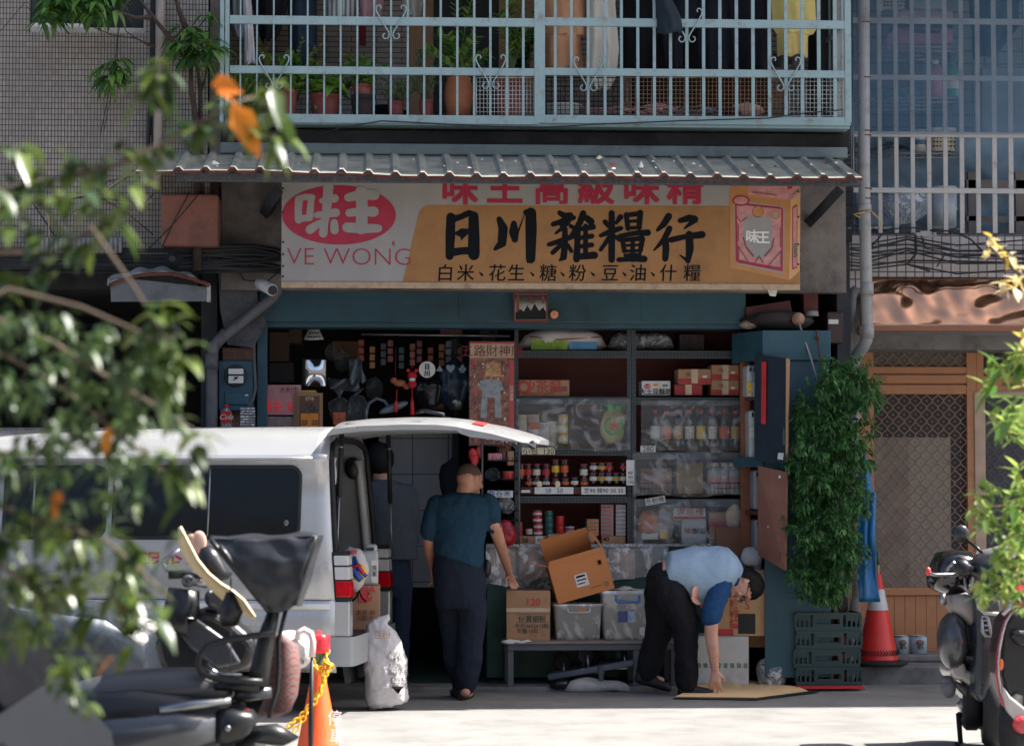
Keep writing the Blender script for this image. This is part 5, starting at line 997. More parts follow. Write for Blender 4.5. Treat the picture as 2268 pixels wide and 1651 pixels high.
M_tcap=pm('cap_pink',srgb(150,60,74),rough=.35);M_jgl=pm('jar_brown',srgb(58,26,20),rough=.12,var=.3,spec=.8);M_jblk=pm('jar_black',srgb(24,20,22),rough=.15,spec=.8)
LB=[pm('lab_red',srgb(186,46,50),rough=.5,var=.4,sc=60),pm('lab_white',srgb(206,200,190),rough=.5,var=.35,sc=70),pm('lab_yellow',srgb(220,180,60),rough=.5,var=.3,sc=60),pm('lab_orange',srgb(206,96,44),rough=.5,var=.35,sc=60),pm('lab_gold',srgb(190,150,70),rough=.4,var=.4,sc=60)]
JN=['red','white','yellow','orange','gold']
def jar(u,vb,vt,k,lab,capm=None,glass=M_jgl):return tin(u,vb,vt,YG,17.5,glass,capm or M_tcap,lab,'sauce jars on the middle shelf','sauce_jar','jar',LB[k])
zx5=lambda x:(2000+x/1.89)/1.806
zy5=lambda y:(1750+y/1.89)/1.806
pos={0:'leftmost',1:'second',2:'third',3:'fourth',4:'fifth',5:'sixth'}
for i,(x,k)in enumerate(((158,3),(212,0),(278,1),(350,0))):jar(zx5(x),zy5(312),zy5(196),k,f'dark sauce jar with a {JN[k]} label, {pos[i]} in the upper row of the left jars')
jar(zx5(421),zy5(295),zy5(163),2,'taller sauce jar with a bright yellow label');jar(zx5(490),zy5(295),zy5(163),3,'taller sauce jar with an orange label beside the yellow one')
for i,(x,k)in enumerate(((220,3),(278,1),(350,1),(421,0),(495,3),(566,1))):jar(zx5(x),zy5(372),zy5(306 if i!=5 else 298),k,f'short sauce jar with a {JN[k]} label, {pos[i]} along the front of the left jars',glass=M_jblk)
jar(zx5(636),zy5(312),zy5(196),1,'dark sauce jar with a white label standing left of the stacked jars');jar(zx5(640),zy5(372),zy5(312),3,'short sauce jar with an orange label below the stacked jars')
for i,(x,k)in enumerate(((710,1),(772,4),(828,0))):jar(zx5(x),zy5(256),zy5(186),k,f'sauce jar with a {JN[k]} label, {pos[i]} of the three jars stacked on top',capm=M_bandr)
for i,(x,k)in enumerate(((708,1),(770,4),(826,1),(884,4),(938,1))):jar(zx5(x),zy5(345),zy5(262),k,f'sauce jar with a {JN[k]} label, {pos[i]} in the row under the stacked jars',glass=M_jblk)
jar(zx5(938),zy5(250),zy5(190),0,'red labelled jar at the right upright of the jar shelf')
carton('jar_tray','brown cardboard tray with price strips under the jars',zx5(160),zx5(950),zy5(372),zy5(428),YG-.02,.2,pm('tray_brown',srgb(92,56,48),rough=.8),cat='tray',txt=())
def card(lab,x0,x1,y0,y1,s_,h,Y=YF-.02,m=M_paper,rot=0,mm=M_ink):
 o=thing('price_card',lab,'price card',P(zx5((x0+x1)/2),zy5(y1),Y),'handwritten price cards on the shelves');t=MB();c_=P(zx5((x0+x1)/2),zy5((y0+y1)/2),Y);a=P(zx5(x0),zy5(y0),Y);b=P(zx5(x1),zy5(y1),Y);t.obox(c_,(abs(b.x-a.x),.003,abs(a.z-b.z)),(0,rot,0));t.build('card',m,o)
 w_=words(s_,h,c_+Vector((0,-.003,-h*.35)),mm,o);w_.rotation_euler=(R(90),rot,0)if not rot else(R(90),rot,0);return o
card('cream price card reading 130 hanging under the upper left plastic sheet',165,415,75,125,'小包  130',.06,m=M_cream)
card('white price card reading 280 on the right shelf upright',1062,1176,60,108,'280',.06)
card('white price strip with a round end under the left jars',262,555,372,424,'58   50',.05,Y=YG-.05,mm=pm('blue_ink',srgb(70,110,150)))
card('white price strip reading 90 90 50 35 under the right jars',615,950,370,428,'芝90 辣90 50 35',.045,Y=YG-.05)
card('tall narrow price list taped to the upright between the shelves',955,1016,168,358,'60\n90\n120\n180\n180\n210',.036,Y=YF-.03)
card('tilted handwritten slip at the lower right plastic sheet',1098,1250,448,500,'冬粉條',.05,rot=R(-10))
card('small white tag stuck at the left end of the jar tray',160,228,394,414,'',.02,Y=YG-.05)
for u_,v_,l in((zx5(297),zy5(350),'pale scoop tag hanging left of the taller jars'),(zx5(435),zy5(350),'pale scoop tag hanging under the taller jars')):
 t=MB();t.ell(P(u_,v_,YG-.06),(.022,.006,.026));tag(t.build('scoop_tag',M_cream),l,'tag','scoop tags by the jars')
M_tred=pm('tin_red',srgb(186,50,56),rough=.35,var=.35,sc=40);M_tgr=pm('tin_green',srgb(40,96,88),rough=.35,var=.35,sc=40);M_twh=pm('tin_white',srgb(196,192,186),rough=.35,var=.2,sc=40)
zr=['bottom','second','third','top']
for i in range(4):y=742-i*49;tin(zx5(290)-(1.5 if i>1 else 0),zy5(y),zy5(y-48),YG,21,M_tred,M_steel,f'red and white tin, {zr[i]} of the tall red stack','stacked tins on the low shelf',bandm=LB[1])
for i in range(4):y=738-i*47;tin(zx5(373),zy5(y),zy5(y-46),YG,19,M_tgr,M_steel,f'dark green tin, {zr[i]} of the green stack','stacked tins on the low shelf')
for i in range(2):y=728-i*70;tin(zx5(456),zy5(y),zy5(y-68),YG,18.5,pm('tin_bright_red',srgb(206,50,46),rough=.35,var=.15),M_redl,('tall bright red tin right of the green stack','bright red tin standing on the tall red tin')[i],'stacked tins on the low shelf')
for i in range(2):y=735-i*34;tin(zx5(530),zy5(y),zy5(y-33),YG,21,M_twh,M_steel,('flat white tin under another flat white tin','flat white tin on top of the flat white tin')[i],'stacked tins on the low shelf',bandm=LB[0])
tin(zx5(612),zy5(730),zy5(686),YG,18,M_tred,M_steel,'single low red tin left of the clear boxes');tin(zx5(150),zy5(740),zy5(640),YG,13,M_tred,M_steel,'slim red tin at the left upright of the low shelf');tin(zx5(222),zy5(730),zy5(685),YG,15,M_twh,M_redl,'small pale jar left of the tall red tin stack',name='small_jar',cat='jar')
M_cbx=clearm('box_clear',(.86,.84,.84),.62,.12,.2);M_red2=pm('dried_red',srgb(186,120,110),rough=.7,var=.4,sc=40)
for(x0,x1,y0,y1,n_,w_,ml)in((762,860,500,738,8,'left',M_red2),(874,952,500,738,8,'right',pm('dried_pale',srgb(190,186,184),rough=.7,var=.3,sc=40)),(655,748,612,738,5,'low yellow-edged',pm('dried_pink',srgb(206,140,124),rough=.6,var=.3,sc=40))):
 for i in range(n_):
  ya=y1-(y1-y0)*i/n_;yb=y1-(y1-y0)*(i+1)/n_+2;o=thing('clear_food_box',f'clear box of dried food, number {i+1} from the bottom of the {w_} stack','food box',P(zx5((x0+x1)/2),zy5(ya),YG),'clear food boxes stacked on the low shelf');t=MB();t.pbox(zx5(x0+3),zx5(x1-3),zy5(yb+9),zy5(ya),YG,.12);t.build('food',ml,o);t=MB();t.pbox(zx5(x0),zx5(x1),zy5(yb),zy5(yb+9),YG-.006,.13);t.build('lid',pm('lid_yellow',srgb(190,150,60),rough=.4)if 'yellow' in w_ else pm('lid_clear',srgb(170,172,174),rough=.2),o,bevel=.004)
carton('small_carton','small kraft carton marked 50 at the left end of the bottom shelf',zx5(135),zx5(355),zy5(742),zy5(805),YG-.03,.2,M_kraft,txt=(('50',.05,zx5(190),zy5(790),M_ink),))
t=MB();t.pbox(zx5(268),zx5(326),zy5(742),zy5(803),YG-.034,.003);t.build('label',M_paper,bpy.data.objects['small_carton']);words('50',.04,P(zx5(297),zy5(785),YG-.037),M_tgr,bpy.data.objects['small_carton'])
carton('long_carton','long kraft carton with a red band and round emblem on the bottom shelf',zx5(362),zx5(715),zy5(728),zy5(816),YG-.05,.22,M_kraft2,band=((.66,.98,M_bandr),),txt=(('宜蘭古早味',.04,zx5(540),zy5(752),M_bandr),('MADE IN TAIWAN',.02,zx5(450),zy5(806),M_kraft2)))
carton('small_carton','small kraft carton marked 40 at the right end of the bottom shelf',zx5(770),zx5(950),zy5(742),zy5(805),YG-.03,.2,M_kraft,txt=(('40',.05,zx5(802),zy5(780),M_ink),))
zx4=lambda x:(2000+x/1.89)/1.806
zy4=lambda y:(1250+y/1.89)/1.806
for i in range(3):y=990-i*76;tin(zx4(478),zy4(y),zy4(y-74),YG+.05,22,LB[2],M_steel,f'yellow printed tin, {("bottom","middle","top")[i]} of the yellow stack behind the plastic','yellow tins behind the plastic',bandm=LB[1])
for x,y0,y1,k in((165,770,990,0),(255,770,920,1),(345,830,1000,2),(400,820,1000,3)):tin(zx4(x),zy4(y1),zy4(y0),YG+.1,26,pm('tub_cream',srgb(190,176,160),rough=.5,var=.25,sc=20),M_cream,('pale food tub at the far left behind the plastic','pale food tub with red print behind the plastic','pale food tub left of the yellow tins','pale food tub touching the yellow tins')[k],'food tubs behind the plastic',name='food_tub',cat='tub',bandm=LB[3]if k==1 else None)
o=bag('rice_bag','yellow bag of rice sugar with green ring and red lettering',zx4(858),zy4(855),YG+.12,27,42,pm('rice_yellow',srgb(206,190,128),rough=.5,var=.12),3,False,dy=.4);c_=P(zx4(862),zy4(855),YG+.005);t=MB()
t.tube([(c_.x+.068*math.cos(a_*.36+2.0),c_.y,c_.z+.068*math.sin(a_*.36+2.0))for a_ in range(15)],.011,n=6);t.build('green_ring',pm('ring_green',srgb(60,160,84),rough=.5),o);words('清里木糖',.055,(c_.x,c_.y-.012,c_.z+.12),bpy.data.materials['ring_green'],o,bold=.003);words('大',.06,(c_.x,c_.y-.012,c_.z-.02),M_redl,o,bold=.003)
def sheet(lab,u0,u1,v0,v1,Y,seed,m=None,sag=.05):
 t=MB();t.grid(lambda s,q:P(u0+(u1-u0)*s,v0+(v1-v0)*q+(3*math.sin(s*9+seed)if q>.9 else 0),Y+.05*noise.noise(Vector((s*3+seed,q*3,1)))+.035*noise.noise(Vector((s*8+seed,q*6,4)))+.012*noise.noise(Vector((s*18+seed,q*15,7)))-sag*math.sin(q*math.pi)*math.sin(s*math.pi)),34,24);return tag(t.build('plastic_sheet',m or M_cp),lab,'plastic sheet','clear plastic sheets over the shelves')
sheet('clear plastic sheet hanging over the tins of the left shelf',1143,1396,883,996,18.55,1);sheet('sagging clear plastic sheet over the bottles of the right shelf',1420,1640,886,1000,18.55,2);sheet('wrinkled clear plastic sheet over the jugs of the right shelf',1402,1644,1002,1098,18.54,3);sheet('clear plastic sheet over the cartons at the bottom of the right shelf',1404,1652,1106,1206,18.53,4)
for i in range(8):
 bottle('sauce_bottle',f'dark glass bottle with a red cap, {["leftmost","second","third","fourth","fifth","sixth","seventh","rightmost"][i]} of the bottle row behind the plastic',1452+i*25.5,905,990,YG+.06,20,pm('bottle_green',srgb(36,46,44),rough=.12,spec=.8),M_redl,group='bottles behind the plastic',lab_m=LB[(1,3,4,1,2,1,3,4)[i]])
def wire_basket(lab,u0,u1,v0,v1,Y):
 o=thing('wire_basket',lab,'wire basket',P((u0+u1)/2,v1,Y),'wire baskets on the shelves');t=MB();n=int((u1-u0)/8)
 for i in range(n+1):u=u0+(u1-u0)*i/n;t.tube([P(u,v0,Y),P(u,v1,Y)],.003,n=4)
 for k in(0,.5,1):t.tube([P(u0,v0+(v1-v0)*k,Y),P(u1,v0+(v1-v0)*k,Y)],.004,n=4)
 t.build('wires',M_cable,o);return o
wire_basket('black wire basket at the left end under the wrinkled plastic',zx5(1062),zx5(1300),zy5(340),zy5(425),18.6);wire_basket('black wire basket holding the white jugs',zx5(1590),zx5(1830),zy5(340),zy5(425),18.6)
for i,x in enumerate((1640,1705,1770)):bottle('white_jug',f'white plastic jug with pink print, {("left","middle","right")[i]} one in the wire basket',zx5(x),zy5(185),zy5(425),YG+.05,37,pm('jug_white',srgb(186,190,188),rough=.35),M_white,'jug','white jugs in the wire basket',lab_m=pm('jug_pink',srgb(206,150,150),rough=.5,var=.2,sc=20))
carton('tan_box','tan woven box behind the wrinkled plastic',zx5(1335),zx5(1535),zy5(190),zy5(425),YG+.1,.25,pm('tan_goods',srgb(150,130,96),rough=.8,var=.3,sc=14));carton('brown_goods','brown carton at the left behind the wrinkled plastic',zx5(1060),zx5(1300),zy5(230),zy5(425),YG+.12,.25,pm('brown_goods',srgb(150,110,92),rough=.8,var=.3,sc=8))
carton('noodle_carton','white carton with a red swoosh behind the lowest plastic sheet',zx5(1312),zx5(1555),zy5(528),zy5(622),YG,.2,M_white,band=((.7,.92,M_bandr),),txt=(('海底雞',.07,zx5(1440),zy5(580),M_bandr),));carton('paper_carton','pale grey printed carton under the red swoosh carton',zx5(1375),zx5(1560),zy5(622),zy5(800),YG-.01,.2,pm('pale_carton',srgb(186,188,188),rough=.6,var=.08),txt=(('味全',.05,zx5(1440),zy5(720),M_bandr),('鮮品',.05,zx5(1510),zy5(720),M_pvcd)))
carton('kraft_carton','plain kraft carton with a pink band behind the lowest plastic sheet',zx5(1582),zx5(1855),zy5(560),zy5(800),YG,.25,M_kraft,band=((.3,.46,M_bandr),));carton('open_carton','plain brown carton leaning in front of the pink-banded carton',zx5(1632),zx5(1868),zy5(676),zy5(900),18.45,.05,pm('kraft_brown',srgb(128,90,70),rough=.85,var=.08))
bag('pork_rind_bag','clear bag of pale crisps on the pink-banded carton',zx5(1770),zy5(600),18.6,20,28,pm('crisps',srgb(206,176,150),rough=.6,var=.25,sc=30),8,False);
bag('orange_packet','bag of orange snacks at the left of the lowest plastic sheet',zx5(1120),zy5(660),YG+.05,26,34,pm('orange_snack',srgb(190,110,70),rough=.4,var=.4,sc=18),9,False);bag('snack_bag','silver snack bag beside the orange snacks',zx5(1250),zy5(640),YG+.05,20,40,pm('silver_snack',srgb(150,144,138),rough=.2,var=.4,sc=10),10,False)
carton('yellow_packet','small yellow packet at the foot of the lowest plastic sheet',zx5(1210),zx5(1268),zy5(690),zy5(765),YG,.05,LB[2],cat='packet');carton('white_packet','small white packet beside the yellow packet',zx5(1070),zx5(1195),zy5(720),zy5(770),YG,.05,M_white,cat='packet')
ct_=thing('shop_counter','green counter with clear plastic over its edge below the shelves','counter',P(1360,1525,18.6))
rect(1078,1660,1204,1500,18.60,.5,'counter_body',pm('counter_green',srgb(52,84,76),rough=.6,var=.15,sc=4,dirt=srgb(30,44,42),damt=.4),ct_);rect(1078,1660,1500,1522,18.62,.4,'plinth',M_dark,ct_)
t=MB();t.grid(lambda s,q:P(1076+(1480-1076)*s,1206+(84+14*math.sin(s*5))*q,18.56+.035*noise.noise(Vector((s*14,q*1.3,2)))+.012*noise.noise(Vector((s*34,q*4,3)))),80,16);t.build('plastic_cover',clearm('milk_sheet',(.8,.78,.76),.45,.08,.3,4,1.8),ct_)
rect(1078,1660,1203,1210,18.56,.03,'counter_lip',clearm('lip_clear',(.7,.72,.74),.7,.2),ct_,0)
for i in range(5):u0=1084+i*66;carton('dried_goods_packet','pale packet of dried goods under the counter plastic, '+('first','second','third','fourth','fifth')[i]+' from the left',u0,u0+58,1216,1282,18.588,.011,pm('dried_goods',srgb(176,146,130),rough=.6,var=.4,sc=14),'packets under the counter plastic',cat='packet',bev=0)
t=MB();t.pbox(1062,1076,1276,1290,18.5,.004);t=t.build('white_tag',M_paper);tag(t,'small blank white tag stuck on the green counter front','tag')
rk=thing('goods_rack','black wire rack of small goods below the temple poster','rack',P(1090,1206,18.55));
for v in(985,1020,1060,1092,1130,1152):t=MB();t.tube([P(1070,v,18.5),P(1148,v,18.5)],.005,n=4);t.tube([P(1070,v,18.75),P(1148,v,18.75)],.005,n=4);[t.tube([P(1072+k*9,v,18.5),P(1072+k*9,v-9,18.5)],.0025,n=4)for k in range(9)];[t.tube([P(uu,v,18.5),P(uu,v,18.75)],.004,n=4)for uu in(1070,1109,1148)];t.build('shelf_wire',M_cable,rk)
for u in(1068,1150):t=MB();t.tube([P(u,960,18.48),P(u,1206,18.48)],.008,n=5);t.build('post',M_pvcd,rk)
carton('pale_box','pink and white small box on the wire rack',1081,1112,1003,1018,18.55,.1,pm('pinkwhite',srgb(206,130,140),rough=.5,var=.4,sc=20));carton('kraft_box','tilted kraft box at the right of the wire rack',1124,1138,998,1030,18.55,.1,M_kraft)
tin(1117,1018,985,18.6,34,pm('amber_tub',srgb(120,80,70),rough=.2,var=.1),M_bandr,'brown plastic tub on the wire rack',name='plastic_tub',cat='tub');tin(1126,1062,1043,18.6,26,M_redl,pm('gold_lid',srgb(206,160,90)),'round red lidded pot on the wire rack',name='round_pot',cat='pot');bag('small_bag','small clear bag on the wire rack beside the red pot',1092,1050,18.6,16,14,M_cb,11,False);bag('seed_bag','clear bag of dark goods on the lower wire rack',1120,1118,18.55,18,20,M_cb2 if False else M_cp2,12,False)
o=thing('price_card','long white card with blue characters in front of the wire rack','price card',P(1107,1097,18.42),'handwritten price cards on the shelves');t=MB();t.pbox(1080,1136,1086,1101,18.44,.003);t.build('card',M_paper,o);words('西谷米',.06,P(1106,1098,18.435),pm('blue_ink',srgb(70,110,150)),o)
o=bag('red_bag','red plastic bag of goods hanging low on the wire rack',1120,1180,18.5,24,30,pm('red_bag',srgb(176,36,46),rough=.25,var=.15),13,False);words('年\n年\n發',.035,P(1132,1168,18.4),M_rust,o)
for k,(u,v,m)in enumerate(((1048,1005,M_redl),(1062,1000,M_bandr),(1052,1020,M_redl))):t=MB();t.ell(P(u,v,18.5),(.03,.02,.05));t.jitter(.02,12);tag(t.build('red_packet',m),('small red packet left of the wire rack, upper','small red packet nearest the wire rack','small red packet left of the wire rack, lower')[k],'packet')
bag('dark_jacket','black jacket hanging in the shop behind the short-haired man',1000,1066,18.95,26,52,M_blackc,14,False,'jacket');
# TEAL CABINET ON THE RIGHT OF THE SHELVES
cb=thing('teal_cabinet','tall teal wooden cabinet with a red paper strip and open doors','cabinet',P(1765,1525,18.0))
def slab(pts,v0,v1,m,name,par):
 n=len(pts);t=MB();z0=P(pts[0][0],v1,pts[0][1]).z;z1=P(pts[0][0],v0,pts[0][1]).z;pl=[P(u,1000,y)for u,y in pts];vs=[(q.x,q.y,z0)for q in pl]+[(q.x,q.y,z1)for q in pl];t.add(vs,[tuple(range(n)),tuple(range(n,2*n))]+[(i,(i+1)%n,(i+1)%n+n,i+n)for i in range(n)]);return t.build(name,m,par,bevel=.006)
slab([(1690,18.05),(1841,18.05),(1841,18.75),(1622,18.75),(1622,18.5)],731,797,M_teal,'cornice',cb)
slab([(1692,18.08),(1838,18.08),(1838,18.7),(1692,18.7)],797.5,1500,M_teal,'side_body',cb)
for v in(878,1024,1130,1300):slab([(1650,18.4),(1690,18.1),(1690,18.7),(1650,18.7)],v,v+9,M_bboard,'shelf_plank',cb)
slab([(1640,18.42),(1662,18.42),(1662,18.46),(1640,18.46)],790,1330,pm('bare_wood',srgb(140,86,60),rough=.8,var=.2,sc=5,dirt=srgb(60,40,36),damt=.4),'front_stile',cb);slab([(1655,18.68),(1692,18.68),(1692,18.72),(1655,18.72)],797,1330,M_bboard,'back_panel',cb)
slab([(1624,18.4),(1690,18.06),(1690,18.1),(1624,18.44)],1012,1034,M_teal,'mid_rail',cb)
def panel(c4,m,name,par,th=.02):t=MB();t.add([P(*c)for c in c4],[(0,1,2,3)]);return t.build(name,m,par,solid=th)
d1=panel([(1673,783,18.1),(1745,793,17.82),(1742,1025,17.82),(1673,1020,18.1)],pm('cabinet_inner',srgb(34,48,62),rough=.5,var=.12,sc=4,dirt=srgb(24,30,40),damt=.4),'upper_door',cb)
panel([(1687,800,18.01),(1697,801,17.97),(1696,938,17.97),(1686,938,18.01)],M_redl,'red_strip',d1,.003);panel([(1735,948,17.83),(1739,948,17.815),(1739,985,17.815),(1735,985,17.83)],M_steel,'pull_handle',d1,.01);panel([(1724,1002,17.87),(1736,1003,17.83),(1734,1018,17.83),(1722,1016,17.87)],M_paper,'white_note',d1,.003);panel([(1742,793,17.80),(1748,795,17.79),(1745,1028,17.79),(1741,1028,17.80)],M_kraft,'worn_edge',d1,.02)
M_bdoor=pm('brown_door',srgb(138,92,78),rough=.7,var=.1,sc=4,dirt=srgb(150,112,96),dsc=4,damt=.3)
d2=panel([(1681,1031,18.05),(1743,1045,17.8),(1740,1262,17.75),(1681,1228,18.05)],M_bdoor,'lower_door',cb);panel([(1690,1060,18.0),(1697,1060,17.97),(1694,1120,17.97),(1690,1125,18.0)],M_redl,'red_paper',d2,.002);panel([(1706,1080,17.93),(1714,1085,17.9),(1712,1135,17.9),(1704,1150,17.93)],M_redl,'red_paper',d2,.002);panel([(1728,1120,17.84),(1734,1120,17.81),(1732,1170,17.81),(1727,1170,17.84)],pm('pink_paper',srgb(206,150,136),rough=.8),'pink_paper',d2,.002);panel([(1703,1152,17.93),(1708,1150,17.92),(1709,1165,17.92),(1700,1168,17.93)],M_paper,'torn_paper',d2,.002);panel([(1725,1052,17.83),(1729,1052,17.82),(1729,1058,17.82),(1725,1058,17.83)],M_paper,'torn_paper',d2,.002)
for k,(u,v0,v1)in enumerate(((1661,808,878),(1670,808,878),(1666,908,1022),(1676,1040,1128),(1678,1150,1290))):
 o=thing('plastic_jerrycan',('white jerrycan at the left of the top cabinet shelf','white jerrycan at the right of the top cabinet shelf','white jerrycan on the middle cabinet shelf','grey jerrycan behind the brown cabinet door, upper','grey jerrycan behind the brown cabinet door, lower')[k],'jerrycan',P(u,v1,18.3),'jerrycans in the teal cabinet');t=MB();t.pbox(u-7,u+9,v0,v1,18.22+.01*k,.25);t.build('can',pm('jug_grey',srgb(176,182,184),rough=.35,var=.08)if k<3 else pm('jug_dim',srgb(140,144,148),rough=.4),o,bevel=.02);t=MB();t.ell(P(u+1,v0+10,18.215+.01*k),(.008,.01,.02));t.build('grip_hole',M_dark,o)
 if k<3:t=MB();t.pbox(u-6,u+4,v0+38,v0+62,18.21+.01*k,.006);t.build('label',LB[1 if k else 2],o)
carton('wooden_plank_box','long dark red box tilted on top of the cabinet',1655,1755,672,700,18.35,.2,pm('dark_red_box',srgb(90,50,46),rough=.7,var=.2),cat='box').rotation_euler=(0,R(-9),0)
bag('junk_sack','dark bundled sack on top of the teal cabinet',1720,712,18.35,80,22,pm('junk_dark',srgb(48,44,44),rough=.9,var=.3),15,False,'sack');bag('paper_bundle','pale crumpled paper bundle at the left end of the cabinet top',1660,718,18.3,24,10,pm('junk_pale',srgb(150,136,124),rough=.8,var=.3,sc=20),16,False,'bundle')
o=thing('float_ball','rusty ball float on a rod lying on the cabinet','float',P(1768,718,18.1));t=MB();t.ell(P(1768,706,18.15),.05);t.build('ball',pm('ball_rust',srgb(160,124,104),rough=.7,var=.25,sc=30),o);t=MB();t.tube([P(1770,716,18.1),P(1795,790,18.02),P(1812,850,18.0)],.007,n=5);t.build('rod',M_pvc,o)
t=MB();t.tube([P(1808,730,18.04),P(1815,780,18.02),P(1820,830,18.0)],.006,n=5);t.ell(P(1811,748,18.03),.016);tag(t.build('rusty_rod',M_rust),'thin rusty rod hanging down the front of the cabinet','rod')
o=carton('brown_box','brown lidded plastic box with a white label at the cabinet top corner',1832,1868,690,760,18.35,.2,pm('dark_brown_box',srgb(70,52,50),rough=.5,var=.15),bev=.01);sticker(o,1823+12,1857,707,717,18.345,M_paper,'label')
carton('red_tin_box','dark red painted tin behind the float ball',1780,1812,640,692,18.4,.15,pm('dark_red_tin',srgb(104,50,46),rough=.6,var=.25,sc=12));t=MB();t.lathe([(.05,0),(.055,.012),(.045,.02),(.055,.03),(.04,.04)],P(1798,700,18.3),16);tag(t.build('rope_coil',M_pvc),'coil of grey rope on the cabinet below the red tin','rope')
# BENCH AND THE THINGS ON IT
bn=thing('work_bench','low steel framed bench with a worn board top in front of the counter','bench',G(1300,1522,.03))
bz=P(1280,1417,18.2).z
def wbox(p0,p1,m,name,par,bev=.004):t=MB();t.box(p0[0],p1[0],p0[1],p1[1],p0[2],p1[2]);return t.build(name,m,par,bevel=bev)
bx0,bx1=P(1117,1417,18.2).x,P(1500,1417,18.2).x
M_bsteel=pm('bench_steel',srgb(92,96,102),rough=.5,var=.12,dirt=srgb(70,66,64),damt=.35)
wbox((bx0,18.1,bz-.022),(bx1,18.58,bz),pm('bench_board',srgb(140,130,122),rough=.8,var=.15,sc=6,dirt=srgb(90,84,80),damt=.4),'board',bn);
for y in(18.12,18.54):wbox((bx0+.02,y,bz-.07),(bx1-.02,y+.03,bz-.024),M_bsteel,'rail',bn)
for x in(bx0+.02,P(1400,1417,18.2).x,bx1-.06):
 for y in(18.125,18.535):wbox((x,y,.035),(x+.045,y+.035,bz-.072),M_bsteel,'leg',bn)
t=MB();t.ell((bx0+.04,18.12,bz-.005),(.06,.03,.016));t.ell((bx0+.12,18.11,bz-.005),(.08,.02,.012));t.jitter(.015,20);t.build('taped_corner',M_paper,bn)
def open_box(name,lab,c,w_,d_,h,rotz,m,txt=(),flaps=(0,0,0,0),rot=(0,0),cat='box',th=.006,seam=None,group=None):
 """open carton standing at c; flaps: opening angles of front, right, back, left flap in degrees from upright inwards (None = no flap)"""
 o=thing(name,lab,cat,c,group);L=[]
 t=MB();c=Vector(c)
 for(x0,x1,y0,y1)in((-w_/2,w_/2,-d_/2,-d_/2+th),(-w_/2,w_/2,d_/2-th,d_/2),(-w_/2,-w_/2+th,-d_/2+th,d_/2-th),(w_/2-th,w_/2,-d_/2+th,d_/2-th)):t.box(c.x+x0,c.x+x1,c.y+y0,c.y+y1,c.z,c.z+h)
 t.box(c.x-w_/2+th,c.x+w_/2-th,c.y-d_/2+th,c.y+d_/2-th,c.z,c.z+th);L.append(t.build('walls',m,o))
 for k,a in enumerate(flaps):
  if a is None:continue
  a=R(a);l=d_*.46;t=MB()
  if k in(0,2):
   s=-1 if k==0 else 1;y=s*d_/2;p=[(-w_/2+.004,y,h),(w_/2-.004,y,h),(w_/2-.006,y-s*math.sin(a)*l,h+math.cos(a)*l),(-w_/2+.006,y-s*math.sin(a)*l,h+math.cos(a)*l)]
  else:
   s=1 if k==1 else-1;x=s*w_/2;p=[(x,-d_/2+.004,h),(x,d_/2-.004,h),(x-s*math.sin(a)*l,d_/2-.006,h+math.cos(a)*l),(x-s*math.sin(a)*l,-d_/2+.006,h+math.cos(a)*l)]
  t.add([c+Vector(q)for q in p],[(0,1,2,3)]);L.append(t.build('flap',m,o,solid=th))
 for(s_,hh,x,z,mm)in txt:words(s_,hh,c+Vector((x,-d_/2-.002,z)),mm,o,bold=hh*.012)
 o.rotation_euler=(rot[0],rot[1],rotz);return o
def bxy(u,Y,z=None):q=P(u,1417,Y);return(q.x,Y,bz if z is None else z)
k_=18.2/FPX
M_pr=pm('print_green',srgb(64,84,72),rough=.8);M_prr=pm('print_red',srgb(206,70,76),rough=.7)
ob=open_box('kraft_carton','open kraft carton with 120 in red and green product print on the bench',(P(1170,1417,18.28).x,18.3,bz+.001),.325,.28,.375,R(-3),M_kraft,txt=(('120',.075,.035,.265,M_prr),('優質細粉',.052,.03,.145,M_pr),('每包:50GX12粒',.038,.028,.096,M_pr),('每箱:10包',.038,-.005,.058,M_pr)),flaps=(None,None,None,None))
t=MB();c0=WL[ob.name];t.box(c0 .x-.165,c0 .x+.165,c0 .y-.144,c0 .y-.139,c0 .z+.21,c0 .z+.365);t.build('upper_sleeve',M_kraft,ob,bevel=.002);t=MB();t.box(c0 .x-.164,c0 .x+.16,c0 .y-.146,c0 .y-.144,c0 .z+.215,c0 .z+.245);t.build('tape',pm('tape',srgb(206,180,150),rough=.25),ob);t=MB();t.box(c0 .x-.09,c0 .x+.15,c0 .y-.1405,c0 .y-.1402,c0 .z+.135,c0 .z+.138);t.box(c0 .x-.09,c0 .x+.15,c0 .y-.1405,c0 .y-.1402,c0 .z+.195,c0 .z+.198);t.build('print_frame',M_pr,ob)
for q in ob.children:
 if q.name.startswith('lettering')and q.data.body=='120':q.location.y-=.006
M_bin=clearm('bin_clear',(.93,.94,.95),.85,.3,.1,2.2)
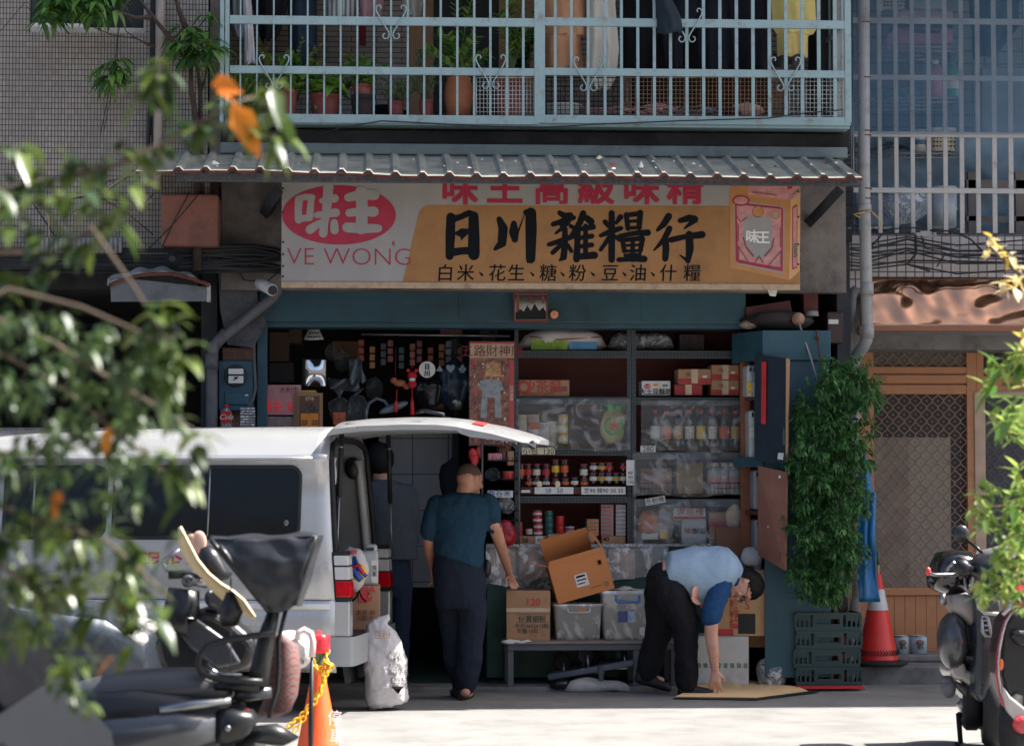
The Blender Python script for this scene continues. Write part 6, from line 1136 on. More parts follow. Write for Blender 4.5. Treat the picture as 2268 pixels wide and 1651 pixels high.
def bin_(lab,u0,u1,v0,Y,d,hm,cont,rim=.012,lidc=None):
 a=P(u0,1416,Y);b=P(u1,v0,Y);cx=(a.x+b.x)/2;w2=(b.x-a.x)/2;h=b.z-a.z;c=Vector((cx,Y+d/2,bz+.002));o=thing('storage_bin',lab,'storage bin',c,'storage bins on the bench');t=MB()
 h=b.z-bz
 t.loft([(c,(w2*.9,0,0),(0,d/2*.9,0)),(c+Vector((0,0,h*.93)),(w2*.985,0,0),(0,d/2*.98,0)),(c+Vector((0,0,h*.93)),(w2*1.04,0,0),(0,d/2*1.05,0)),(c+Vector((0,0,h)),(w2*1.04,0,0),(0,d/2*1.05,0)),(c+Vector((0,0,h)),(w2*.96,0,0),(0,d/2*.95,0)),(c+Vector((0,0,.01)),(w2*.87,0,0),(0,d/2*.87,0))],32,pw=9,cap=True);t.build('tub',M_bin,o)
 t=MB();t.ell(c+Vector((0,.0,h*.32)),(w2*.78,d*.36,h*.28));t.jitter(.05,8);t.build('contents',cont,o)
 t=MB();zz=h*.80;x2=w2*.46;y=c.y-d/2*1.1;t.tube([(cx-x2,y+.02,c.z+h*.9),(cx-x2,y,c.z+zz),(cx-x2*.9,y-.004,c.z+zz*.96),(cx+x2*.9,y-.004,c.z+zz*.96),(cx+x2,y,c.z+zz),(cx+x2,y+.02,c.z+h*.9)],.009,n=6);t.build('handle',hm,o);return o,c,w2,h,d
o,c,w2,h,d=bin_('translucent storage bin with a clear handle in the middle of the bench',1228,1335,1337,18.22,.26,pm('handle_clear',srgb(190,194,196),rough=.3),pm('stuff_pale',srgb(190,182,168),rough=.8,var=.15,sc=8));t=MB();t.box(c.x-.01,c.x+.06,c.y-d*.53,c.y-d*.52,c.z+h*.8,c.z+h*.92);t.build('sticker',M_kraft,o)
o,c,w2,h,d=bin_('taller translucent storage bin with a blue handle and product label',1334,1446,1308,18.2,.3,pm('handle_blue',srgb(60,120,190),rough=.35),pm('stuff_grey',srgb(176,178,178),rough=.8,var=.1,sc=8));t=MB();t.box(c.x-.075,c.x+.0,c.y-d*.505,c.y-d*.50,c.z+h*.36,c.z+h*.58);t.build('blue_label',pm('label_navy',srgb(60,74,130),rough=.4,var=.4,sc=60),o);t=MB();t.box(c.x+.002,c.x+.06,c.y-d*.505,c.y-d*.50,c.z+h*.36,c.z+h*.58);t.build('picture_label',pm('label_pic',srgb(150,170,196),rough=.4,var=.4,sc=50),o);t=MB();t.box(c.x+.09,c.x+.128,c.y-d*.488,c.y-d*.483,c.z+h*.1,c.z+h*.26);t.build('white_label',pm('label_print',srgb(206,206,200),rough=.6,var=.3,sc=90),o)
t=MB();t.ell(c+Vector((0,0,h*1.0)),(w2*.6,.1,.02));t.jitter(.03,14);tag(t.build('plastic_wrap',pm('wrap_cream',srgb(206,196,180),rough=.4,var=.2,sc=20)),'crumpled cream plastic wrap on top of the blue-handled bin','plastic wrap')
ang=R(-15.5);M_or=M_kraft3
def orange():
 A=P(1237,1337,18.2);o=thing('orange_carton','orange-brown open carton tilted on top of the storage bins','box',A);
 Wd,Hh,D=.44,.29,.3
 def loc(x,y,z):
  return A+Vector((x*math.cos(-ang)-z*math.sin(-ang),y,x*math.sin(-ang)+z*math.cos(-ang)))
 def pl(name,pts,m=M_or,th=.005):t=MB();t.add([loc(*p)for p in pts],[(0,1,2,3)]);return t.build(name,m,o,solid=th)
 pl('front_wall',[(0,0,0),(Wd,0,0),(Wd,0,Hh),(0,0,Hh)]);pl('back_wall',[(0,D,0),(Wd,D,0),(Wd,D,Hh),(0,D,Hh)],M_kin);pl('side_wall',[(0,.005,0),(0,D-.005,0),(0,D-.005,Hh),(0,.005,Hh)]);pl('side_wall',[(Wd,.005,0),(Wd,D-.005,0),(Wd,D-.005,Hh),(Wd,.005,Hh)]);pl('base',[(0,0.004,0.003),(Wd,0.004,0.003),(Wd,D-.004,0.003),(0,D-.004,0.003)])
 pl('flap',[(0.01,D,Hh),(Wd-.06,D,Hh),(Wd-.07,D-.1,Hh+.2),(-.0,D-.1,Hh+.2)]);pl('flap',[(Wd,.01,Hh),(Wd,D-.01,Hh),(Wd-.02,D-.03,Hh+.16),(Wd-.07,.03,Hh+.17)]);pl('flap',[(0,.01,Hh),(0,D-.01,Hh),(-.14,D-.03,Hh+.06),(-.14,.03,Hh+.07)]);pl('flap',[(0.0,0,Hh),(Wd,0,Hh),(Wd-.01,.02,Hh+.035),(0.02,.02,Hh+.035)])
 def st(x0,x1,z0,z1,m,name):pl(name,[(x0,-.004,z0),(x1,-.004,z0),(x1,-.004,z1),(x0,-.004,z1)],m,.001)
 st(.17,.265,.08,.175,M_paper,'address_label');st(.18,.25,.15,.165,M_ink,'label_print');st(.18,.255,.125,.135,M_pvc,'label_print');st(.18,.24,.10,.108,M_pvc,'label_print');st(.365,.4,.2,.24,pm('print_olive',srgb(150,110,56),rough=.8),'care_mark');st(.372,.393,.205,.235,M_or,'care_mark_inside')
 for k in range(3):
  a=2*math.pi*k/3;cx,cz=.39,.05;pl('recycling_mark',[(cx+.022*math.cos(a),-.004,cz+.022*math.sin(a)),(cx+.022*math.cos(a+1.5),-.004,cz+.022*math.sin(a+1.5)),(cx+.012*math.cos(a+1.5),-.004,cz+.012*math.sin(a+1.5)),(cx+.012*math.cos(a),-.004,cz+.012*math.sin(a))],M_pr,.001)
 words('CARTON',.02,loc(.31,-.006,.045),pm('print_olive',(0,0,0)),o,rot=(R(90),ang,0))
orange()
pc=thing('platform_trolley','grey platform trolley lying upside down with its wheels up','trolley',G(1310,1515,.03));M_plat=pm('trolley_grey',srgb(100,106,116),rough=.5,var=.08)
t=MB();pa=[P(1212,1500,18.25),P(1400,1468,18.05),P(1412,1458,18.4),P(1240,1478,18.6)];t.add(pa,[(0,1,2,3)]);t.build('platform',M_plat,pc,solid=.045,bevel=.01)
for k,(u,v,Y)in enumerate(((1246,1465,18.35),(1296,1448,18.2),(1323,1455,18.4),(1374,1446,18.2))):
 wh=MB();q=P(u,v,Y);rr=.068;a0=R(20*(k-1.5));Mw=Matrix.Rotation(R(35)+a0,3,'Z')@Matrix.Rotation(R(90),3,'X');wh.lathe([(rr*.62,-.018),(rr*.9,-.02),(rr,-.012),(rr,.012),(rr*.9,.02),(rr*.62,.018)],q,22,M=Mw);w_=wh.build('wheel',M_rubber,pc);h_=MB();h_.lathe([(rr*.62,-.014),(rr*.3,-.016),(rr*.3,.016),(rr*.62,.014)],q,18,M=Mw);h_.build('hub',M_steel,w_)
 f=MB();b_=q+Vector((.01,0,-.11));sd=Mw@Vector((0,0,.028));f.tube([q+sd,b_+sd*1.2],.011,n=5);f.tube([q-sd,b_-sd*1.2],.011,n=5);f.obox(b_,(.08,.07,.012));f.build('fork',M_steel,pc)
t=MB();t.tube([P(1330,1475,18.12),P(1332,1512,18.1)],.02,n=8);t.build('bracket',M_pvcd,pc)
o=sack_lying('folded_sack','flat grey-white folded sack lying under the upturned trolley',1243,1402,1507,1536,17.98,.12,pm('sack_dirty',srgb(190,184,178),rough=.6,var=.12,sc=5,dirt=srgb(110,104,100),damt=.4,bump=.4,bsc=20),5)
bag('black_bag','black bag lump at the left of the folded sack',1240,1515,18.05,24,14,M_bpl,17,False)
# BOXES ON THE RIGHT
o=open_box('white_carton','white carton with a row of green tens standing on the kerb',(P(1607,1518,18.15).x,18.32,.036),.40,.36,.365,R(-9),M_white,flaps=(None,)*4);c0=WL[o.name];t=MB();t.box(c0 .x-.2,c0 .x+.2,c0 .y-.18,c0 .y+.18,c0 .z+.36,c0 .z+.367);t.build('lid',M_white,o)
for i in range(8):words('10',.05,(c0 .x-.175+i*.05,c0 .y-.183,c0 .z+.13),pm('print_ten',srgb(70,130,84),rough=.6),o,bold=.002,sx=.62)
t=MB()
for i in range(12):
 for j in range(3):t.box(c0 .x+.2005,c0 .x+.202,c0 .y-.15+j*.1,c0 .y-.15+j*.1+.07,c0 .z+.03+i*.026,c0 .z+.04+i*.026)
t.build('side_print',M_pvcd,o)
o=open_box('chili_carton','kraft carton with vertical red characters and a square hole cut in it',(P(1640,1420,18.2).x,18.3,.405),.39,.32,.45,R(-6),M_kraft2,flaps=(None,)*4);c0=WL[o.name]
t=MB();t.box(c0 .x-.01,c0 .x+.12,c0 .y-.162,c0 .y-.159,c0 .z+.015,c0 .z+.165);t.build('cut_hole',M_black,o);t=MB();t.box(c0 .x-.18,c0 .x-.045,c0 .y-.161,c0 .y-.159,c0 .z+.0,c0 .z+.05);t.ell((c0 .x-.03,c0 .y-.16,c0 .z+.41),(.03,.003,.03));t.build('red_print',M_prr,o)
words('四\n川\n辣\n椒\n醬',.075,(c0 .x-.04,c0 .y-.163,c0 .z+.36),M_prr,o,bold=.001)
words('S',.09,(c0 .x+.06,c0 .y-.163,c0 .z+.2),M_prr,o);t=MB()
for i in range(9):t.box(c0 .x+.1955,c0 .x+.197,c0 .y-.1,c0 .y-.02,c0 .z+.03+i*.045,c0 .z+.055+i*.045)
t.build('side_print',M_prr,o)
open_box('kraft_carton','plain open kraft carton on top of the chili sauce carton',(P(1672,1330,18.25).x,18.3,P(1672,1332,18.2).z),.25,.22,.24,R(-10),M_kraft2,flaps=(None,None,None,None))
open_box('tall_carton','plain tall kraft carton standing behind the chili sauce carton',(P(1680,1420,18.5).x,18.5,.30),.26,.2,.6,0,M_kraft2,flaps=(None,)*4)
t=MB();t.add([P(1702,1290,18.25),P(1717,1300,18.1),P(1712,1500,18.1),P(1696,1490,18.25)],[(0,1,2,3)]);tag(t.build('flat_board',pm('grey_board',srgb(120,104,92),rough=.85,var=.15),solid=.015),'grey brown board standing on edge right of the cartons','board')
bag('paper_bag','crumpled white paper bag on top of the stacked cartons',1665,1232,18.3,25,22,pm('paper_bag',srgb(196,196,194),rough=.8,var=.06),18,False)
o=bag('rubbish_bag','clear plastic bag of rubbish on the ground right of the white carton',1712,1488,18.15,33,42,clearm('bag_haze',(.84,.87,.9),.42,.2,.8,9),19,False);t=MB();t.ell(P(1700,1500,18.16),(.05,.03,.04));t.ell(P(1722,1505,18.16),(.06,.03,.04),0);t.jitter(.03,20);t.build('rubbish',pm('rubbish_mix',srgb(176,168,160),rough=.8,var=.4,sc=20),o)
t=MB();pts=[G(1496,1546),G(1560,1527),G(1600,1517),G(1640,1518),G(1770,1530),G(1790,1534),G(1672,1548)]
zc=[.012,.05,.085,.05,.03,.012,.012]
t.add([Vector((p.x,p.y,zc[i]))for i,p in enumerate(pts)]+[Vector(((G(1640,1537)).x,G(1640,1537).y,.03))],[(7,0,1),(7,1,2),(7,2,3),(7,3,4),(7,4,5),(7,5,6),(7,6,0)],0)
o=tag(t.build('cardboard_sheet',pm('kraft_light',srgb(222,186,136),rough=.85,var=.05,sc=4,dirt=srgb(200,160,110),damt=.3),solid=.008),'flattened carton sheet on the road under the bending man\'s hand','cardboard')
t=MB();t.add([Vector((G(u,v).x,G(u,v).y,z))for u,v,z in((1490,1548,.006),(1676,1551,.006),(1815,1534,.01),(1770,1529,.02),(1600,1516,.06),(1560,1526,.03))],[tuple(range(6))]);tag(t.build('black_card',M_black,solid=.006),'black flattened carton lying under the kraft sheet','cardboard')
# CRATES, POTS, PLANTS, CONE
def crate():
 o=thing('plastic_crate','x','crate',(0,0,0),'stacked green plastic crates');M_cr=pm('crate_green',srgb(38,66,66),rough=.45,var=.1,sc=5,dirt=srgb(40,58,58),damt=.35);W_,D_,H_=.50,.36,.135
 t=MB();t.box(-W_/2,W_/2,-D_/2,D_/2,0,.012);t.build('base',M_cr,o)
 for sgn in(-1,1):
  t=MB();y=sgn*D_/2
  ya,yb=(y,y+.012)if sgn<0 else(y-.012,y)
  for z0,z1 in((.012,.03),(.118,.135)):t.box(-W_/2,W_/2,ya-.004,yb+.004,z0,z1)
  for k in range(15):
   x=-W_/2+W_*k/14
   if 5<=k<=9:continue
   t.box(x-.007,x+.007,ya,yb,.03,.118)
  for x0,x1 in((-W_/2,-W_*.30),(W_*.30,W_/2)):t.box(x0,x1,ya+.003,yb-.001,.075,.118)
  t.box(-W_*.2,W_*.2,ya-.002,yb+.002,.088,.118);t.box(-W_*.2,-W_*.2+.012,ya-.002,yb+.002,.03,.088);t.box(W_*.2-.012,W_*.2,ya-.002,yb+.002,.03,.088);t.box(-W_*.2,W_*.2,ya-.001,yb+.001,.03,.05)
  t.build('long_side',M_cr,o)
  t=MB();x=sgn*W_/2;xa,xb=(x,x+.012)if sgn<0 else(x-.012,x);t.box(xa,xb,-D_/2,D_/2,.012,.05);t.box(xa,xb,-D_/2,D_/2,.1,.135)
  for k in range(8):y=-D_/2+D_*k/7;t.box(xa,xb,y-.006,y+.006,.05,.1)
  t.build('short_side',M_cr,o)
 t=MB()
 for k in range(6):t.lathe([(.022,.0),(.022,.07),(.012,.085),(.012,.1)],(-.2+k*.08,-.05,.014),10)
 t.build('bottle_row',pm('crate_glass',srgb(176,170,160),rough=.3),o);return o
cr=crate();index_kids();q0=G(1836,1529,0.03);cl=['bottom','second','third','top']
for i in range(4):
 c=cr if i==0 else copy_tree(cr);c.location=(P(1836,1529,18.02).x+(.003,-.006,.004,0)[i],18.22,.036+i*.1365);c.rotation_euler=(0,0,R((1,-1.5,.5,0)[i]));c['label']='dark green plastic crate, %s of the stack of four below the plant'%cl[i]
 if i==3:
  for ch in list(c.children):
   if ch.name.startswith('bottle_row'):bpy.data.objects.remove(ch)
t=MB();a=P(1760,1530,17.98);b=P(1912,1530,17.98);t.box(a.x,b.x,17.96,18.4,.02,.035);tag(t.build('red_board',M_redl),'thin red board under the stack of green crates','board')
o=thing('big_flower_pot','large dark glazed flower pot beside the crates','flower pot',P(1745,1515,18.45));t=MB();a=P(1715,1515,18.4);b=P(1775,1405,18.4);r=(b.x-a.x)/2*1.1;h=b.z-.03;c=((a.x+b.x)/2,18.6,.036);t.lathe([(r*.7,0),(r*.95,.4*h),(r,.85*h),(r*1.08,.87*h),(r*1.08,.94*h),(r*.95,.94*h),(r*.9,.8*h)],c,24);t.build('pot',pm('glazed_dark',srgb(56,48,46),rough=.3,var=.2),o)
sticker(carton('rag_heap','pale rag on the rim of the big dark flower pot',1752,1770,1392,1408,18.42,.06,M_cream,cat='rag',bev=.015),1755,1760,1396,1400,18.418,M_pvc,'crease')
al=thing('aralia_tree','tall feathery green aralia growing in a pot beside the cabinet','plant',P(1835,1525,18.35));c=P(1840,1500,18.42);t=MB();r_=random.Random(21)
t.lathe([(.15,.03),(.2,.25),(.2,.45),(.18,.45)],(c.x,18.45,0),20);t.build('pot',M_terra2,al);t=MB();tips=[]
for i in range(13):
 u=r_.uniform(1775,1915);v=r_.uniform(840,1280);tip=P(u,v,17.86+r_.uniform(-.1,.1));b0=Vector((c.x+r_.uniform(-.1,.1),18.45+r_.uniform(-.06,.06),.42));m1=b0 .lerp(tip,.3)+Vector((r_.uniform(-.06,.06),0,0));t.tube([b0,m1,b0 .lerp(tip,.65)+Vector((r_.uniform(-.05,.05),0,0)),tip],[.016,.013,.01,.006],n=6)
t.build('trunk',pm('aralia_bark',srgb(132,110,92),rough=.9,var=.2),al);t=MB();k=0
OL=[(805,1838,1910),(850,1802,1938),(900,1772,1944),(1000,1754,1930),(1100,1743,1914),(1200,1739,1907),(1280,1756,1894),(1322,1785,1875)]
for i in range(165):
 v=808+510*(i+r_.random())/165;k=max(q for q in range(7)if OL[q][0]<=v);f=(v-OL[k][0])/(OL[k+1][0]-OL[k][0]);a=OL[k][1]+(OL[k+1][1]-OL[k][1])*f;b=OL[k][2]+(OL[k+1][2]-OL[k][2])*f
 c0=P(a+10+(b-a-20)*r_.random(),v,17.86+r_.uniform(-.2,.13))
 for j in range(9):
  bd=Vector((r_.uniform(-1,1),r_.uniform(-1.1,.4),r_.uniform(-.8,.8))).normalized();p=c0+bd*r_.uniform(.02,.075)
  for m in range(3):
   d=(bd+Vector((r_.uniform(-.7,.7),r_.uniform(-.5,.5),r_.uniform(-.7,.5)))).normalized()
   for s_ in range(6):leaf(t,p+d*(.012+.008*s_),(d*.8+Vector((r_.uniform(-.7,.7),r_.uniform(-.5,.3),r_.uniform(-.6,.6)))),r_.uniform(.03,.058),.0135,droop=.35)
t.build('crown',leafm('leaf_aralia',srgb(44,92,54),srgb(108,154,88),rough=.45),al);t=MB()
for i in range(30):p=P(1893+r_.uniform(-9,12),1080+r_.uniform(-16,14),18.05);leaf(t,p,rv(r_),.06,.012,droop=.5)
t.build('yellow_leaves',leafm('leaf_yell2',srgb(200,160,60),srgb(160,140,50)),al)
rc=thing('blue_raincoat','bright blue raincoat hanging beside the plant','raincoat',P(1925,1330,18.6));t=MB();rows=[(1000,1906,1912),(1030,1903,1928),(1100,1902,1935),(1200,1901,1936),(1280,1900,1942),(1332,1903,1950)]
def fn(s,q):
 k=q*5;i=min(int(k),4);f=k-i;v=rows[i][0]+(rows[i+1][0]-rows[i][0])*f;a=rows[i][1]+(rows[i+1][1]-rows[i][1])*f;b=rows[i][2]+(rows[i+1][2]-rows[i][2])*f;p=P(a+(b-a)*s,v,18.3);p.y+=.016*math.sin(s*7+q*3)+.02*noise.noise(Vector((s*4,q*5,0)));return p
t.grid(fn,14,24);t.build('coat',pm('raincoat_blue',srgb(30,104,158),rough=.4,var=.08,sc=4),rc,solid=.004);t=MB();t.tube([P(1936,1090,18.3),P(1930,1180,18.3),P(1935,1230,18.28)],[.02,.03,.026],n=8);t.build('sleeve',pm('raincoat_blue',(0,0,0)),rc)
o=thing('broom','broom standing behind the traffic cone with a green handle tip','broom',P(1942,1470,18.75));t=MB();t.tube([P(1942,1470,18.9),P(1945,1250,18.9)],.012,n=8);t.build('stick',pm('stick_yellow',srgb(176,150,96),rough=.6),o);t=MB();t.tube([P(1945,1250,18.9),P(1946,1222,18.9)],.013,n=8);t.build('tip',pm('tip_green',srgb(70,110,100),rough=.5),o);t=MB();t.tube([P(1940,1290,18.85),P(1938,1278,18.82),P(1946,1274,18.8),P(1953,1282,18.8)],.008,n=6);t.build('hook',M_kraft,o)
def cone(name,lab,base,H_,m,sleeve=None,mb_=M_rubber):
 o=thing(name,lab,'traffic cone',base);b=Vector(base);t=MB();r1=H_*.235;t.lathe([(r1,.03),(r1*.97,.05),(r1*.93,.06),(H_*.05,H_*.97),(H_*.045,H_),(.001,H_)],b,28);t.build('cone',m,o);t=MB();t.lathe([(r1*1.45,0),(r1*1.45,.02),(r1*1.1,.035),(.01,.036)],b,8);t.build('base',mb_,o)
 if sleeve:
  t=MB();f=lambda z:(r1*.93+(H_*.05-r1*.93)*(z-.06)/(H_*.97-.06))*1.03;z0,z1=sleeve;t.lathe([(f(H_*z0),H_*z0),(f(H_*z1),H_*z1)],b,28,cap=False);t.build('sleeve',pm('reflective_sleeve',srgb(196,196,194),rough=.4,var=.1,sc=10),o)
 return o
cbp=G(1956,1474,.145);co=cone('traffic_cone','red traffic cone with a silver sleeve on the right step',(cbp.x,cbp.y+.2,.145),.70,pm('cone_red',srgb(214,48,40),rough=.45,var=.06,sc=5,dirt=srgb(150,40,36),dsc=5,damt=.25),(.60,.83))
t=MB();r1=.70*.235
for i in range(22):
 a=math.pi+math.pi*i/21;p=Vector((cbp.x+r1*.95*math.cos(a),cbp.y+.2+r1*.95*math.sin(a),.145+.075));t.tube([p,p+Vector((.014,0,.02))],.004,n=4);t.tube([p+Vector((.014,0,.02)),p+Vector((0,-.004,.04))],.004,n=4)
t.build('moulded_marks',M_dark,co)
for k,(u0,u1)in enumerate(((1984,2016),(2020,2057))):
 o=thing('paint_can',('pale blue printed can on the door step, left one','pale blue printed can on the door step, right one')[k],'can',P((u0+u1)/2,1452,18.95),'cans on the door step');t=MB();a=P(u0,1454,18.95);b=P(u1,1407,18.95);r=(b.x-a.x)/2;h=b.z-.202;c=((a.x+b.x)/2,18.95+r,.202);t.lathe([(r,0),(r,h*.95),(r*.97,h)],c,24);t.build('can',pm('can_blue',srgb(176,196,206),rough=.35,var=.12,sc=14),o);t=MB();t.lathe([(r*1.03,h*.93),(r*1.03,h),(r*.9,h),(r*.88,h*.95),(.001,h*.95)],c,24);t.build('rim',M_steel,o);t=MB();t.ell((c[0],18.95-.001,c[2]+h*.62),(r*.5,.012,h*.18));t.build('emblem',pm('emblem_brown',srgb(120,96,84),rough=.5),o)
 words('優良',.03,(c[0],18.94,c[2]+.04),M_ink,o)
bottle('white_bottle','white plastic bottle standing behind the red cone',1922,1365,1466,18.85,28,M_white,M_white)
t=MB();t.tube([P(1880,1320,18.5),P(1884,1528,18.4)],.05,n=8);tag(t.build('old_post',pm('old_post',srgb(60,54,52),rough=.9,var=.3)),'dark weathered wooden post behind the crates','post')
# VAN
VA=R(10.5);VL=Vector((-math.cos(VA),math.sin(VA),0));VW=Vector((math.sin(VA),math.cos(VA),0));q=P(742,1400,16.2);VO=Vector((q.x,q.y,0))
def V(x,y,z):return VO+VL*x+VW*y+Vector((0,0,z))
van=thing('delivery_van','silver delivery van with its tailgate open and red characters on the side','van',V(2,.8,0))
WV=1.65
M_vs=pm('van_silver',srgb(188,188,188),rough=.30,metal=.45,var=.02,sc=2,coat=.5);M_vd=pm('van_dark',srgb(40,42,46),rough=.45);M_glass=pm('tinted_glass',srgb(14,15,18),rough=.05,spec=.3,var=.05);M_seal=pm('seal_black',srgb(20,21,23),rough=.6);M_vtrim=pm('van_trim',srgb(126,128,132),rough=.6,var=.06);M_vcl=pm('van_cladding',srgb(150,152,154),rough=.45,var=.04)
half=[(.30,.06),(.34,.025),(.56,.008),(.76,0),(.775,.012),(.80,0),(1.0,.004),(1.19,.022),(1.45,.06),(1.70,.098),(1.715,.085),(1.735,.085),(1.75,.13),(1.83,.19),(1.885,.29),(1.92,.45),(1.935,.62),(1.94,.8)]
ring_=[(y,z)for z,y in half]+[(WV-y,z)for z,y in half[:-1][::-1]]
xr=lambda z:.085*max(0,(z-.75))/1.15
xf=lambda z:4.25-(.0 if z<1.0 else(z-1.0)*.62)
def vbody(s,q):
 k=s*(len(ring_)-1);i=min(int(k),len(ring_)-2);f=k-i;y=ring_[i][0]*(1-f)+ring_[i+1][0]*f;z=ring_[i][1]*(1-f)+ring_[i+1][1]*f
 a,b=xr(z),xf(z);x=a+(b-a)*q;k=1 if q<.9 else 1-.12*((q-.9)/.1)**2;return V(x,.8+(y-.8)*k,z)
t=MB();t.grid(vbody,len(ring_)-1,40);
pts=[vbody(i/(len(ring_)-1),1)for i in range(len(ring_))];n=len(pts);c=sum((p for p in pts),Vector())/n;t.add(pts+[c+VL*.12],[(i,i+1,n)for i in range(n-1)],0,True)
bo=t.build('body',M_vs,van,solid=.02)
t=MB();t.grid(lambda s,q:V(xr(.3)+.02+3.9*q,.06+(WV-.12)*s,.34),2,2);t.build('floor_pan',M_vd,van,solid=.04)
def side(x,z,off=-.004,far=False):
 for i in range(len(half)-1):
  if half[i][0]<=z<=half[i+1][0]:f=(z-half[i][0])/(half[i+1][0]-half[i][0]);y=half[i][1]*(1-f)+half[i+1][1]*f;break
 return V(x,(WV-y-off)if far else y+off,z)
def rrect(x0,x1,z0,z1,r,n=6):
 o=[]
 for cx,cz,a0 in((x1-r,z1-r,0),(x0+r,z1-r,90),(x0+r,z0+r,180),(x1-r,z0+r,270)):
  for i in range(n+1):a=R(a0+90*i/n);o.append((cx+r*math.cos(a),cz+r*math.sin(a)))
 return o
def vwin(x0,x1,z0,z1,far=False,mull=()):
 P1=rrect(x0,x1,z0,z1,.07);t=MB();
 def pl(pts,off):
  c=(sum(p[0]for p in pts)/len(pts),sum(p[1]for p in pts)/len(pts));vs=[side(c[0],c[1],off,far)];
  N=len(pts)
  for k in(.33,.66,1):vs+=[side(c[0]+(p[0]-c[0])*k,c[1]+(p[1]-c[1])*k,off,far)for p in pts]
  return vs,[(0,1+i,1+(i+1)%N)for i in range(N)]+[(1+k*N+i,1+k*N+(i+1)%N,1+(k+1)*N+(i+1)%N,1+(k+1)*N+i)for k in range(2)for i in range(N)]
 g=t.add(*pl(P1,-.012)).build('window',M_glass,van);
 f=MB();f.tube([side(x,z,-.012,far)for x,z in P1]+[side(*P1[0],-.012,far)],.014,n=6,cap=False);f.build('seal',M_seal,g)
 for m in mull:f=MB();f.tube([side(m,z0+.01,-.018,far),side(m,(z0+z1)/2,-.018,far),side(m,z1-.01,-.018,far)],.008,n=4);f.build('mullion',M_steel,g)
 return g
def onside(u,v):
 d=ray(u,v);nn_=-VW;t=(VO+VW*.03-Vector((CAMX,0,EYE))).dot(nn_)/d.dot(nn_);p=Vector((CAMX,0,EYE))+d*t;return(p-VO).dot(VL),p.z
def xs_(u):return onside(u,1100)[0]
zw0,zw1=onside(460,1190)[1],onside(460,1034)[1]
w1=vwin(xs_(662),xs_(252),zw0,zw1,mull=(xs_(462),));vwin(xs_(232),xs_(10),zw0,zw1,mull=(xs_(74),));vwin(xs_(-10),xs_(-130),zw0,zw1)
f=MB();qq=side(xs_(636),zw0+.1,-.03);f.ell(qq,(.018,.012,.022));f.build('window_latch',M_pvcd,w1)
for x in(xs_(243),xs_(1)):t=MB();t.tube([side(x,z,-.002)for z in(.36,.55,.9,1.2,1.45,1.69)],.005,n=4);t.build('door_gap',M_seal,van)
t=MB();t.tube([side(.03+i*.2,.775,-.002)for i in range(20)],.012,n=6);t.build('belt_strip',M_seal,van);t=MB();t.tube([side(.03+i*.2,.735,-.008)for i in range(20)],.022,n=6);t.build('lower_strip',M_white,van)
t=MB();t.tube([side(xr(1.72)+.1+i*.2,1.722,-.01)for i in range(19)],.014,n=6);t.build('roof_gutter',M_vs,van);t=MB();t.tube([side(xr(1.7)+.1+i*.2,1.700,-.004)for i in range(19)],.007,n=5);t.build('gutter_shadow_gap',M_seal,van)
for x in(.45,1.25,2.0):t=MB();t.tube([side(x,z,-.001)for z in(1.75,1.79,1.83,1.87,1.91)],.006,n=4);t.build('roof_rib',M_vs,van)
for ch,u in zip('泥企業',(338,386,434)):
 p=side(xs_(u),.985,-.008);w_=words(ch,.135,p,pm('sign_red_van',srgb(180,50,66),rough=.5),van,bold=.0025);w_.rotation_euler=(R(90),0,-VA)
 w_.location=p-WL[van.name]+VL*.0
words('有限公司',.05,side(xs_(455),.93,-.008),pm('sign_red_van',(0,0,0)),van,rot=(R(90),0,-VA))
for x in(1.02,3.35):
 for yy,s in((.09,1),(WV-.09,-1)):
  c=V(x,yy,.305);Mw=Matrix.Rotation(-VA,3,'Z')@Matrix.Rotation(R(90),3,'X');t=MB();t.lathe([(.17,-.08),(.29,-.09),(.305,-.07),(.305,.07),(.29,.09),(.17,.08)],c,28,M=Mw);wh=t.build('wheel',M_rubber,van);t=MB();t.lathe([(.17,.05*s),(.12,.07*s),(.05,.06*s),(.001,.07*s)],c,20,M=Mw);t.build('rim',M_steel,wh)
  t=MB();t.lathe([(.375,.104*s),(.375,.085*s),(.33,.1*s)],c,28,M=Mw,cap=True);t.build('wheel_arch',M_seal,van)
def rear(y,z,dx=0):return V(xr(z)+dx,y,z)
loop=[(.10,.56),(.09,.8),(.10,1.2),(.13,1.5),(.17,1.74),(.24,1.81),(.45,1.845),(.8,1.85),(1.15,1.845),(1.41,1.81),(1.48,1.74),(1.52,1.5),(1.55,1.2),(1.56,.8),(1.55,.56),(1.50,.50),(.15,.50)]
t=MB();t.tube([rear(y,z,-.008)for y,z in loop]+[rear(*loop[0],-.008)],.022,n=6);t.build('opening_seal',M_seal,van)
ringb=[(ring_[i][0],ring_[i][1])for i in range(len(ring_))];t=MB()
sk=[(.03,.45),(.008,.8),(.022,1.19),(.06,1.45),(.098,1.7),(.2,1.835),(.45,1.915),(.8,1.935),(1.2,1.915),(1.45,1.835),(WV-.098,1.7),(WV-.06,1.45),(WV-.022,1.19),(WV-.008,.8),(WV-.03,.45)]
inn=[(.11,.5),(.10,.8),(.11,1.2),(.14,1.5),(.18,1.73),(.25,1.80),(.45,1.835),(.8,1.84),(1.2,1.835),(1.40,1.80),(1.47,1.73),(1.51,1.5),(1.54,1.2),(1.55,.8),(1.54,.5)]
m_=len(sk);t.add([rear(y,z,.0)for y,z in sk]+[rear(y,z,.012)for y,z in inn],[(i,i+1,m_+i+1,m_+i)for i in range(m_-1)],0,True);t.build('rear_frame',M_vs,van,solid=.006)
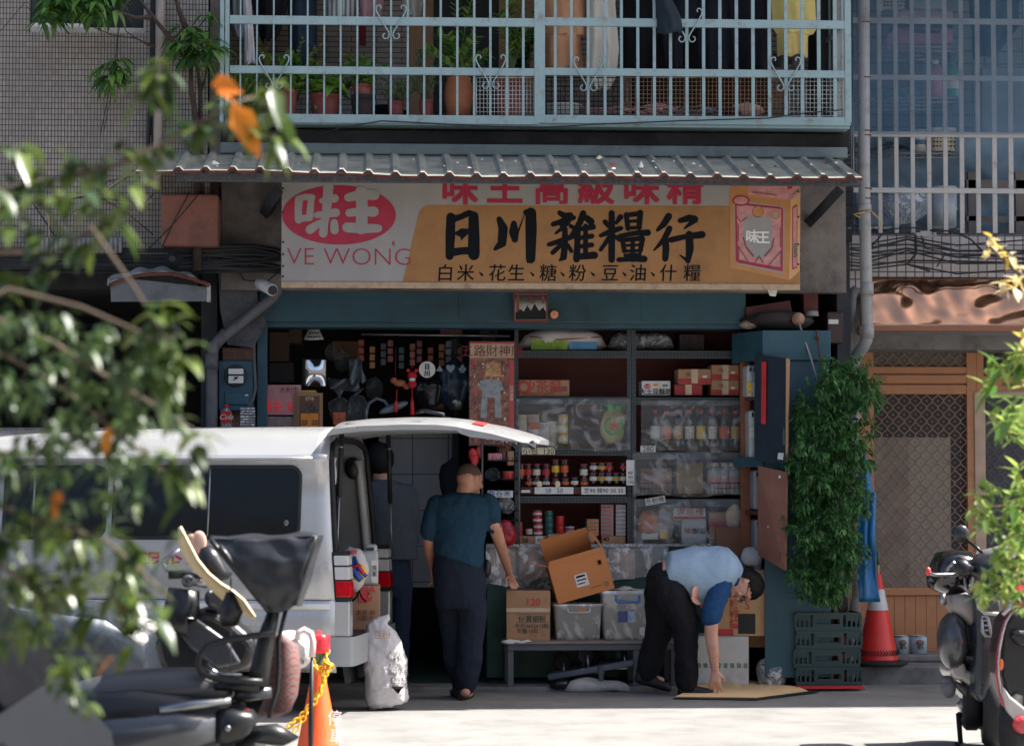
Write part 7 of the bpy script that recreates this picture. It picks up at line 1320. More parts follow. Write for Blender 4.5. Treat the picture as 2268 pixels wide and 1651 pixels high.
t=MB();t.add([rear(y,z,.014)for y,z in inn]+[V(1.9,.8+(y-.8)*.97,z)for y,z in inn],[(i,i+1,m_+i+1,m_+i)for i in range(m_-1)],0,True);t.build('interior_trim',M_vtrim,van)
t=MB();t.add([V(1.9,y*.97+.02,z)for y,z in inn],[tuple(range(m_))]);t.build('bulkhead',M_vd,van);t=MB();t.add([V(.03,.11,.5),V(.03,1.49,.5),V(1.9,1.49,.5),V(1.9,.11,.5)],[(0,1,2,3)]);t.build('cargo_floor',M_vd,van,solid=.03)
t=MB();pr=[(x,z)for x,z in rrect(.28,1.2,1.10,1.62,.1)];t.add([V(x,1.52-.03*(z-1.1)*2-.02,z)for x,z in pr],[tuple(range(len(pr)))]);t.build('inner_window',M_seal,van)
t=MB();t.ell(V(.16,1.45,1.66),(.06,.05,.08));t.build('speaker_recess',M_black,van);t=MB();t.tube([rear(1.535,.6,.03),rear(1.52,1.2,.05),rear(1.48,1.55,.05),rear(1.43,1.72,.05)],.03,n=8);t.build('pillar_trim',pm('pillar_grey',srgb(170,172,174),rough=.4),van)
def lamp(y0,y1):
 o=None
 for z0,z1,m,nm_ in((.775,1.10,M_seal,'tail_lamp'),(.80,.905,pm('lamp_red',srgb(190,16,30),rough=.1,var=.2,sc=20),'red_lens'),(.915,1.0,pm('lamp_clear',srgb(200,196,196),rough=.12,var=.08,sc=30),'clear_lens'),(1.01,1.075,pm('lamp_clear',(0,0,0)),'clear_lens')):
  e=.0 if nm_=='tail_lamp' else .012;xo=-.10-e;t=MB();A=[V(xr(z)+x,y,z)for z in(z0,z1)for x,y in((xo,y0-e*.7),(xo,y1-e),(.0-e,y1-e),(.0-e,y0-e*.7))];t.add(A,[(0,1,2,3),(4,5,6,7),(0,1,5,4),(1,2,6,5),(2,3,7,6),(3,0,4,7)]);r=t.build(nm_,m,van if o is None else o,bevel=.008);o=o or r
lamp(.0,.135);lamp(WV-.135,WV-.0)
bp=MB();
pl=[(.16,-.005),(.02,-.02),(-.10,-.012),(-.125,.03),(-.13,.2),(-.13,.8),(-.13,WV-.2),(-.125,WV-.03),(-.10,WV+.012),(.02,WV+.02),(.16,WV+.005)]
n=len(pl);bp.add([V(x,y,z)for z in(.34,.36,.50,.535)for x,y in pl],[(k*n+i,k*n+i+1,(k+1)*n+i+1,(k+1)*n+i)for k in range(3)for i in range(n-1)],0,True);bp.add([V(x,y,.535)for x,y in pl]+[V(.05,.8,.54)],[(i,i+1,n)for i in range(n-1)],1);bp.build('rear_bumper',[M_vcl,M_vd],van)
for y0,y1 in((.0,.11),(WV-.11,WV)):
 t=MB();A=[V(x,y,z)for z in(.53,.77)for x,y in((-.10,y0),(-.10,y1),(.05,y1),(.05,y0))];t.add(A,[(0,1,2,3),(4,5,6,7),(0,1,5,4),(1,2,6,5),(2,3,7,6),(3,0,4,7)]);t.build('corner_panel',M_vs,van,bevel=.012)
t=MB();t.add([V(-.02,.3,.20),V(-.02,.95,.20),V(-.0,.95,.33),V(-.0,.3,.33)],[(0,1,2,3)]);t.build('spare_wheel_guard',M_vd,van,solid=.02)
TG=[(0,1.93,1.875),(.05,1.966,1.885),(.25,1.985,1.905),(.55,1.995,1.915),(.8,1.992,1.915),(.95,1.978,1.91),(.985,1.97,1.885),(1.05,1.958,1.865),(1.2,1.932,1.85),(1.35,1.895,1.835),(1.47,1.86,1.825),(1.52,1.835,1.82)]
def tgp(s,y,z):w=1 if s<1.0 else 1-.06*(s-1.0);return V(xr(1.9)-.0-s*.93,.825+(y-.8)*w,z)
t=MB();ny=10
def tgo(s_,q):
 k=s_*(len(TG)-1);i=min(int(k),len(TG)-2);f=k-i;s=TG[i][0]*(1-f)+TG[i+1][0]*f;z=TG[i][1]*(1-f)+TG[i+1][1]*f;return tgp(s,.09+1.42*q,z-.045*abs(2*q-1)**4+.018*(1-(2*q-1)**2))
def tgi(s_,q):
 k=s_*(len(TG)-1);i=min(int(k),len(TG)-2);f=k-i;s=TG[i][0]*(1-f)+TG[i+1][0]*f;z=TG[i][2]*(1-f)+TG[i+1][2]*f;return tgp(s,.09+1.42*q,z)
t.grid(tgo,22,ny);t.grid(tgi,22,ny,1);
for q in(0,1):A=[tgo(i/22,q)for i in range(23)];Bq=[tgi(i/22,q)for i in range(23)];[t.add([A[i],A[i+1],Bq[i+1],Bq[i]],[(0,1,2,3)],0 if i<12 else 1)for i in range(22)]
for s in(0,1):A=[tgo(s,i/ny)for i in range(ny+1)];Bq=[tgi(s,i/ny)for i in range(ny+1)];t.add(A+Bq,[(i,i+1,ny+2+i,ny+1+i)for i in range(ny)],0)
tg=t.build('tailgate',[M_vs,M_vcl],van)
t=MB();t.add([tgo(.12,.08)+Vector((0,0,.004)),tgo(.12,.92)+Vector((0,0,.004)),tgo(.32,.94)+Vector((0,0,.004)),tgo(.32,.06)+Vector((0,0,.004))],[(0,1,2,3)]);t.build('rear_window',M_glass,tg)
t=MB();t.tube([tgo(.36,.3)+Vector((0,0,.02)),tgo(.30,.35)+Vector((0,0,.045)),tgo(.26,.6)+Vector((0,0,.04))],.012,n=6);t.build('wiper',M_black,tg)
t=MB();t.add([tgo(.62,.12)+Vector((0,0,.006)),tgo(.62,.28)+Vector((0,0,.006)),tgo(.68,.28)+Vector((0,0,.006)),tgo(.68,.12)+Vector((0,0,.006))],[(0,1,2,3)]);t.build('red_sticker',M_redl,tg,solid=.004)
t=MB();qq=tgo(.82,0);t.ell(qq+Vector((.02,-.002,-.04)),(.02,.01,.02));t.ell(qq+Vector((-.04,-.002,-.025)),(.01,.006,.01));t.build('side_bolt',M_black,tg)
t=MB();qq=tgi(.97,.0);t.ell(qq+Vector((.0,.02,-.01)),(.03,.02,.03));t.build('gate_handle',M_black,tg)
for(u0,v0,Y0,u1,v1,Y1)in((757,960,16.42,747,1208,16.36),(860,960,17.55,868,1232,17.75)):
 a,b=P(u0,v0,Y0),P(u1,v1,Y1);t=MB();t.tube([a,a.lerp(b,.56)],.017,n=8);s_=t.build('gas_strut',M_seal,van);t=MB();t.tube([a.lerp(b,.56),b],.007,n=8);t.build('rod',M_steel,s_);t=MB();t.ell(a.lerp(b,.12),.017);t.ell(a.lerp(b,.5),.0155);t.build('collar',M_steel,s_)
o=carton('loaded_carton','kraft carton with red and black print standing in the back of the van',779,842,1296,1408,16.95,.3,M_kraft);words('耐',.12,P(812,1330,16.94),M_prr,o,bold=.004);words('人',.12,P(795,1330,16.94),M_ink,o);words('重量 30\n入數 24',.04,P(810,1360,16.94),M_brn,o)
o=bag('loaded_sack','white printed sack with a blue and red star lying on the carton in the van',783,1258,16.9,38,46,M_sackw,22,False,'sack');
t=MB();t.ell(P(792,1266,16.72),(.075,.02,.06),0,12,8,M=Matrix.Rotation(R(35),3,'Y'));t.build('yellow_print',pm('print_yellow',srgb(230,190,70)),o);t=MB();t.tube([P(772,1235,16.72),P(786,1268,16.695),P(800,1284,16.7)],.022,n=6);t.tube([P(784,1232,16.72),P(794,1258,16.695),P(812,1276,16.7)],.014,n=6);t.build('blue_print',pm('print_blue',srgb(44,80,160)),o);t=MB();t.tube([P(776,1258,16.695),P(795,1250,16.685),P(806,1270,16.685)],.014,n=6);t.tube([P(768,1222,16.72),P(790,1222,16.72)],.012,n=6);t.build('red_print',M_redl,o)
o=thing('loaded_jerrycan','white jerrycan with a paper label beside the sack in the van','jerrycan',P(825,1296,17.0));t=MB();t.pbox(800,838,1218,1296,17.0,.2);t.pbox(808,836,1204,1222,17.0,.06);t.build('can',pm('jug_grey',(0,0,0)),o,bevel=.02);t=MB();t.pbox(812,828,1212,1219,16.995,.01);t.build('grip_hole',M_vd,o);t=MB();t.pbox(822,837,1240,1290,16.995,.004);t.build('label',M_paper,o);words('洗\n潔',.04,P(829,1262,16.99),M_ink,o)
o=thing('cotton_gloves','white cotton work gloves hanging inside the van opening','gloves',P(735,1100,16.7));t=MB();t.ell(P(733,1050,16.68),(.04,.03,.12));t.tube([P(737,1030,16.67),P(742,1012,16.67)],.014,n=6);t.tube([P(733,1026,16.67),P(734,1004,16.67)],.014,n=6);t.build('gloves',M_white,o);t=MB();t.pbox(728,740,1085,1150,16.68,.02);t.build('cuff',M_kraft,o)
sp_=[(846,1550,.125,.10),(844,1538,.15,.125),(842,1500,.155,.13),(838,1450,.15,.12),(832,1410,.135,.10),(826,1385,.10,.07),(823,1372,.075,.04),(826,1362,.085,.03),(830,1348,.05,.02)]
t=MB();t.loft([(P(u+14,v+14,16.76),(rx*.97,0,.02),(0,ry,0))for u,v,rx,ry in sp_],26,pw=2.5)
for i in range(len(t.v)):
 q=t.v[i];t.v[i]=q+Vector((noise.noise(q*8),noise.noise(q*9+Vector((3,0,0))),noise.noise(q*8+Vector((0,9,0)))))*.022
o=tag(t.build('white_sack',M_sackw,remesh=.011,wave=(.03,.07)),'full white woven sack standing on the road behind the van bumper','sack')
for k in range(15):
 t=MB();y=1432+k*6;p=P(850+k*.8+(0 if k%4 else-2),y,16.86);
 if k%5!=4:words('品名規格重量製造說明'[k%6:k%6+4+(k%3)],.024,P(876+k*.7,y+14,16.55),M_pvcd,o)
words('豆粉',.06,P(846,1412,16.62),M_kraft,o);t=MB();t.ppoly([(866,1519),(894,1519),(882,1536)],16.59,.003);t.build('triangle_mark',M_ink,o)
# PEOPLE
M_skin=pm('skin',srgb(186,134,110),rough=.55,var=.12,sc=16,dirt=srgb(170,106,88),dsc=9,damt=.35);M_skin2=pm('skin_pale',srgb(202,152,130),rough=.55,var=.1,sc=16,dirt=srgb(186,118,98),dsc=9,damt=.3);M_skin3=pm('skin_shade',srgb(170,126,106),rough=.6)
def heather(name,c):return pm(name,c,rough=.9,var=.07,sc=130,spec=.15,bump=.25,bsc=7)
def limb(t,pts,rs,n=14):
 t.tube(pts,rs,n=n)
 for p,r in((pts[0],rs[0]),(pts[-1],rs[-1])):t.ell(p,r*.99,0,12,8)
 for p,r in zip(pts[1:-1],rs[1:-1]):t.ell(p,r*.995,0,12,8)
def hand(t,w,f,side_,curl=.5,spread=.25,s=1.0,thumb=1):
 """hand from wrist w, fingers towards f, side_ = direction from little finger to index"""
 w=Vector(w);f=Vector(f).normalized();sd=Vector(side_).normalized();nrm=f.cross(sd).normalized()
 L=.09*s;k=w+f*L;t.loft([(w,sd*.024*s,nrm*.02*s),(w+f*.03*s,sd*.033*s,nrm*.017*s),(k-f*.01*s,sd*.04*s,nrm*.014*s),(k+f*.004,sd*.036*s,nrm*.010*s)],14)
 for i,(off,ln)in enumerate(((.03,.068),(.011,.078),(-.010,.072),(-.029,.056))):
  b=k+sd*off*s-f*.012;d=(f+sd*spread*(off/.03)*.4).normalized();c1=R(35*curl);d1=(d*math.cos(c1)-nrm*math.sin(c1));d2=(d*math.cos(2.3*c1)-nrm*math.sin(2.3*c1));d3=(d*math.cos(3.2*c1)-nrm*math.sin(3.2*c1));l=ln*s
  p=[b,b+d*.012,b+d*.012+d1*l*.42,b+d*.012+d1*l*.42+d2*l*.32,b+d*.012+d1*l*.42+d2*l*.32+d3*l*.24];limb(t,p,[.0095*s,.0095*s,.0088*s,.008*s,.0068*s],8)
 b=w+f*.028*s+sd*.026*s;d=(f*.55+sd*.75-nrm*.35).normalized();d2=(f*.9+sd*.25-nrm*.3).normalized();limb(t,[b,b+d*.04*s,b+d*.04*s+d2*.032*s],[.014*s,.0105*s,.008*s],8)
def person(label,loc):return thing('person',label,'person',loc)
Ym=17.45
A=lambda u,v,d=0:P(u,v,Ym+d)
p1=person('man in a dark teal T-shirt with his back turned, hand on the open carton',(A(1030,1543).x,Ym,0));t=MB()
hc=A(1041,1060,.06);fd=Vector((.72,.62,-.3)).normalized();upv=Vector((.05,.2,1)).normalized();sd=fd.cross(upv).normalized();upv=sd.cross(fd);HM=Matrix((sd,fd,upv)).transposed()
def head(t,hc,HM,s=1.0):
 g=lambda x,y,z:hc+HM@Vector((x,y,z))*s
 t.ell(hc,(.076*s,.096*s,.105*s),0,20,14,M=HM);t.ell(g(0,.018,-.055),(.058*s,.07*s,.07*s),0,16,10,M=HM);t.ell(g(0,.055,-.095),(.034*s,.032*s,.028*s),0,12,8,M=HM);t.ell(g(0,-.03,.0),(.074*s,.074*s,.085*s),0,16,10,M=HM)
 t.tube([g(0,.088,.005),g(0,.108,-.028),g(0,.116,-.038)],[.008*s,.013*s,.015*s],n=8);t.ell(g(0,.095,-.066),(.024*s,.013*s,.007*s),0,10,6,M=HM);t.ell(g(0,.095,-.078),(.022*s,.012*s,.006*s),0,10,6,M=HM);t.ell(g(0,.088,.022),(.05*s,.012*s,.01*s),0,10,6,M=HM)
 for sg in(-1,1):t.ell(g(sg*.037,.082,-.035),(.02*s,.012*s,.016*s),0,8,6,M=HM);t.ell(g(sg*.078,-.008,-.012),(.010*s,.022*s,.034*s),0,10,8,M=HM);t.ell(g(sg*.084,-.014,-.0),(.007*s,.018*s,.02*s),0,8,6,M=HM)
 return g
g=head(t,hc,HM,1.02)
def eyes(g,par,hair_m,s=1.0):
 for sg in(-1,1):
  e=MB();e.ell(g(sg*.033,.084,.004),(.013*s,.011*s,.007*s));e.build('eye',M_ink,par);e=MB();e.tube([g(sg*.016,.094,.022),g(sg*.034,.091,.027),g(sg*.052,.08,.021)],.004*s,n=5);e.build('eyebrow',hair_m,par)
limb(t,[g(0,-.03,-.06),A(1026,1096,.0),A(1022,1112,0)],[.058,.058,.07])
t.loft([(A(1024,1104),(.09,0,0),(0,.07,0)),(A(1024,1116),(.185,0,0),(0,.09,0)),(A(1022,1150),(.18,0,0),(0,.11,0)),(A(1018,1210),(.15,0,0),(0,.11,0)),(A(1018,1270),(.16,0,0),(0,.12,0)),(A(1018,1320),(.15,0,0),(0,.11,0))],24)
limb(t,[A(1085,1120,0),A(1094,1160,.02),A(1106,1198,.12),A(1118,1236,.3),A(1128,1268,.5)],[.058,.052,.043,.038,.026]);w_=A(1128,1268,.5);hand(t,w_,A(1138,1302,.62)-w_,(-.75,-.5,-.1),curl=.55,s=1.0)
limb(t,[A(965,1120,0),A(952,1160,.0),A(949,1196,.02),A(952,1226,.1),A(957,1256,.2)],[.058,.052,.043,.038,.027]);hand(t,A(957,1256,.2),(.06,.35,-1),(.2,.8,.1),curl=.5)
limb(t,[A(1000,1320,.1),A(1006,1425,.12),A(1018,1518,.2)],[.085,.06,.042]);limb(t,[A(1040,1320,0),A(1040,1425,0),A(1034,1520,0)],[.085,.06,.042]);t.ell(A(1034,1534,.06),(.045,.11,.035));t.ell(A(1018,1530,.26),(.045,.11,.035))
t.build('body',M_skin,p1,remesh=.0065);eyes(g,p1,M_dark)
M_stub=pm('stubble',srgb(92,74,66),rough=.9,var=.2,sc=80);t=MB();t.ell(hc+HM@Vector((0,-.012,.018)),(.0785,.096,.0945),0,24,16,M=HM)
keep=[q for q in range(len(t.v))if(HM.transposed()@(t.v[q]-hc)).z>-.02+.62*max(0,(HM.transposed()@(t.v[q]-hc)).y+.01)];ks=set(keep);t.f=[f for f in t.f if all(i in ks for i in f)];t.m=t.m[:len(t.f)];t.s=t.s[:len(t.f)];t.build('hair',M_stub,p1)
M_tee=heather('tee_teal',srgb(34,60,78));t=MB()
t.loft([(A(1026,1089,.01),(.068,0,0),(0,.07,.01)),(A(1025,1094,0),(.11,0,-.0),(0,.085,0)),(A(1025,1103,0),(.19,0,-.01),(0,.105,0)),(A(1024,1118,0),(.222,0,0),(0,.122,0)),(A(1022,1145,0),(.21,0,0),(0,.135,0)),(A(1019,1180,0),(.187,0,0),(0,.138,0)),(A(1017,1212,0),(.182,0,0),(0,.14,0)),(A(1017,1228,0),(.185,0,.0),(0,.142,0)),(A(1018,1236,0),(.187,0,-.055),(0,.144,0)),(A(1018,1243,0),(.184,0,-.06),(0,.142,0))],28)
limb(t,[A(968,1117,0),A(958,1145,0),A(951,1178,.01)],[.072,.07,.066]);limb(t,[A(1082,1115,0),A(1088,1140,.01),A(1094,1163,.04)],[.074,.07,.064]);
t.ell(A(951,1183,.01),(.068,.066,.012));t.build('shirt',M_tee,p1,remesh=.009,wave=(.03,.13))
M_trs=heather('trousers_navy',srgb(34,40,52));t=MB()
t.loft([(A(1018,1228,0),(.178,0,-.02),(0,.135,0)),(A(1017,1262,0),(.19,0,0),(0,.15,0)),(A(1017,1300,0),(.192,0,0),(0,.155,0)),(A(1019,1335,.0),(.175,0,0),(0,.14,0)),(A(1020,1350,.0),(.16,0,0),(0,.12,0))],26)
limb(t,[A(994,1330,.1),A(1003,1400,.1),A(1010,1460,.12),A(1020,1518,.2)],[.105,.092,.084,.068]);limb(t,[A(1044,1330,0),A(1043,1400,-.0),A(1040,1460,0),A(1032,1519,0)],[.11,.1,.094,.078])
t.build('trousers',M_trs,p1,remesh=.009,wave=(.045,.2))
def shoe(par,c,d,L=.27,m=None,h=.075):
 d=Vector(d).normalized();s=Vector((-d.y,d.x,0));t=MB();c=Vector(c);t.loft([(c-d*L*.48+Vector((0,0,h*.5)),s*.02,Vector((0,0,h*.4))),(c-d*L*.42+Vector((0,0,h*.55)),s*.04,Vector((0,0,h*.55))),(c-d*L*.1+Vector((0,0,h*.5)),s*.045,Vector((0,0,h*.5))),(c+d*L*.25+Vector((0,0,h*.36)),s*.05,Vector((0,0,h*.36))),(c+d*L*.45+Vector((0,0,h*.28)),s*.035,Vector((0,0,h*.28))),(c+d*L*.5+Vector((0,0,h*.25)),s*.012,Vector((0,0,h*.15)))],18,pw=2.6);return t.build('shoe',m or M_blk,par)
shoe(p1,(A(1032,1543).x,Ym+.06,0),(.25,1,0));shoe(p1,(A(1016,1538).x,Ym+.24,0.0),(-.1,1,0))
t=MB();t.ell(A(1031,1533,-.07),(.035,.03,.03));t.build('heel',M_skin,p1)
t=MB();t.ell(A(1079,1258,-.02),(.03,.05,.065));t.build('phone_pouch',M_black,p1)
o=thing('drinking_glass','small clear glass in the hand resting on the carton','glass',P(1119,1302,18.0));t=MB();t.lathe([(.02,0),(.024,.06),(.022,.06)],P(1119,1298,18.0),14,cap=False);t.build('glass',clearm('glass_clear',(.85,.9,.9),.4,.05,.1),o,solid=.002)
Yb_=17.75
A=lambda u,v,d=0:P(u,v,Yb_+d)
p2=person('man in a pale blue and navy T-shirt bending down to a flattened carton',(A(1500,1530).x,Yb_,0));t=MB()
hc=A(1652,1297,-.02);upv=Vector((.93,0,-.36)).normalized();fd=Vector((-.30,-.25,-.9));fd=(fd-upv*fd.dot(upv)).normalized();sd=fd.cross(upv).normalized();HM=Matrix((sd,fd,upv)).transposed();g=head(t,hc,HM,1.06)
limb(t,[g(0,-.02,-.07),A(1622,1280,.02),A(1606,1272,.03)],[.058,.058,.075])
t.loft([(A(1460,1280),(0,.13,0),(.02,0,.13)),(A(1500,1272),(0,.15,0),(0,0,.14)),(A(1550,1268),(0,.16,0),(0,0,.15)),(A(1595,1270),(0,.17,0),(0,0,.13)),(A(1618,1276),(0,.1,0),(0,0,.08))],24)
limb(t,[A(1590,1300,-.15),A(1577,1350,-.2),A(1575,1402,-.2),A(1580,1445,-.18),A(1584,1482,-.16)],[.062,.056,.05,.043,.028]);w_=A(1584,1482,-.16);hand(t,w_,(-.02,-.02,-1),(.95,-.25,-.1),curl=.42,s=1.06,spread=.5)
limb(t,[A(1600,1262,.2),A(1586,1310,.24),A(1560,1335,.1),A(1545,1318,-.1),A(1538,1312,-.16)],[.06,.05,.043,.034,.026]);hand(t,A(1541,1296,-.17),(-.15,-.1,-1),(-.6,-.75,.1),curl=.75,s=1.0)
limb(t,[A(1480,1310,-.09),A(1518,1385,-.1),A(1512,1450,-.08),A(1517,1512,-.08)],[.1,.075,.062,.045]);limb(t,[A(1468,1310,.1),A(1461,1400,.12),A(1446,1450,.14),A(1430,1492,.15)],[.1,.075,.06,.045]);t.ell(A(1530,1526,-.08),(.11,.045,.04));t.ell(A(1440,1505,.15),(.11,.045,.04))
t.build('body',M_skin2,p2,remesh=.0065);M_hair=pm('hair_black',srgb(18,17,19),rough=.6,spec=.2,var=.3,sc=50,bump=.5,bsc=90);eyes(g,p2,M_hair,1.06)
t=MB();gi=lambda q:(HM.transposed()@(q-hc));t.ell(hc+HM@Vector((0,-.018,.012)),(.091,.112,.118),0,32,22,M=HM);ks=set()
for i,q in enumerate(t.v):
 l=gi(q)
 if l.z>-.012+.95*max(0,l.y-.012)or(l.y<-.02 and l.z>-.085):ks.add(i)
t.f=[f for f in t.f if all(i in ks for i in f)];t.m=t.m[:len(t.f)];t.s=t.s[:len(t.f)];t.jitter(.006,40);t.build('hair',M_hair,p2,solid=.012)
t=MB()
for sg in(-1,1):t.tube([g(sg*.034+.024*math.cos(a*.628),.106,.002+.018*math.sin(a*.628))for a in range(11)],.0028,n=5);t.tube([g(sg*.058,.104,.006),g(sg*.078,.06,.008),g(sg*.082,0,.002)],.003,n=5)
t.tube([g(-.01,.11,.004),g(.01,.11,.004)],.0028,n=5);t.build('glasses',M_black,p2)
M_blue=heather('tee_pale_blue',srgb(146,168,188));M_navyt=heather('sleeve_navy',srgb(34,68,106));t=MB()
rg=[(1466,1262,.0,.095,.135),(1474,1260,0,.13,.16),(1495,1262,0,.155,.175),(1525,1270,0,.205,.19),(1555,1274,0,.218,.2),(1582,1271,0,.212,.21),(1604,1267,0,.185,.205),(1622,1266,0,.125,.16),(1632,1272,.0,.085,.1),(1636,1275,0,.06,.07)]
t.loft([(A(u,v,d),(-.012,hy,0),(.03,0,hz))for u,v,d,hz,hy in rg],28);t.ell(A(1553,1308,-.03),(.12,.13,.07));t.build('shirt',M_blue,p2,remesh=.009,wave=(.016,.14))
t=MB();limb(t,[A(1602,1290,-.13),A(1590,1318,-.17),A(1578,1345,-.19),A(1574,1366,-.2)],[.07,.08,.078,.074]);t.build('sleeve',M_navyt,p2,remesh=.009,wave=(.022,.09));t=MB();limb(t,[A(1622,1250,.13),A(1630,1262,.19),A(1618,1290,.22),A(1600,1310,.22)],[.07,.08,.07,.065]);t.build('sleeve',M_navyt,p2,remesh=.009,wave=(.02,.1));t=MB();t.tube([A(1626,1262,-.09),A(1634,1282,-.1),A(1628,1300,-.06),A(1618,1296,.02),A(1628,1262,.1)],.016,n=8);t.build('collar',M_navyt,p2)
M_btr=heather('trousers_black',srgb(30,30,34));t=MB()
t.loft([(A(1480,1270,0),(0,.15,0),(.02,0,.14)),(A(1462,1284,0),(0,.165,0),(.04,0,.13)),(A(1452,1296,0),(0,.15,0),(.05,0,.1))],24);t.ell(A(1466,1290,0),(.115,.165,.15));t.ell(A(1492,1312,-.02),(.14,.15,.11))
limb(t,[A(1485,1315,-.08),A(1519,1378,-.1),A(1520,1425,-.09),A(1520,1470,-.08),A(1522,1515,-.08)],[.135,.112,.092,.088,.08]);limb(t,[A(1466,1310,.08),A(1462,1390,.12),A(1448,1440,.14),A(1432,1492,.15)],[.13,.105,.092,.085])
t.build('trousers',M_btr,p2,remesh=.009,wave=(.04,.17))
shoe(p2,(A(1536,1533).x,Yb_-.09,0.0),(1,-.08,0),.27,M_black,.085)
o=shoe(p2,(0,0,0),(1,0,0),.29,M_black,.09);o.rotation_euler=(0,R(16),0);o.location=Vector((A(1448,1516).x,Yb_+.13,.045))-WL[p2 .name]
for i_ in range(len(o.data.vertices)):o.data.vertices[i_].co+=WL[p2 .name]
t=MB();
Yk=18.62
A=lambda u,v,d=0:P(u,v,Yk+d)
p3=person('person in a loose grey shirt standing behind the open van, back turned',(A(860,1530).x,Yk,.04));t=MB();hc=A(842,1022,.02);HM=Matrix(((1,0,0),(0,1,0),(0,0,1)));g=head(t,hc,HM,1.05);limb(t,[g(0,-.02,-.06),A(846,1066)],[.06,.07])
t.loft([(A(848,1068),(.09,0,0),(0,.07,0)),(A(850,1085),(.2,0,0),(0,.1,0)),(A(855,1180),(.17,0,0),(0,.11,0)),(A(858,1260),(.17,0,0),(0,.12,0))],20);limb(t,[A(906,1100),A(912,1180,.0),A(905,1235,.2)],[.055,.045,.03]);hand(t,A(905,1235,.2),(0,1,-.4),(0.2,.3,1));limb(t,[A(800,1100),A(796,1180),A(805,1235,.2)],[.055,.045,.03]);hand(t,A(805,1235,.2),(0,1,-.4),(-.2,.3,1));limb(t,[A(834,1270),A(836,1380),A(838,1520)],[.09,.065,.045]);limb(t,[A(880,1270),A(880,1380),A(880,1520)],[.09,.065,.045]);t.ell(A(838,1524,.06),(.05,.12,.03));t.ell(A(880,1524,.06),(.05,.12,.03));t.build('body',M_skin3,p3,remesh=.008);eyes(g,p3,M_hair)
t=MB();t.ell(hc+Vector((0,-.02,.02)),(.1,.11,.13),0,20,14);t.jitter(.012,22);ks={i for i,q in enumerate(t.v)if q.y<hc.y+.06};t.f=[f for f in t.f if all(i in ks for i in f)];t.m=t.m[:len(t.f)];t.s=t.s[:len(t.f)];t.build('hair',M_hair,p3,solid=.01)
t=MB();t.loft([(A(846,1062),(.08,0,0),(0,.075,0)),(A(848,1074),(.19,0,0),(0,.11,0)),(A(852,1095),(.225,0,0),(0,.13,0)),(A(858,1160),(.215,0,0),(0,.145,0)),(A(862,1238),(.225,0,0),(0,.155,0))],24);limb(t,[A(904,1092),A(912,1150),A(912,1200,.05)],[.075,.07,.06]);limb(t,[A(800,1092),A(794,1150),A(796,1200,.05)],[.075,.07,.06]);t.build('shirt',heather('shirt_grey',srgb(72,78,84)),p3,remesh=.01,wave=(.02,.13))
t=MB();t.loft([(A(860,1225),(.17,0,0),(0,.13,0)),(A(860,1290),(.18,0,0),(0,.14,0)),(A(860,1320),(.16,0,0),(0,.12,0))],20);limb(t,[A(836,1300),A(838,1400),A(840,1518)],[.105,.085,.075]);limb(t,[A(884,1300),A(884,1400),A(882,1518)],[.105,.085,.075]);t.build('trousers',heather('trousers_indigo',srgb(40,48,66)),p3,remesh=.01,wave=(.02,.15));shoe(p3,(A(838,1530).x,Yk+.05,.041),(0,1,0));shoe(p3,(A(882,1530).x,Yk+.05,.041),(0,1,0))
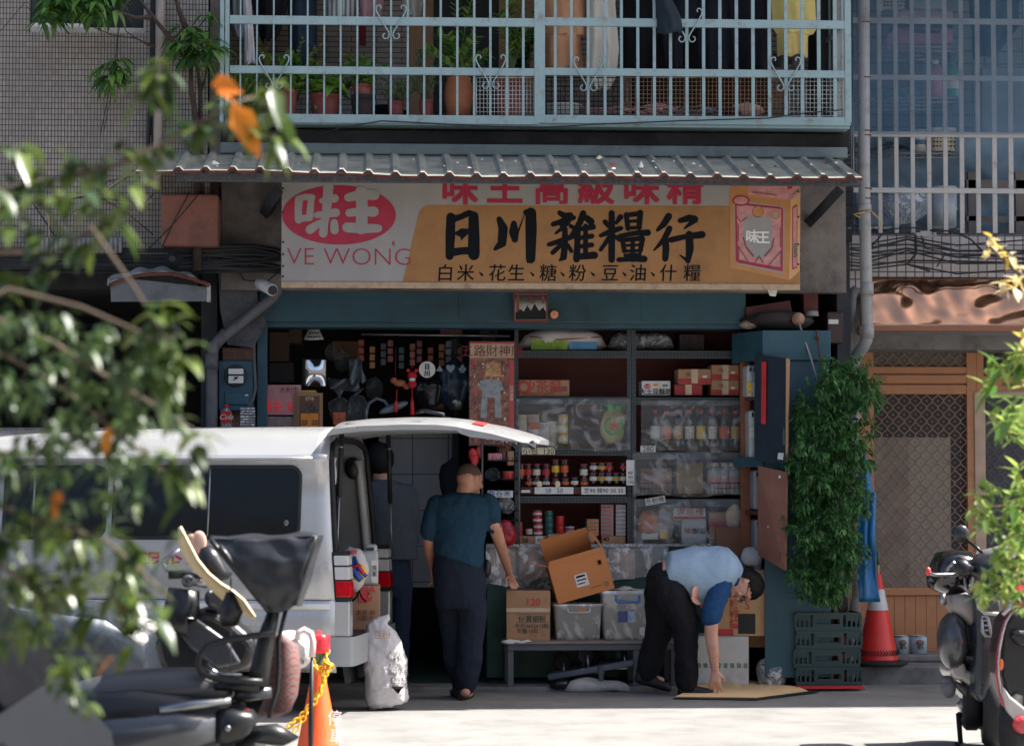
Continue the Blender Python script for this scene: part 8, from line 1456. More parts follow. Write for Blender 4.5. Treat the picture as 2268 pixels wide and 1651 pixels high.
# PARKED CARS (left foreground)
def car(label,org,yaw,col,trim,H_=1.42):
 o=thing('parked_car',label,'car',(0,0,0));pr=[(0,.3),(-.02,.55),(.02,.78),(.14,.95),(.42,1.3),(.75,1.41),(1.5,1.42),(2.0,1.36),(2.4,1.17),(2.8,.98),(3.3,.90),(3.75,.80),(3.95,.65),(4.02,.45),(3.96,.28)]
 hw=lambda z,x:(.82-.0*z)-max(0,z-.92)*.42-(.0 if x<3.2 else(x-3.2)**2*.22)-(0 if x>.6 else(.6-x)**2*.25)
 t=MB();ny=10;vs=[]
 for x,z in pr:
  for j in range(ny+1):q=2*j/ny-1;vs.append((x,q*hw(z,x),z-.04*abs(q)**4*(1 if z>.8 else 0)))
 k=ny+1;n=len(pr);t.add(vs,[(i*k+j,i*k+j+1,(i+1)*k+j+1,(i+1)*k+j)for i in range(n-1)for j in range(ny)],0,True)
 for sg in(-1,1):
  rows=[]
  for x,z in pr:
   zt=z-.04*(1 if z>.8 else 0);rows.append([(x,sg*hw(z,x),zt)]+[(x,sg*(hw(min(z,b),x)+.012*math.sin(b*3)),min(zt,b))for b in(.92,.7,.5,.26)])
  vs=[p for r in rows for p in r];m=5;t.add(vs,[(i*m+j,i*m+j+1,(i+1)*m+j+1,(i+1)*m+j)for i in range(n-1)for j in range(m-1)],0,True)
 t.build('body',col,o)
 f=lambda x,z,sg:(x,sg*(hw(z,x)+.012),z)
 for sg in(-1,1):
  for nm_,pp in(('window',[(.5,.96),(.62,1.25),(.85,1.34),(1.45,1.35),(1.45,.95)]),('window',[(1.52,.95),(1.52,1.35),(1.95,1.30),(2.3,1.12),(2.55,.96)])):t=MB();t.add([f(x,z,sg)for x,z in pp],[tuple(range(len(pp)))]);t.build(nm_,M_glass,o)
  t=MB();t.tube([f(x,z,sg)for x,z in((.45,.95),(.6,1.27),(.85,1.36),(1.5,1.37),(1.96,1.32),(2.32,1.14),(2.6,.96))],.017,n=6);t.build('window_trim',trim,o)
  for x in(.72,3.22):
   Mw=Matrix.Rotation(R(90),3,'X');t=MB();t.lathe([(.18,-.08),(.28,-.09),(.3,-.06),(.3,.06),(.28,.09),(.18,.08)],(x,sg*.76,.3),24,M=Mw);wh=t.build('wheel',M_rubber,o);t=MB();t.lathe([(.18,-.06*sg),(.1,-.085*sg),(.001,-.08*sg)],(x,sg*.76,.3),16,M=Mw);t.build('rim',M_steel,wh);t=MB();t.lathe([(.36,-.0),(.36,.012)],(x,sg*.835,.32),24,M=Mw);t.build('wheel_arch',M_seal,o)
  t=MB();t.ell((2.35,sg*.92,1.0),(.07,.1,.06));t.build('side_mirror',col,o);t=MB();t.ell((3.86,sg*.56,.68),(.12,.12,.06));t.build('headlight',pm('lamp_clear',(0,0,0)),o);t=MB();t.ell((.03,sg*.6,.52),(.05,.1,.05));t.build('tail_light',pm('lamp_dark_red',srgb(120,24,34),rough=.2),o)
 t=MB();t.add([(2.02,-.56,1.365),(2.02,.56,1.365),(2.76,.68,1.01),(2.76,-.68,1.01)],[(0,1,2,3)]);t.build('windscreen',M_glass,o);t=MB();t.add([(.16,-.62,.985),(.16,.62,.985),(.42,.56,1.31),(.42,-.56,1.31)],[(0,1,2,3)]);mg=pm('matt_glass',srgb(20,21,24),rough=.35,spec=.1);mg.node_tree.nodes['Principled BSDF'].inputs['IOR'].default_value=1.12;t.build('rear_window',mg,o)
 o.location=org;o.rotation_euler=(0,0,yaw);return o
qa=P(320,1480,13.6);car('dark blue-grey parked car with pale window trim half hidden by leaves',(qa.x-4.0,14.3,0),R(2),pm('car_blue',srgb(48,56,66),rough=.35,metal=.4,var=.03,coat=.6),M_steel)
qb=P(215,1651,6.6);qb=P(0,1400,6.5);car('dark grey parked car closest to the camera at the lower left corner',(qb.x+.17,7.15,0),R(180),pm('car_dark',srgb(34,35,39),rough=.6,var=.03,spec=.15),M_seal);MATS['car_dark'].node_tree.nodes['Principled BSDF'].inputs['IOR'].default_value=1.12
# SCOOTERS ON THE LEFT
z5=lambda x,y:(304.5+x*.3127,1135+y*.3127)
YA=10.0
def Q5(x,y,d=0):return P(*z5(x,y),YA+d)
M_sgrey=pm('scooter_grey',srgb(72,75,80),rough=.3,metal=.3,var=.04,coat=.4);M_seat=pm('seat_vinyl',srgb(60,62,66),rough=.4,var=.06);M_sblk=pm('scooter_black',srgb(28,29,32),rough=.35,var=.05);M_canvas=pm('canopy_black',srgb(36,38,44),rough=.42,var=.08,bump=.3,bsc=10)
s1=thing('motor_scooter','black and grey scooter carrying a child seat with a black canopy, left foreground','scooter',P(400,1830,YA))
t=MB();t.loft([(Q5(-520,1330,0),(0,.09,0),(0,0,.04)),(Q5(-400,1310,0),(0,.14,0),(0,0,.07)),(Q5(-150,1270,0),(0,.155,0),(0,0,.085)),(Q5(150,1245,0),(0,.15,0),(0,0,.085)),(Q5(430,1225,0),(0,.14,0),(0,0,.075)),(Q5(620,1235,0),(0,.10,0),(0,0,.055)),(Q5(680,1245,0),(0,.05,0),(0,0,.03))],20,pw=2.6);t.build('seat',M_seat,s1)
t=MB();t.loft([(Q5(-560,1500,-.05),(0,.06,0),(0,0,.08)),(Q5(-350,1460,-.05),(0,.15,0),(0,0,.13)),(Q5(0,1420,-.05),(0,.17,0),(0,0,.12)),(Q5(350,1400,-.05),(0,.15,0),(0,0,.085)),(Q5(620,1400,-.05),(0,.1,0),(0,0,.05)),(Q5(760,1400,-.05),(0,.05,0),(0,0,.03))],20,pw=2.6);t.build('rear_body',M_sblk,s1)
t=MB();t.tube([Q5(160,1400,-.2),Q5(400,1360,-.2),Q5(660,1330,-.18)],[.022,.02,.016],n=8);t.build('grab_rail',M_steel,s1)
t=MB();t.loft([(Q5(-500,1660,-.12),(0,.1,0),(0,0,.12)),(Q5(-100,1610,-.14),(0,.12,0),(0,0,.11)),(Q5(300,1545,-.14),(0,.12,0),(0,0,.09)),(Q5(560,1520,-.12),(0,.1,0),(0,0,.07))],18,pw=2.8);t.build('side_panel',M_sgrey,s1)
t=MB();t.loft([(Q5(560,1510,-.1),(.0,.1,0),(0.01,0,.075)),(Q5(660,1500,-.1),(0,.12,0),(.01,0,.08)),(Q5(780,1500,-.1),(0,.11,0),(.02,0,.06)),(Q5(835,1500,-.1),(0,.06,0),(.02,0,.03))],16,pw=3.2);t.build('tail_cover',M_sblk,s1);t=MB();t.ell(Q5(770,1470,-.12),(.03,.06,.05));t.build('tail_light',pm('lamp_dark_red',srgb(120,24,34),rough=.2),s1);t=MB();t.ell(Q5(640,1525,-.222),(.012,.006,.012));t.build('bolt',M_steel,s1)
t=MB();t.tube([Q5(700,1290,-.05),Q5(950,1265,-.05)],[.03,.024],n=8);t.build('rear_rack',M_sgrey,s1)
t=MB();t.loft([(Q5(700,1720,0),(0,.06,0),(0,0,.12)),(Q5(900,1560,0),(0,.07,0),(.05,0,.04)),(Q5(1080,1620,0),(0,.05,0),(.04,0,.02))],14);t.build('rear_fender',M_sblk,s1)
for x_,nm_ in((760,'rear_wheel'),(-1850,'front_wheel')):
 t=MB();c=Q5(x_,2070,.0);c.z=.235;t.lathe([(.13,-.05),(.21,-.055),(.235,-.03),(.235,.03),(.21,.055),(.13,.05)],c,24,M=Mx);wq=t.build('wheel',M_rubber,s1);t=MB();t.lathe([(.13,-.04),(.05,-.05),(.001,-.05)],c,16,M=Mx);t.build('rim',M_sgrey,wq)
t=MB();a=Q5(-560,1560);b=Q5(-1500,1560);t.loft([(Vector((a.x,YA,.45)),(0,.16,0),(0,0,.16)),(Vector((a.x-.35,YA,.34)),(0,.15,0),(0,0,.07)),(Vector((a.x-.75,YA,.34)),(0,.15,0),(0,0,.07)),(Vector((a.x-.95,YA,.6)),(0,.18,0),(.05,0,.2)),(Vector((a.x-1.05,YA,.95)),(0,.1,0),(.06,0,.08))],16,pw=2.6);t.build('front_body',M_sblk,s1);t=MB();t.tube([(a.x-1.02,YA-.32,.98),(a.x-1.08,YA,1.02),(a.x-1.02,YA+.32,.98)],.016,n=8);t.build('handlebar',M_sblk,s1)
cs=thing('child_seat','black child seat with a vinyl sun canopy mounted on the scooter','child seat',Q5(900,1250));M_cs=pm('seat_frame_black',srgb(20,21,24),rough=.45)
cv_=[(515,188),(700,182),(900,178),(1100,172),(1262,165)];bt=[(930,700),(970,706),(1010,700),(1060,690),(1112,655)]
def can(s,q):
 k=s*4;i=min(int(k),3);f=k-i;a=Vector((cv_[i][0]*(1-f)+cv_[i+1][0]*f,cv_[i][1]*(1-f)+cv_[i+1][1]*f));b=Vector((bt[i][0]*(1-f)+bt[i+1][0]*f,bt[i][1]*(1-f)+bt[i+1][1]*f));p=a.lerp(b,q);return p
t=MB();WC=.26
for d in(-WC/2-.02,WC/2+.02):t.grid(lambda s,q:Q5(*can(s,q),d+(.03*math.sin(q*3.1)*(1 if d>0 else-1)))+Vector((0,.012*noise.noise(Vector((s*4,q*5,d))),0)),20,20)
t.grid(lambda s,q:Q5(can(s,0)[0],can(s,0)[1]-22*math.sin(q*math.pi)+6*math.sin(s*13)*math.sin(q*math.pi),-WC/2-.02+(WC+.04)*q),24,10)
t.grid(lambda s,q:Q5(*can(1,s),-WC/2-.02+(WC+.04)*q)+Vector((.03*math.sin(q*math.pi),0,0)),14,8);t.jitter(.008,14);t.build('canopy',M_canvas,cs,solid=.003)
for d in(-WC/2-.022,WC/2+.022):t=MB();t.tube([Q5(*can(0,q/6),d)for q in range(7)],.011,n=6);t.tube([Q5(*can(1,q/6),d)for q in range(7)],.010,n=6);t.build('canopy_bow',M_cs,cs)
t=MB();t.tube([Q5(*can(.03,.1+q*.12),-WC/2-.03)for q in range(7)],.016,n=6);t.build('canopy_strap',M_cs,cs)
t=MB();t.loft([(Q5(965,690,0),(.025,0,0),(0,.09,0)),(Q5(920,850,0),(.035,0,0),(0,.12,0)),(Q5(880,1050,0),(.04,0,0),(0,.13,0)),(Q5(850,1210,0),(.045,0,0),(0,.13,0))],14,pw=4);t.build('backrest',M_cs,cs)
for d in(-.15,.15):
 t=MB();t.tube([Q5(x,y,d)for x,y in((970,845),(840,868),(700,888),(580,908),(490,945),(440,1010),(428,1070),(450,1125),(510,1160),(620,1182),(760,1190),(885,1195))],.0135,n=8);t.build('arm_loop',M_cs,cs)
t=MB();t.tube([Q5(x,y,-.13)for x,y in((500,1060),(540,1120),(600,1142),(740,1145))],.006,n=6);t.build('inner_rail',M_steel,cs)
t=MB();t.loft([(Q5(560,1215,0),(0,.12,0),(0,0,.02)),(Q5(870,1205,0),(0,.13,0),(0,0,.03))],12,pw=4);t.build('seat_pad',M_cs,cs)
for d in(-.05,.05):t=MB();t.tube([Q5(1050,690,d),Q5(1000,900,d),Q5(1000,1100,d),Q5(990,1250,d),Q5(930,1450,d)],.009,n=6);t.build('support_rod',M_cs,cs)
t=MB();t.tube([Q5(660,460,-.1),Q5(662,1150,-.1)],.0035,n=5);t.build('thin_rod',M_pvcd,cs);t=MB();t.loft([(Q5(655,560,-.08),(.015,0,0),(0,.03,0)),(Q5(660,700,-.08),(.05,0,0),(0,.05,0)),(Q5(650,800,-.08),(.035,0,0),(0,.04,0))],10);t.build('hanging_buckle',M_cs,cs)
s2=thing('motor_scooter','dark grey scooter with black mirror standing behind the child seat scooter','scooter',P(440,1700,11.0))
YA_=YA;YA=11.0
t=MB();pp=[(110,900),(250,775),(400,705),(480,680),(560,700),(680,770),(820,890),(850,960),(800,1100),(560,1160),(200,1165),(150,1060)];t.prism([(lambda q:(q.x,q.z))(Q5(x,y))for x,y in pp],11.0,11.32);t.build('front_body',M_sblk,s2,bevel=.05,seg=4)
t=MB();pp=[(260,800),(420,740),(640,900),(740,1060),(560,1100),(380,960)];t.prism([(lambda q:(q.x,q.z))(Q5(x,y))for x,y in pp],10.97,11.0);t.build('side_panel',M_sgrey,s2,bevel=.015,seg=3)
t=MB();t.prism([(lambda q:(q.x,q.z))(Q5(x,y))for x,y in[(470,560),(560,520),(640,560),(640,660),(560,690),(480,660)]],10.98,11.2);t.build('head_cowl',M_sgrey,s2,bevel=.04,seg=3)
t=MB();t.tube([Q5(330,470),Q5(500,500)],.022,n=10);t.build('handlebar',M_steel,s2);t=MB();t.tube([Q5(220,440),Q5(380,430),Q5(480,460)],.02,n=8);t.build('brake_hose',M_cable,s2);t=MB();t.ell(Q5(358,482,-.05),(.03,.03,.03));t.build('grip_end',M_sgrey,s2)
t=MB();t.tube([Q5(330,540),Q5(300,760),Q5(360,760)],[.07,.09,.09],n=10);t.build('front_fork',M_sblk,s2)
t=MB();t.tube([Q5(180,345),Q5(300,260)],.01,n=6);t.tube([Q5(180,345),Q5(205,420)],.01,n=6);t.build('mirror_stem',M_steel,s2)
t=MB();t.loft([(Q5(432,330,-.1),(.01,0,.05),(0,.03,0)),(Q5(480,345,-.1),(.02,0,.075),(0,.05,0)),(Q5(540,385,-.1),(.02,0,.07),(0,.05,0)),(Q5(600,440,-.1),(.015,0,.03),(0,.03,0)),(Q5(660,450,-.1),(.01,0,.012),(0,.012,0))],14);t.build('mirror',M_sblk,s2)
t=MB();t.ell(Q5(435,205,.05),(.035,.01,.05));t.ell(Q5(385,195,.05),(.03,.01,.03));t.build('second_mirror',pm('pinkish_reflector',srgb(226,180,160),rough=.2),s2)
for dx,rn in((-1.0,'wheel'),(.12,'wheel')):c=Q5(400,1400);c.x+=dx;c.z=.24;t=MB();c.y=11.15;t.lathe([(.13,-.05),(.22,-.055),(.24,0),(.22,.055),(.13,.05)],c,22,M=Mx);t.build(rn,M_rubber,s2)
t=MB();a=Q5(800,1040);t.loft([(Vector((a.x-.3,11.2,.5)),(0,.15,0),(0,0,.16)),(Vector((a.x-.8,11.2,.45)),(0,.14,0),(0,0,.16)),(Vector((a.x-1.3,11.2,.6)),(0,.08,0),(0,0,.1))],14,pw=2.6);t.build('rear_body',M_sblk,s2)
YA=YA_
o=thing('tan_board','long tan curved board sticking up beside the scooter mirror','board',Q5(560,560,.5));t=MB()
pth=[(300,100,10),(318,180,48),(350,260,66),(400,350,62),(480,440,50),(560,520,70),(640,580,90),(720,640,78),(790,710,40),(830,740,8)]
L_,R_=[],[]
for i,(x,y,w_)in enumerate(pth):L_.append(Q5(x-w_*.45,y+w_*.3,.45));R_.append(Q5(x+w_*.45,y-w_*.3,.40))
t.add(L_+R_,[(i,i+1,len(L_)+i+1,len(L_)+i)for i in range(len(L_)-1)],0,True);t.build('blade',pm('tan_board',srgb(222,196,150),rough=.5,var=.04),o,solid=.012)
bw=pm('woven_mix',srgb(170,150,144),rough=.7,var=.2);nb_=bw.node_tree;ck=nb_.nodes.new('ShaderNodeTexChecker');ck.inputs['Scale'].default_value=120;ck.inputs[1].default_value=(*srgb(160,70,54),1);ck.inputs[2].default_value=(*srgb(44,44,48),1);ck2=nb_.nodes.new('ShaderNodeTexChecker');ck2 .inputs['Scale'].default_value=70;ck2 .inputs[2].default_value=(*srgb(96,90,90),1);tcq=[q for q in nb_.nodes if q.type=='TEX_COORD'][0]
nb_.links.new(tcq.outputs['Object'],ck.inputs[0]);nb_.links.new(tcq.outputs['Object'],ck2 .inputs[0]);nb_.links.new(ck.outputs[0],ck2 .inputs[1]);nb_.links.new(ck2 .outputs[0],nb_.nodes['Principled BSDF'].inputs['Base Color'])
t=MB();t.loft([(Q5(1010,870,.2),(.03,0,0),(0,.05,0)),(Q5(1045,930,.2),(.06,0,0),(0,.06,0)),(Q5(1045,1100,.2),(.065,0,0),(0,.07,0)),(Q5(1030,1280,.2),(.065,0,0),(0,.07,0)),(Q5(980,1400,.2),(.06,0,0),(0,.09,0)),(Q5(930,1440,.2),(.04,0,0),(0,.04,0))],18);t.jitter(.02,9);tag(t.build('woven_bag',bw),'red, black and white woven bag hanging behind the child seat','bag')
o=thing('hooked_umbrella','umbrella with a white hooked handle standing by the cone','umbrella',Q5(1225,1300,1.6));t=MB();t.tube([P(*z5(x,y),11.8)for x,y in((1130,900),(1140,850),(1180,828),(1225,850),(1240,910),(1236,1020))],.0165,n=8);t.build('handle',pm('handle_white',srgb(236,214,208),rough=.3),o);t=MB();t.tube([P(*z5(1236,1010),11.8),P(*z5(1228,1500),11.8),P(*z5(1222,1900),11.8)],[.008,.013,.008],n=8);t.build('canopy',M_black,o)
o=thing('white_helmet','white scooter helmet resting behind the woven bag','helmet',P(645,1465,11.9));t=MB();t.ell(P(642,1440,11.9),(.12,.12,.1));t.build('shell',M_white,o);t=MB();t.tube([P(620,1462,11.8),P(645,1466,11.78),P(672,1464,11.8)],.012,n=6);t.build('rim',M_steel,o)
YK=12.4;H_=.72;tp=P(705,1475,YK);ck_=cone('traffic_cone','orange traffic cone with a yellow chain and an upturned bottle in its top',(tp.x,YK,0),tp.z,pm('cone_orange',srgb(244,98,44),rough=.45,var=.05,sc=4,dirt=srgb(220,80,40),damt=.2))
words('停',.085,(tp.x+.085,YK-.125,tp.z-.28),pm('cone_print',srgb(206,180,180),rough=.5),ck_,rot=(R(80),R(8),R(28)))
words('車',.085,(tp.x+.095,YK-.14,tp.z-.37),pm('cone_print',(0,0,0)),ck_,rot=(R(80),R(8),R(28)))
o=thing('glass_bottle','green glass bottle upside down in the cone with red plastic wrapped round its base','bottle',tp);t=MB();t.lathe([(.018,-.05),(.02,.02),(.042,.06),(.044,.16),(.03,.165),(.001,.165)],tp,16);t.build('bottle',pm('bottle_green2',srgb(24,84,66),rough=.1,spec=.8),o);t=MB();t.lathe([(.052,.07),(.06,.085),(.058,.14),(.056,.158),(.02,.166),(.012,.18),(.001,.182)],tp,18);t.jitter(.006,40);t.build('red_wrap',pm('wrap_red',srgb(226,44,56),rough=.18,var=.1),o)
ch_=thing('plastic_chain','yellow plastic chain tied round the cone top and hanging to the left','chain',P(640,1620,YK-.2));M_ch=pm('chain_yellow',srgb(246,180,32),rough=.35,var=.08)
def chain(path,n_):
 for k in range(n_):
  s=k/(n_-1)*(len(path)-1);i=min(int(s),len(path)-2);f=s-i;p=path[i].lerp(path[i+1],f);d=(path[i+1]-path[i]).normalized();a=Vector((0,1,0))if k%2 else d.cross(Vector((0,1,0))).normalized();t=MB();t.tube([p+d*.019*math.cos(j*math.pi/5)+a*.011*math.sin(j*math.pi/5)for j in range(11)],.0042,n=5);t.build('link',M_ch,ch_)
Z=lambda x,y,d=-.08:P(*z5(x,y),YK+d)
chain([Z(1225,1000),Z(1250,1080),Z(1290,1120),Z(1330,1080),Z(1345,980,-.02)],13);chain([Z(1300,1110),Z(1320,1180,-.1),Z(1290,1270,-.12),Z(1240,1340,-.14),Z(1150,1450,-.16),Z(1060,1520,-.18)],22);chain([Z(1335,1060),Z(1370,1080),Z(1330,1150,-.1),Z(1280,1300,-.14),Z(1200,1420,-.17),Z(1100,1560,-.2)],22)
# SCOOTERS ON THE RIGHT
z4=lambda x,y:(2021+x*.3126,1135+y*.3126)
def Q4(x,y,Y=14.3):return P(*z4(x,y),Y)
def sil(pts,Y,d,m,name,par,bev=.03,seg=4):t=MB();t.prism([(lambda q:(q.x,q.z))(Q4(x,y,Y))for x,y in pts],Y,Y+d);return t.build(name,m,par,bevel=bev,seg=seg)
M_sil=pm('scooter_silver',srgb(176,172,168),rough=.3,metal=.3,var=.04,coat=.4);M_sdg=pm('scooter_darkgrey',srgb(70,72,76),rough=.3,metal=.3,var=.05,coat=.4);M_bseat=pm('seat_taupe',srgb(150,140,134),rough=.55,var=.05)
s3=thing('motor_scooter','dark grey scooter with a taupe seat and black top case on the right','scooter',Q4(420,1600))
t=MB();t.loft([(Q4(135,430,14.4),(.01,0,.04),(0,.12,0)),(Q4(165,405,14.4),(.03,0,.11),(0,.18,0)),(Q4(260,420,14.4),(.03,0,.136),(0,.2,0)),(Q4(360,425,14.4),(.03,0,.13),(0,.2,0)),(Q4(410,430,14.4),(.02,0,.09),(0,.15,0))],20,pw=3);t.build('top_case',pm('case_gloss',srgb(22,23,26),rough=.12,coat=.6),s3)
t=MB();t.tube([Q4(112,425,14.15),Q4(160,440,14.14),Q4(320,438,14.14)],.012,n=6);t.build('case_rail',M_steel,s3);t=MB();t.ell(Q4(112,415,14.15),(.017,.02,.026));t.build('reflector',pm('reflector_red',srgb(226,70,70),rough=.25),s3);t=MB();t.tube([Q4(210,575,14.2),Q4(225,650,14.2)],.02,n=6);t.build('case_latch',M_steel,s3)
t=MB();t.loft([(Q4(300,570,14.3),(.05,0,.01),(0,.14,0)),(Q4(345,590,14.28),(.085,0,.0),(0,.17,0)),(Q4(355,680,14.25),(.088,0,0),(0,.16,0)),(Q4(400,760,14.25),(.055,0,0),(0,.14,0)),(Q4(435,815,14.25),(.02,0,0),(0,.12,0))],18,pw=2.6);t.build('seat',M_bseat,s3)
t=MB();t.ell(Q4(282,905,14.2),(.088,.16,.168),0,20,14);t.ell(Q4(340,860,14.3),(.09,.16,.13),0,16,10);t.build('rear_body',M_sdg,s3);sil([(330,760),(450,800),(460,1100),(450,1200),(380,1140),(340,1000)],14.3,.25,M_sblk,'inner_body',s3,.02)
sil([(262,1110),(310,1065),(360,1050),(384,1085),(386,1120),(445,1125),(440,1200),(430,1240),(360,1190),(290,1180)],14.15,.3,M_sil,'foot_board',s3,.03)
sil([(270,1180),(430,1240),(470,1300),(480,1345),(400,1330),(330,1260)],14.18,.25,M_sdg,'belly_pan',s3,.03)
sil([(455,570),(560,560),(640,610),(650,700),(600,900),(590,1100),(560,1300),(500,1370),(450,1300),(460,900)],14.0,.3,pm('leg_shield_dark',srgb(48,52,56),rough=.3,coat=.3),'leg_shield',s3,.05)
t=MB();t.tube([Q4(455,600,13.97),Q4(470,670,13.97),Q4(510,710,13.97),Q4(640,718,13.97)],.012,n=6);t.build('silver_trim',M_sil,s3)
t=MB();t.tube([Q4(x,y,13.98)for x,y in((490,740),(495,840),(510,870),(556,872),(545,800),(530,740),(510,728),(490,740))],.011,n=6);t.build('grille_frame',M_steel,s3);t=MB();[t.tube([Q4(500,760+k*35,13.98),Q4(540,760+k*35,13.98)],.008,n=5)for k in range(3)];t.build('grille_bars',M_steel,s3)
t=MB();t.loft([(Q4(470,300,14.2),(.02,0,.03),(0,.1,0)),(Q4(560,300,14.1),(.03,0,.05),(0,.14,0)),(Q4(680,260,14.0),(.03,0,.05),(0,.13,0)),(Q4(720,300,14.0),(.01,0,.02),(0,.06,0))],16);t.build('head_cowl',M_sil,s3);t=MB();t.loft([(Q4(400,360,14.1),(.03,0,.03),(0,.08,0)),(Q4(500,390,14.05),(.03,0,.08),(0,.14,0)),(Q4(600,460,14.05),(.03,0,.11),(0,.14,0)),(Q4(660,540,14.05),(.03,0,.04),(0,.1,0))],14);t.build('front_cowl',M_sblk,s3)
t=MB();t.ell(Q4(345,148,14.2),(.05,.025,.053));t.build('mirror',pm('mirror_back',srgb(44,46,50),rough=.3),s3);t=MB();t.tube([Q4(385,190,14.2),Q4(450,240,14.15),Q4(490,280,14.1)],.010,n=6);t.build('mirror_stem',M_sblk,s3)
t=MB();t.loft([(Q4(300,370,14.0),(.01,0,.03),(0,.02,0)),(Q4(350,390,14.0),(.02,0,.05),(0,.04,0)),(Q4(410,420,14.0),(.02,0,.03),(0,.03,0))],12);t.build('second_mirror',M_sblk,s3);t=MB();t.tube([Q4(300,350,14.05),Q4(240,400,14.1)],.012,n=6);t.build('brake_lever',M_steel,s3);t=MB();t.tube([Q4(370,460,14.1),Q4(380,540,14.1),Q4(430,600,14.1)],.01,n=6);t.build('cable_loop',M_steel,s3)
for(x_,y_,Y_,r_)in((415,1255,14.4,.24),(560,1420,14.2,.24)):
 c=Q4(x_,y_,Y_);c.z=.24 if x_>500 else c.z;Mw=Matrix.Rotation(R(78),3,'Z')@Mx;t=MB();t.lathe([(.12,-.05),(.21,-.058),(r_,-.03),(r_,.03),(.21,.058),(.12,.05)],c,24,M=Mw);wq=t.build('wheel',M_rubber,s3);t=MB();t.lathe([(.12,-.03),(.001,-.04)],c,14,M=Mw);t.lathe([(.12,.03),(.001,.04)],c,14,M=Mw);t.build('rim',M_sdg,wq)
t=MB();a=Q4(325,1420,14.35);t.tube([a,Vector((a.x,14.3,.02)),Vector((a.x-.03,14.28,.012))],.016,n=6);t.tube([a,Vector((a.x+.28,14.5,.02))],.014,n=6);t.build('centre_stand',M_sblk,s3);t=MB();t.lathe([(.035,0),(.045,.02),(.045,.12),(.03,.14)],Q4(335,1390,14.3),14,M=Matrix.Rotation(R(60),3,'Y'));t.build('exhaust',M_steel,s3);t=MB();t.ell(Q4(245,1180,14.2),(.035,.05,.025));t.ell(Q4(255,1240,14.2),(.045,.05,.06));t.build('engine',M_pvcd,s3)
s4=thing('motor_scooter','red and silver scooter partly out of frame at the right edge','scooter',P(2255,1700,13.0));Y4=12.9
edge=[(742,680),(690,710),(655,770),(630,850),(610,950),(600,1050),(602,1150),(620,1260),(650,1350),(690,1440),(740,1500)]
t=MB();t.tube([Q4(x,y,Y4)for x,y in edge],[.008,.009,.010,.010,.011,.012,.013,.015,.018,.02,.02],n=8);t.build('shield_edge',pm('edge_red',srgb(150,40,56),rough=.25,metal=.3,coat=.5),s4)
t=MB();t.tube([Q4(x+9,y,Y4-.02)for x,y in edge],[.006]*11,n=6);t.build('chrome_edge',M_sil,s4)
sil([(650,780),(700,700),(900,690),(900,1450),(770,1420),(680,1330),(625,1150),(620,1000)],Y4+.02,.25,pm('shield_black',srgb(30,30,33),rough=.35),'leg_shield',s4,.03);sil([(700,860),(760,830),(900,840),(900,960),(760,950)],Y4-.05,.1,M_sblk,'glove_box',s4,.03)
sil([(640,1220),(700,1300),(800,1380),(900,1420),(900,1600),(790,1560),(720,1490),(670,1400)],Y4-.06,.12,M_sil,'front_panel',s4,.03);sil([(705,1480),(770,1440),(900,1440),(900,1560),(760,1570),(730,1540)],Y4-.1,.14,pm('scooter_red',srgb(190,60,66),rough=.3,coat=.4),'front_fender',s4,.03)
t=MB();t.ell(Q4(628,1072,Y4-.02),(.014,.012,.032));t.build('indicator',pm('amber',srgb(226,110,56),rough=.2),s4)
c=Q4(800,1500,13.0);c.z=.245;t=MB();Mw=Matrix.Rotation(R(52),3,'Z')@Mx;c.y=13.05;t.lathe([(.13,-.05),(.22,-.058),(.25,-.03),(.25,.03),(.22,.058),(.13,.05)],c,26,M=Mw);wq=t.build('wheel',M_rubber,s4);t=MB();t.lathe([(.13,-.04),(.06,-.055),(.001,-.05)],c,16,M=Mw);t.build('rim',pm('rim_bronze',srgb(130,112,98),rough=.35,metal=.6),wq);c2=c+Vector((1.2,.3,0));t=MB();t.lathe([(.13,-.05),(.22,-.058),(.25,0),(.22,.058),(.13,.05)],c2,22,M=Mw);t.build('wheel',M_rubber,s4)
t=MB();t.loft([(Q4(690,580,Y4),(.015,0,.02),(0,.05,0)),(Q4(740,560,Y4),(.02,0,.035),(0,.08,0)),(Q4(830,560,Y4),(.03,0,.035),(0,.08,0))],12);t.build('handle_cowl',pm('edge_dark_red',srgb(150,34,48),rough=.3),s4);t=MB();t.tube([Q4(735,610,Y4-.08),Q4(800,600,Y4-.05)],.018,n=10);t.build('grip',M_sblk,s4);t=MB();t.tube([Q4(700,620,Y4-.05),Q4(680,680,Y4-.05),Q4(640,720,Y4-.05)],.012,n=6);t.build('brake_lever',M_sil,s4);t=MB();t.ell(Q4(730,450,Y4),(.03,.03,.06),0,12,8,M=Matrix.Rotation(R(35),3,'Y'));t.build('mirror',pm('scooter_pink',srgb(226,120,124),rough=.3),s4)
t=MB();a=Q4(900,1350,Y4);t.loft([(Vector((a.x,13.05,.4)),(0,.14,0),(0,0,.1)),(Vector((a.x+.5,13.2,.45)),(0,.15,0),(0,0,.16)),(Vector((a.x+1.0,13.3,.6)),(0,.12,0),(0,0,.12))],14,pw=2.6);t.build('rear_body',pm('scooter_red',(0,0,0)),s4)
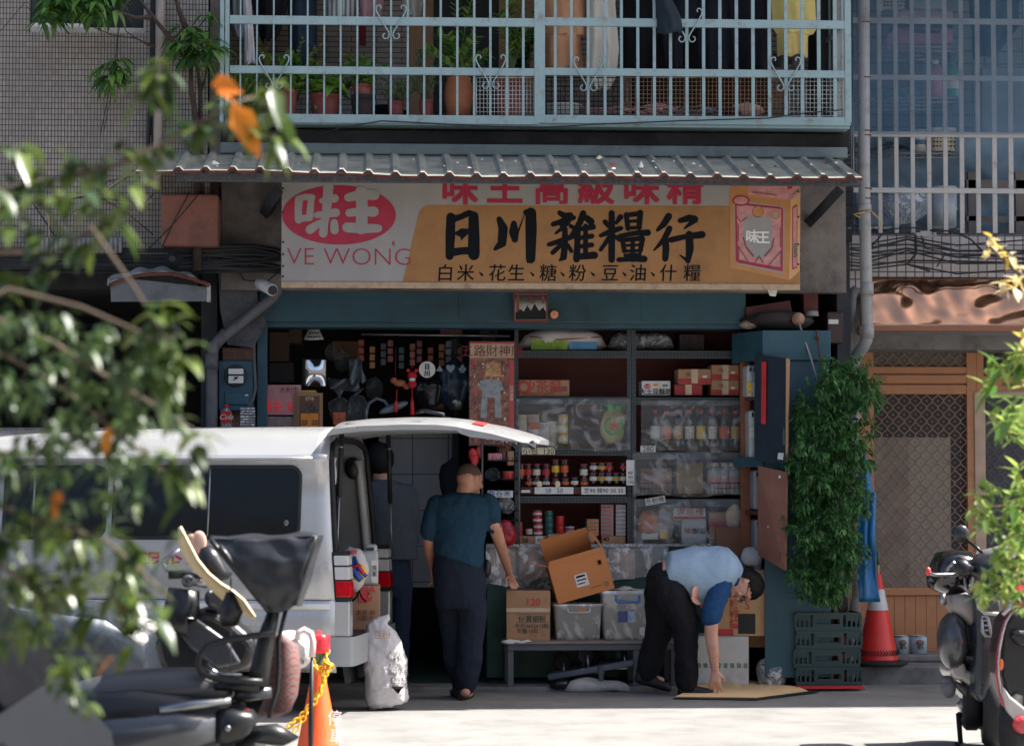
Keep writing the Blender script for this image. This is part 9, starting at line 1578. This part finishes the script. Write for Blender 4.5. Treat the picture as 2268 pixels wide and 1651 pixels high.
# FOREGROUND FOLIAGE
L_big=leafm('leaf_front',srgb(40,64,40),srgb(96,112,44),rough=.32,trans=.3);L_sm=leafm('leaf_front_small',srgb(38,62,42),srgb(82,102,50),rough=.42,trans=.28);L_org=leafm('leaf_orange',srgb(232,156,44),srgb(220,120,40),rough=.4,trans=.4);L_lit=leafm('leaf_right',srgb(80,120,56),srgb(170,186,96),rough=.3,trans=.4);M_br=pm('branch_brown',srgb(96,82,70),rough=.9,var=.2)
ft=thing('street_tree','leafy street tree with yellowing leaves, out of focus at the left','tree',(P(-300,1651,5.2).x,5.2,0));r_=random.Random(5);tr=MB();lb=MB();ls=MB();lo=MB()
def S(u,v,d=0):return P(u,v,5.2+d)
t0=S(-260,900);tr.tube([(t0 .x,5.2,0),(t0 .x,5.2,.9),S(-230,900),S(-200,600)],[.06,.05,.04,.03],n=10)
BR=[([(-220,700),(-60,440),(60,410),(160,392),(260,365),(360,318),(450,268),(520,228),(560,215)],.012,.15),([(-220,760),(-40,560),(120,560),(220,500),(280,470),(330,440)],.008,.0),([(-220,820),(-20,700),(120,760),(260,850),(380,920),(440,960)],.010,-.15),([(-220,860),(0,780),(140,860),(260,960),(330,1010),(400,1090)],.009,-.1),([(-200,900),(0,1000),(120,1010),(240,960),(330,1000)],.009,.2),([(-220,950),(0,1120),(120,1160),(240,1200),(340,1290),(380,1330)],.010,-.2),([(-220,1000),(-20,1240),(80,1300),(160,1400),(260,1480)],.009,-.3),([(-200,640),(-40,520),(60,560),(120,620)],.008,.1),([(-220,760),(20,640),(180,680),(320,740),(380,800)],.008,-.2),([(200,500),(300,640),(350,720),(390,790)],.006,-.25)]
for pts,r0,d in BR:tr.tube([S(u,v,d+.05*math.sin(i))for i,(u,v)in enumerate(pts)],[r0*.7*(1-.65*i/(len(pts)-1))for i in range(len(pts))],n=7)
def cl(u,v,d,n,L,W,mb_,sp=1,dr=.5):
 p=S(u,v,d)
 for i in range(n):
  dd=Vector((r_.uniform(-1,1),r_.uniform(-1,1),r_.uniform(-.9,.7)))*sp;leaf(mb_,p+Vector((r_.uniform(-.01,.01),r_.uniform(-.02,.02),r_.uniform(-.01,.01))),dd,L*r_.uniform(.7,1.2),W*r_.uniform(.8,1.2),droop=dr)
for(u,v)in((600,190),(590,215),(610,250),(560,240),(520,240),(490,250),(470,270),(440,280),(410,290),(380,305),(350,320),(320,335),(290,350),(260,330),(240,360),(200,370),(160,380),(120,390),(90,380),(60,400),(20,410),(330,180),(345,160),(370,150),(310,215),(340,200),(150,350),(50,330),(10,330),(540,280),(620,290),(590,300)):cl(u,v,.15,4,.07,.034,lb)
for(u,v)in((0,420),(30,440),(70,430),(100,450),(140,440),(180,420),(210,450),(240,430),(60,470),(20,500),(90,520),(120,560),(60,560),(20,600),(150,520),(190,540),(230,500),(260,480),(200,480),(280,450),(60,620),(110,600),(10,660),(300,410)):cl(u,v,r_.uniform(-.1,.1),4,.066,.033,lb)
def blob(u0,u1,v0,v1,n,L,W,mb_,dens=1.0,d0=-.15):
 for k in range(n):
  u=r_.uniform(u0,u1);v=r_.uniform(v0,v1)
  if noise.noise(Vector((u*.02,v*.02,3.1)))<.02:continue
  cl(u,v,d0+r_.uniform(-.25,.25),4,L*.92,W*.85,mb_)
blob(-40,150,690,960,270,.036,.018,ls);blob(140,310,720,960,210,.036,.018,ls);blob(280,420,800,960,60,.045,.022,ls);blob(290,380,750,830,14,.05,.022,ls);blob(-40,260,960,1140,120,.045,.022,ls);blob(240,330,960,1130,36,.05,.022,ls);blob(-40,150,1140,1330,60,.06,.028,lb);blob(130,300,1160,1330,62,.058,.026,lb);blob(280,400,1180,1290,32,.05,.022,ls);blob(-40,100,1280,1420,36,.05,.024,lb);blob(120,220,1400,1540,24,.05,.024,lb);blob(160,250,1480,1570,20,.045,.022,lb)
for(u,v)in((400,1020),(395,1060),(420,1090),(430,980),(440,955),(330,1000),(370,1010)):cl(u,v,-.3,3,.065,.034,lb,dr=.5)
for(u,v)in((310,1330),(340,1380),(300,1300),(250,1380),(290,1420),(360,1350),(210,1350),(150,1330)):cl(u,v,-.3,3,.072,.034,lb,dr=.6)
for(u,v)in((320,740),(345,690),(380,720),(355,820),(400,780),(370,760),(330,700)):cl(u,v,-.3,4,.075,.04,lb,dr=.6)
p=S(515,232,.1);leaf(lo,p,(.5,0,-.75),.11,.06,droop=.25,up=(0,-1,.2));p=S(470,190,.1);leaf(lo,p,(.75,0,.15),.07,.05,droop=.4,up=(0,-1,.2));p=S(478,205,.1);leaf(lo,p,(.9,-.3,-.3),.05,.035)
for(u,v)in((240,945),(130,1085),(275,1320),(255,1450)):leaf(lo,S(u,v,-.3),(r_.uniform(-1,1),-.3,-.8),.05,.026)
tr.build('trunk',M_br,ft);lb.build('crown',L_big,ft);ls.build('small_leaves',L_sm,ft);lo.build('orange_leaves',L_org,ft)
rt=thing('roadside_shrub','sunlit yellow-green shrub at the right edge, out of focus','shrub',(P(2400,1651,9).x,9.0,0));tr=MB();ll=MB();lw=MB()
def S(u,v,d=0):return P(u,v,9.0+d)
b0=S(2420,1500);tr.tube([(b0 .x,9,0),(b0 .x,9,.5),S(2380,1100),S(2330,800),S(2290,600)],[.03,.026,.02,.014,.008],n=8)
for pts in([(2380,1200),(2300,1130),(2220,1120),(2150,1130)],[(2370,1000),(2300,980),(2240,960)],[(2340,900),(2280,860),(2220,850)],[(2390,1300),(2300,1260),(2220,1290),(2170,1310)],[(2320,720),(2260,610),(2190,545)],[(2300,640),(2250,600),(2230,560)]):tr.tube([S(u,v)for u,v in pts],[.012,.009,.006,.004][:len(pts)],n=6)
def cr_(u0,u1,v0,v1,n,L,W,mb_):
 for k in range(n):cl(r_.uniform(u0,u1),r_.uniform(v0,v1),r_.uniform(-.2,.2),5,L*.9,W*1.05,mb_,dr=.15)
cr_(2215,2300,745,800,7,.11,.03,ll);cr_(2190,2310,800,960,14,.12,.034,ll);cr_(2245,2310,960,1080,10,.1,.03,ll);cr_(2160,2300,1085,1190,40,.07,.026,ll);cr_(2200,2290,1190,1260,22,.07,.026,ll);cr_(2160,2230,1265,1335,14,.065,.024,ll);cr_(2230,2290,1240,1360,20,.06,.024,ll);cr_(2175,2215,530,560,3,.06,.028,lw);cr_(2205,2275,560,640,6,.07,.03,lw);cr_(2255,2290,740,760,3,.1,.03,lw)
tr.build('trunk',M_br,rt);ll.build('crown',L_lit,rt);lw.build('pale_leaves',leafm('leaf_white',srgb(214,206,170),srgb(206,170,60),rough=.4,trans=.4),rt)
# lettering becomes mesh
bpy.context.view_layer.update();dg=bpy.context.evaluated_depsgraph_get()
for o in[q for q in bpy.data.objects if q.type=='FONT']:
 me=bpy.data.meshes.new_from_object(o.evaluated_get(dg));nm_=o.name;n=bpy.data.objects.new('tmp',me);COL.objects.link(n);n.parent=o.parent;n.location=o.location;n.rotation_euler=o.rotation_euler;n.scale=o.scale;bpy.data.objects.remove(o);n.name=nm_
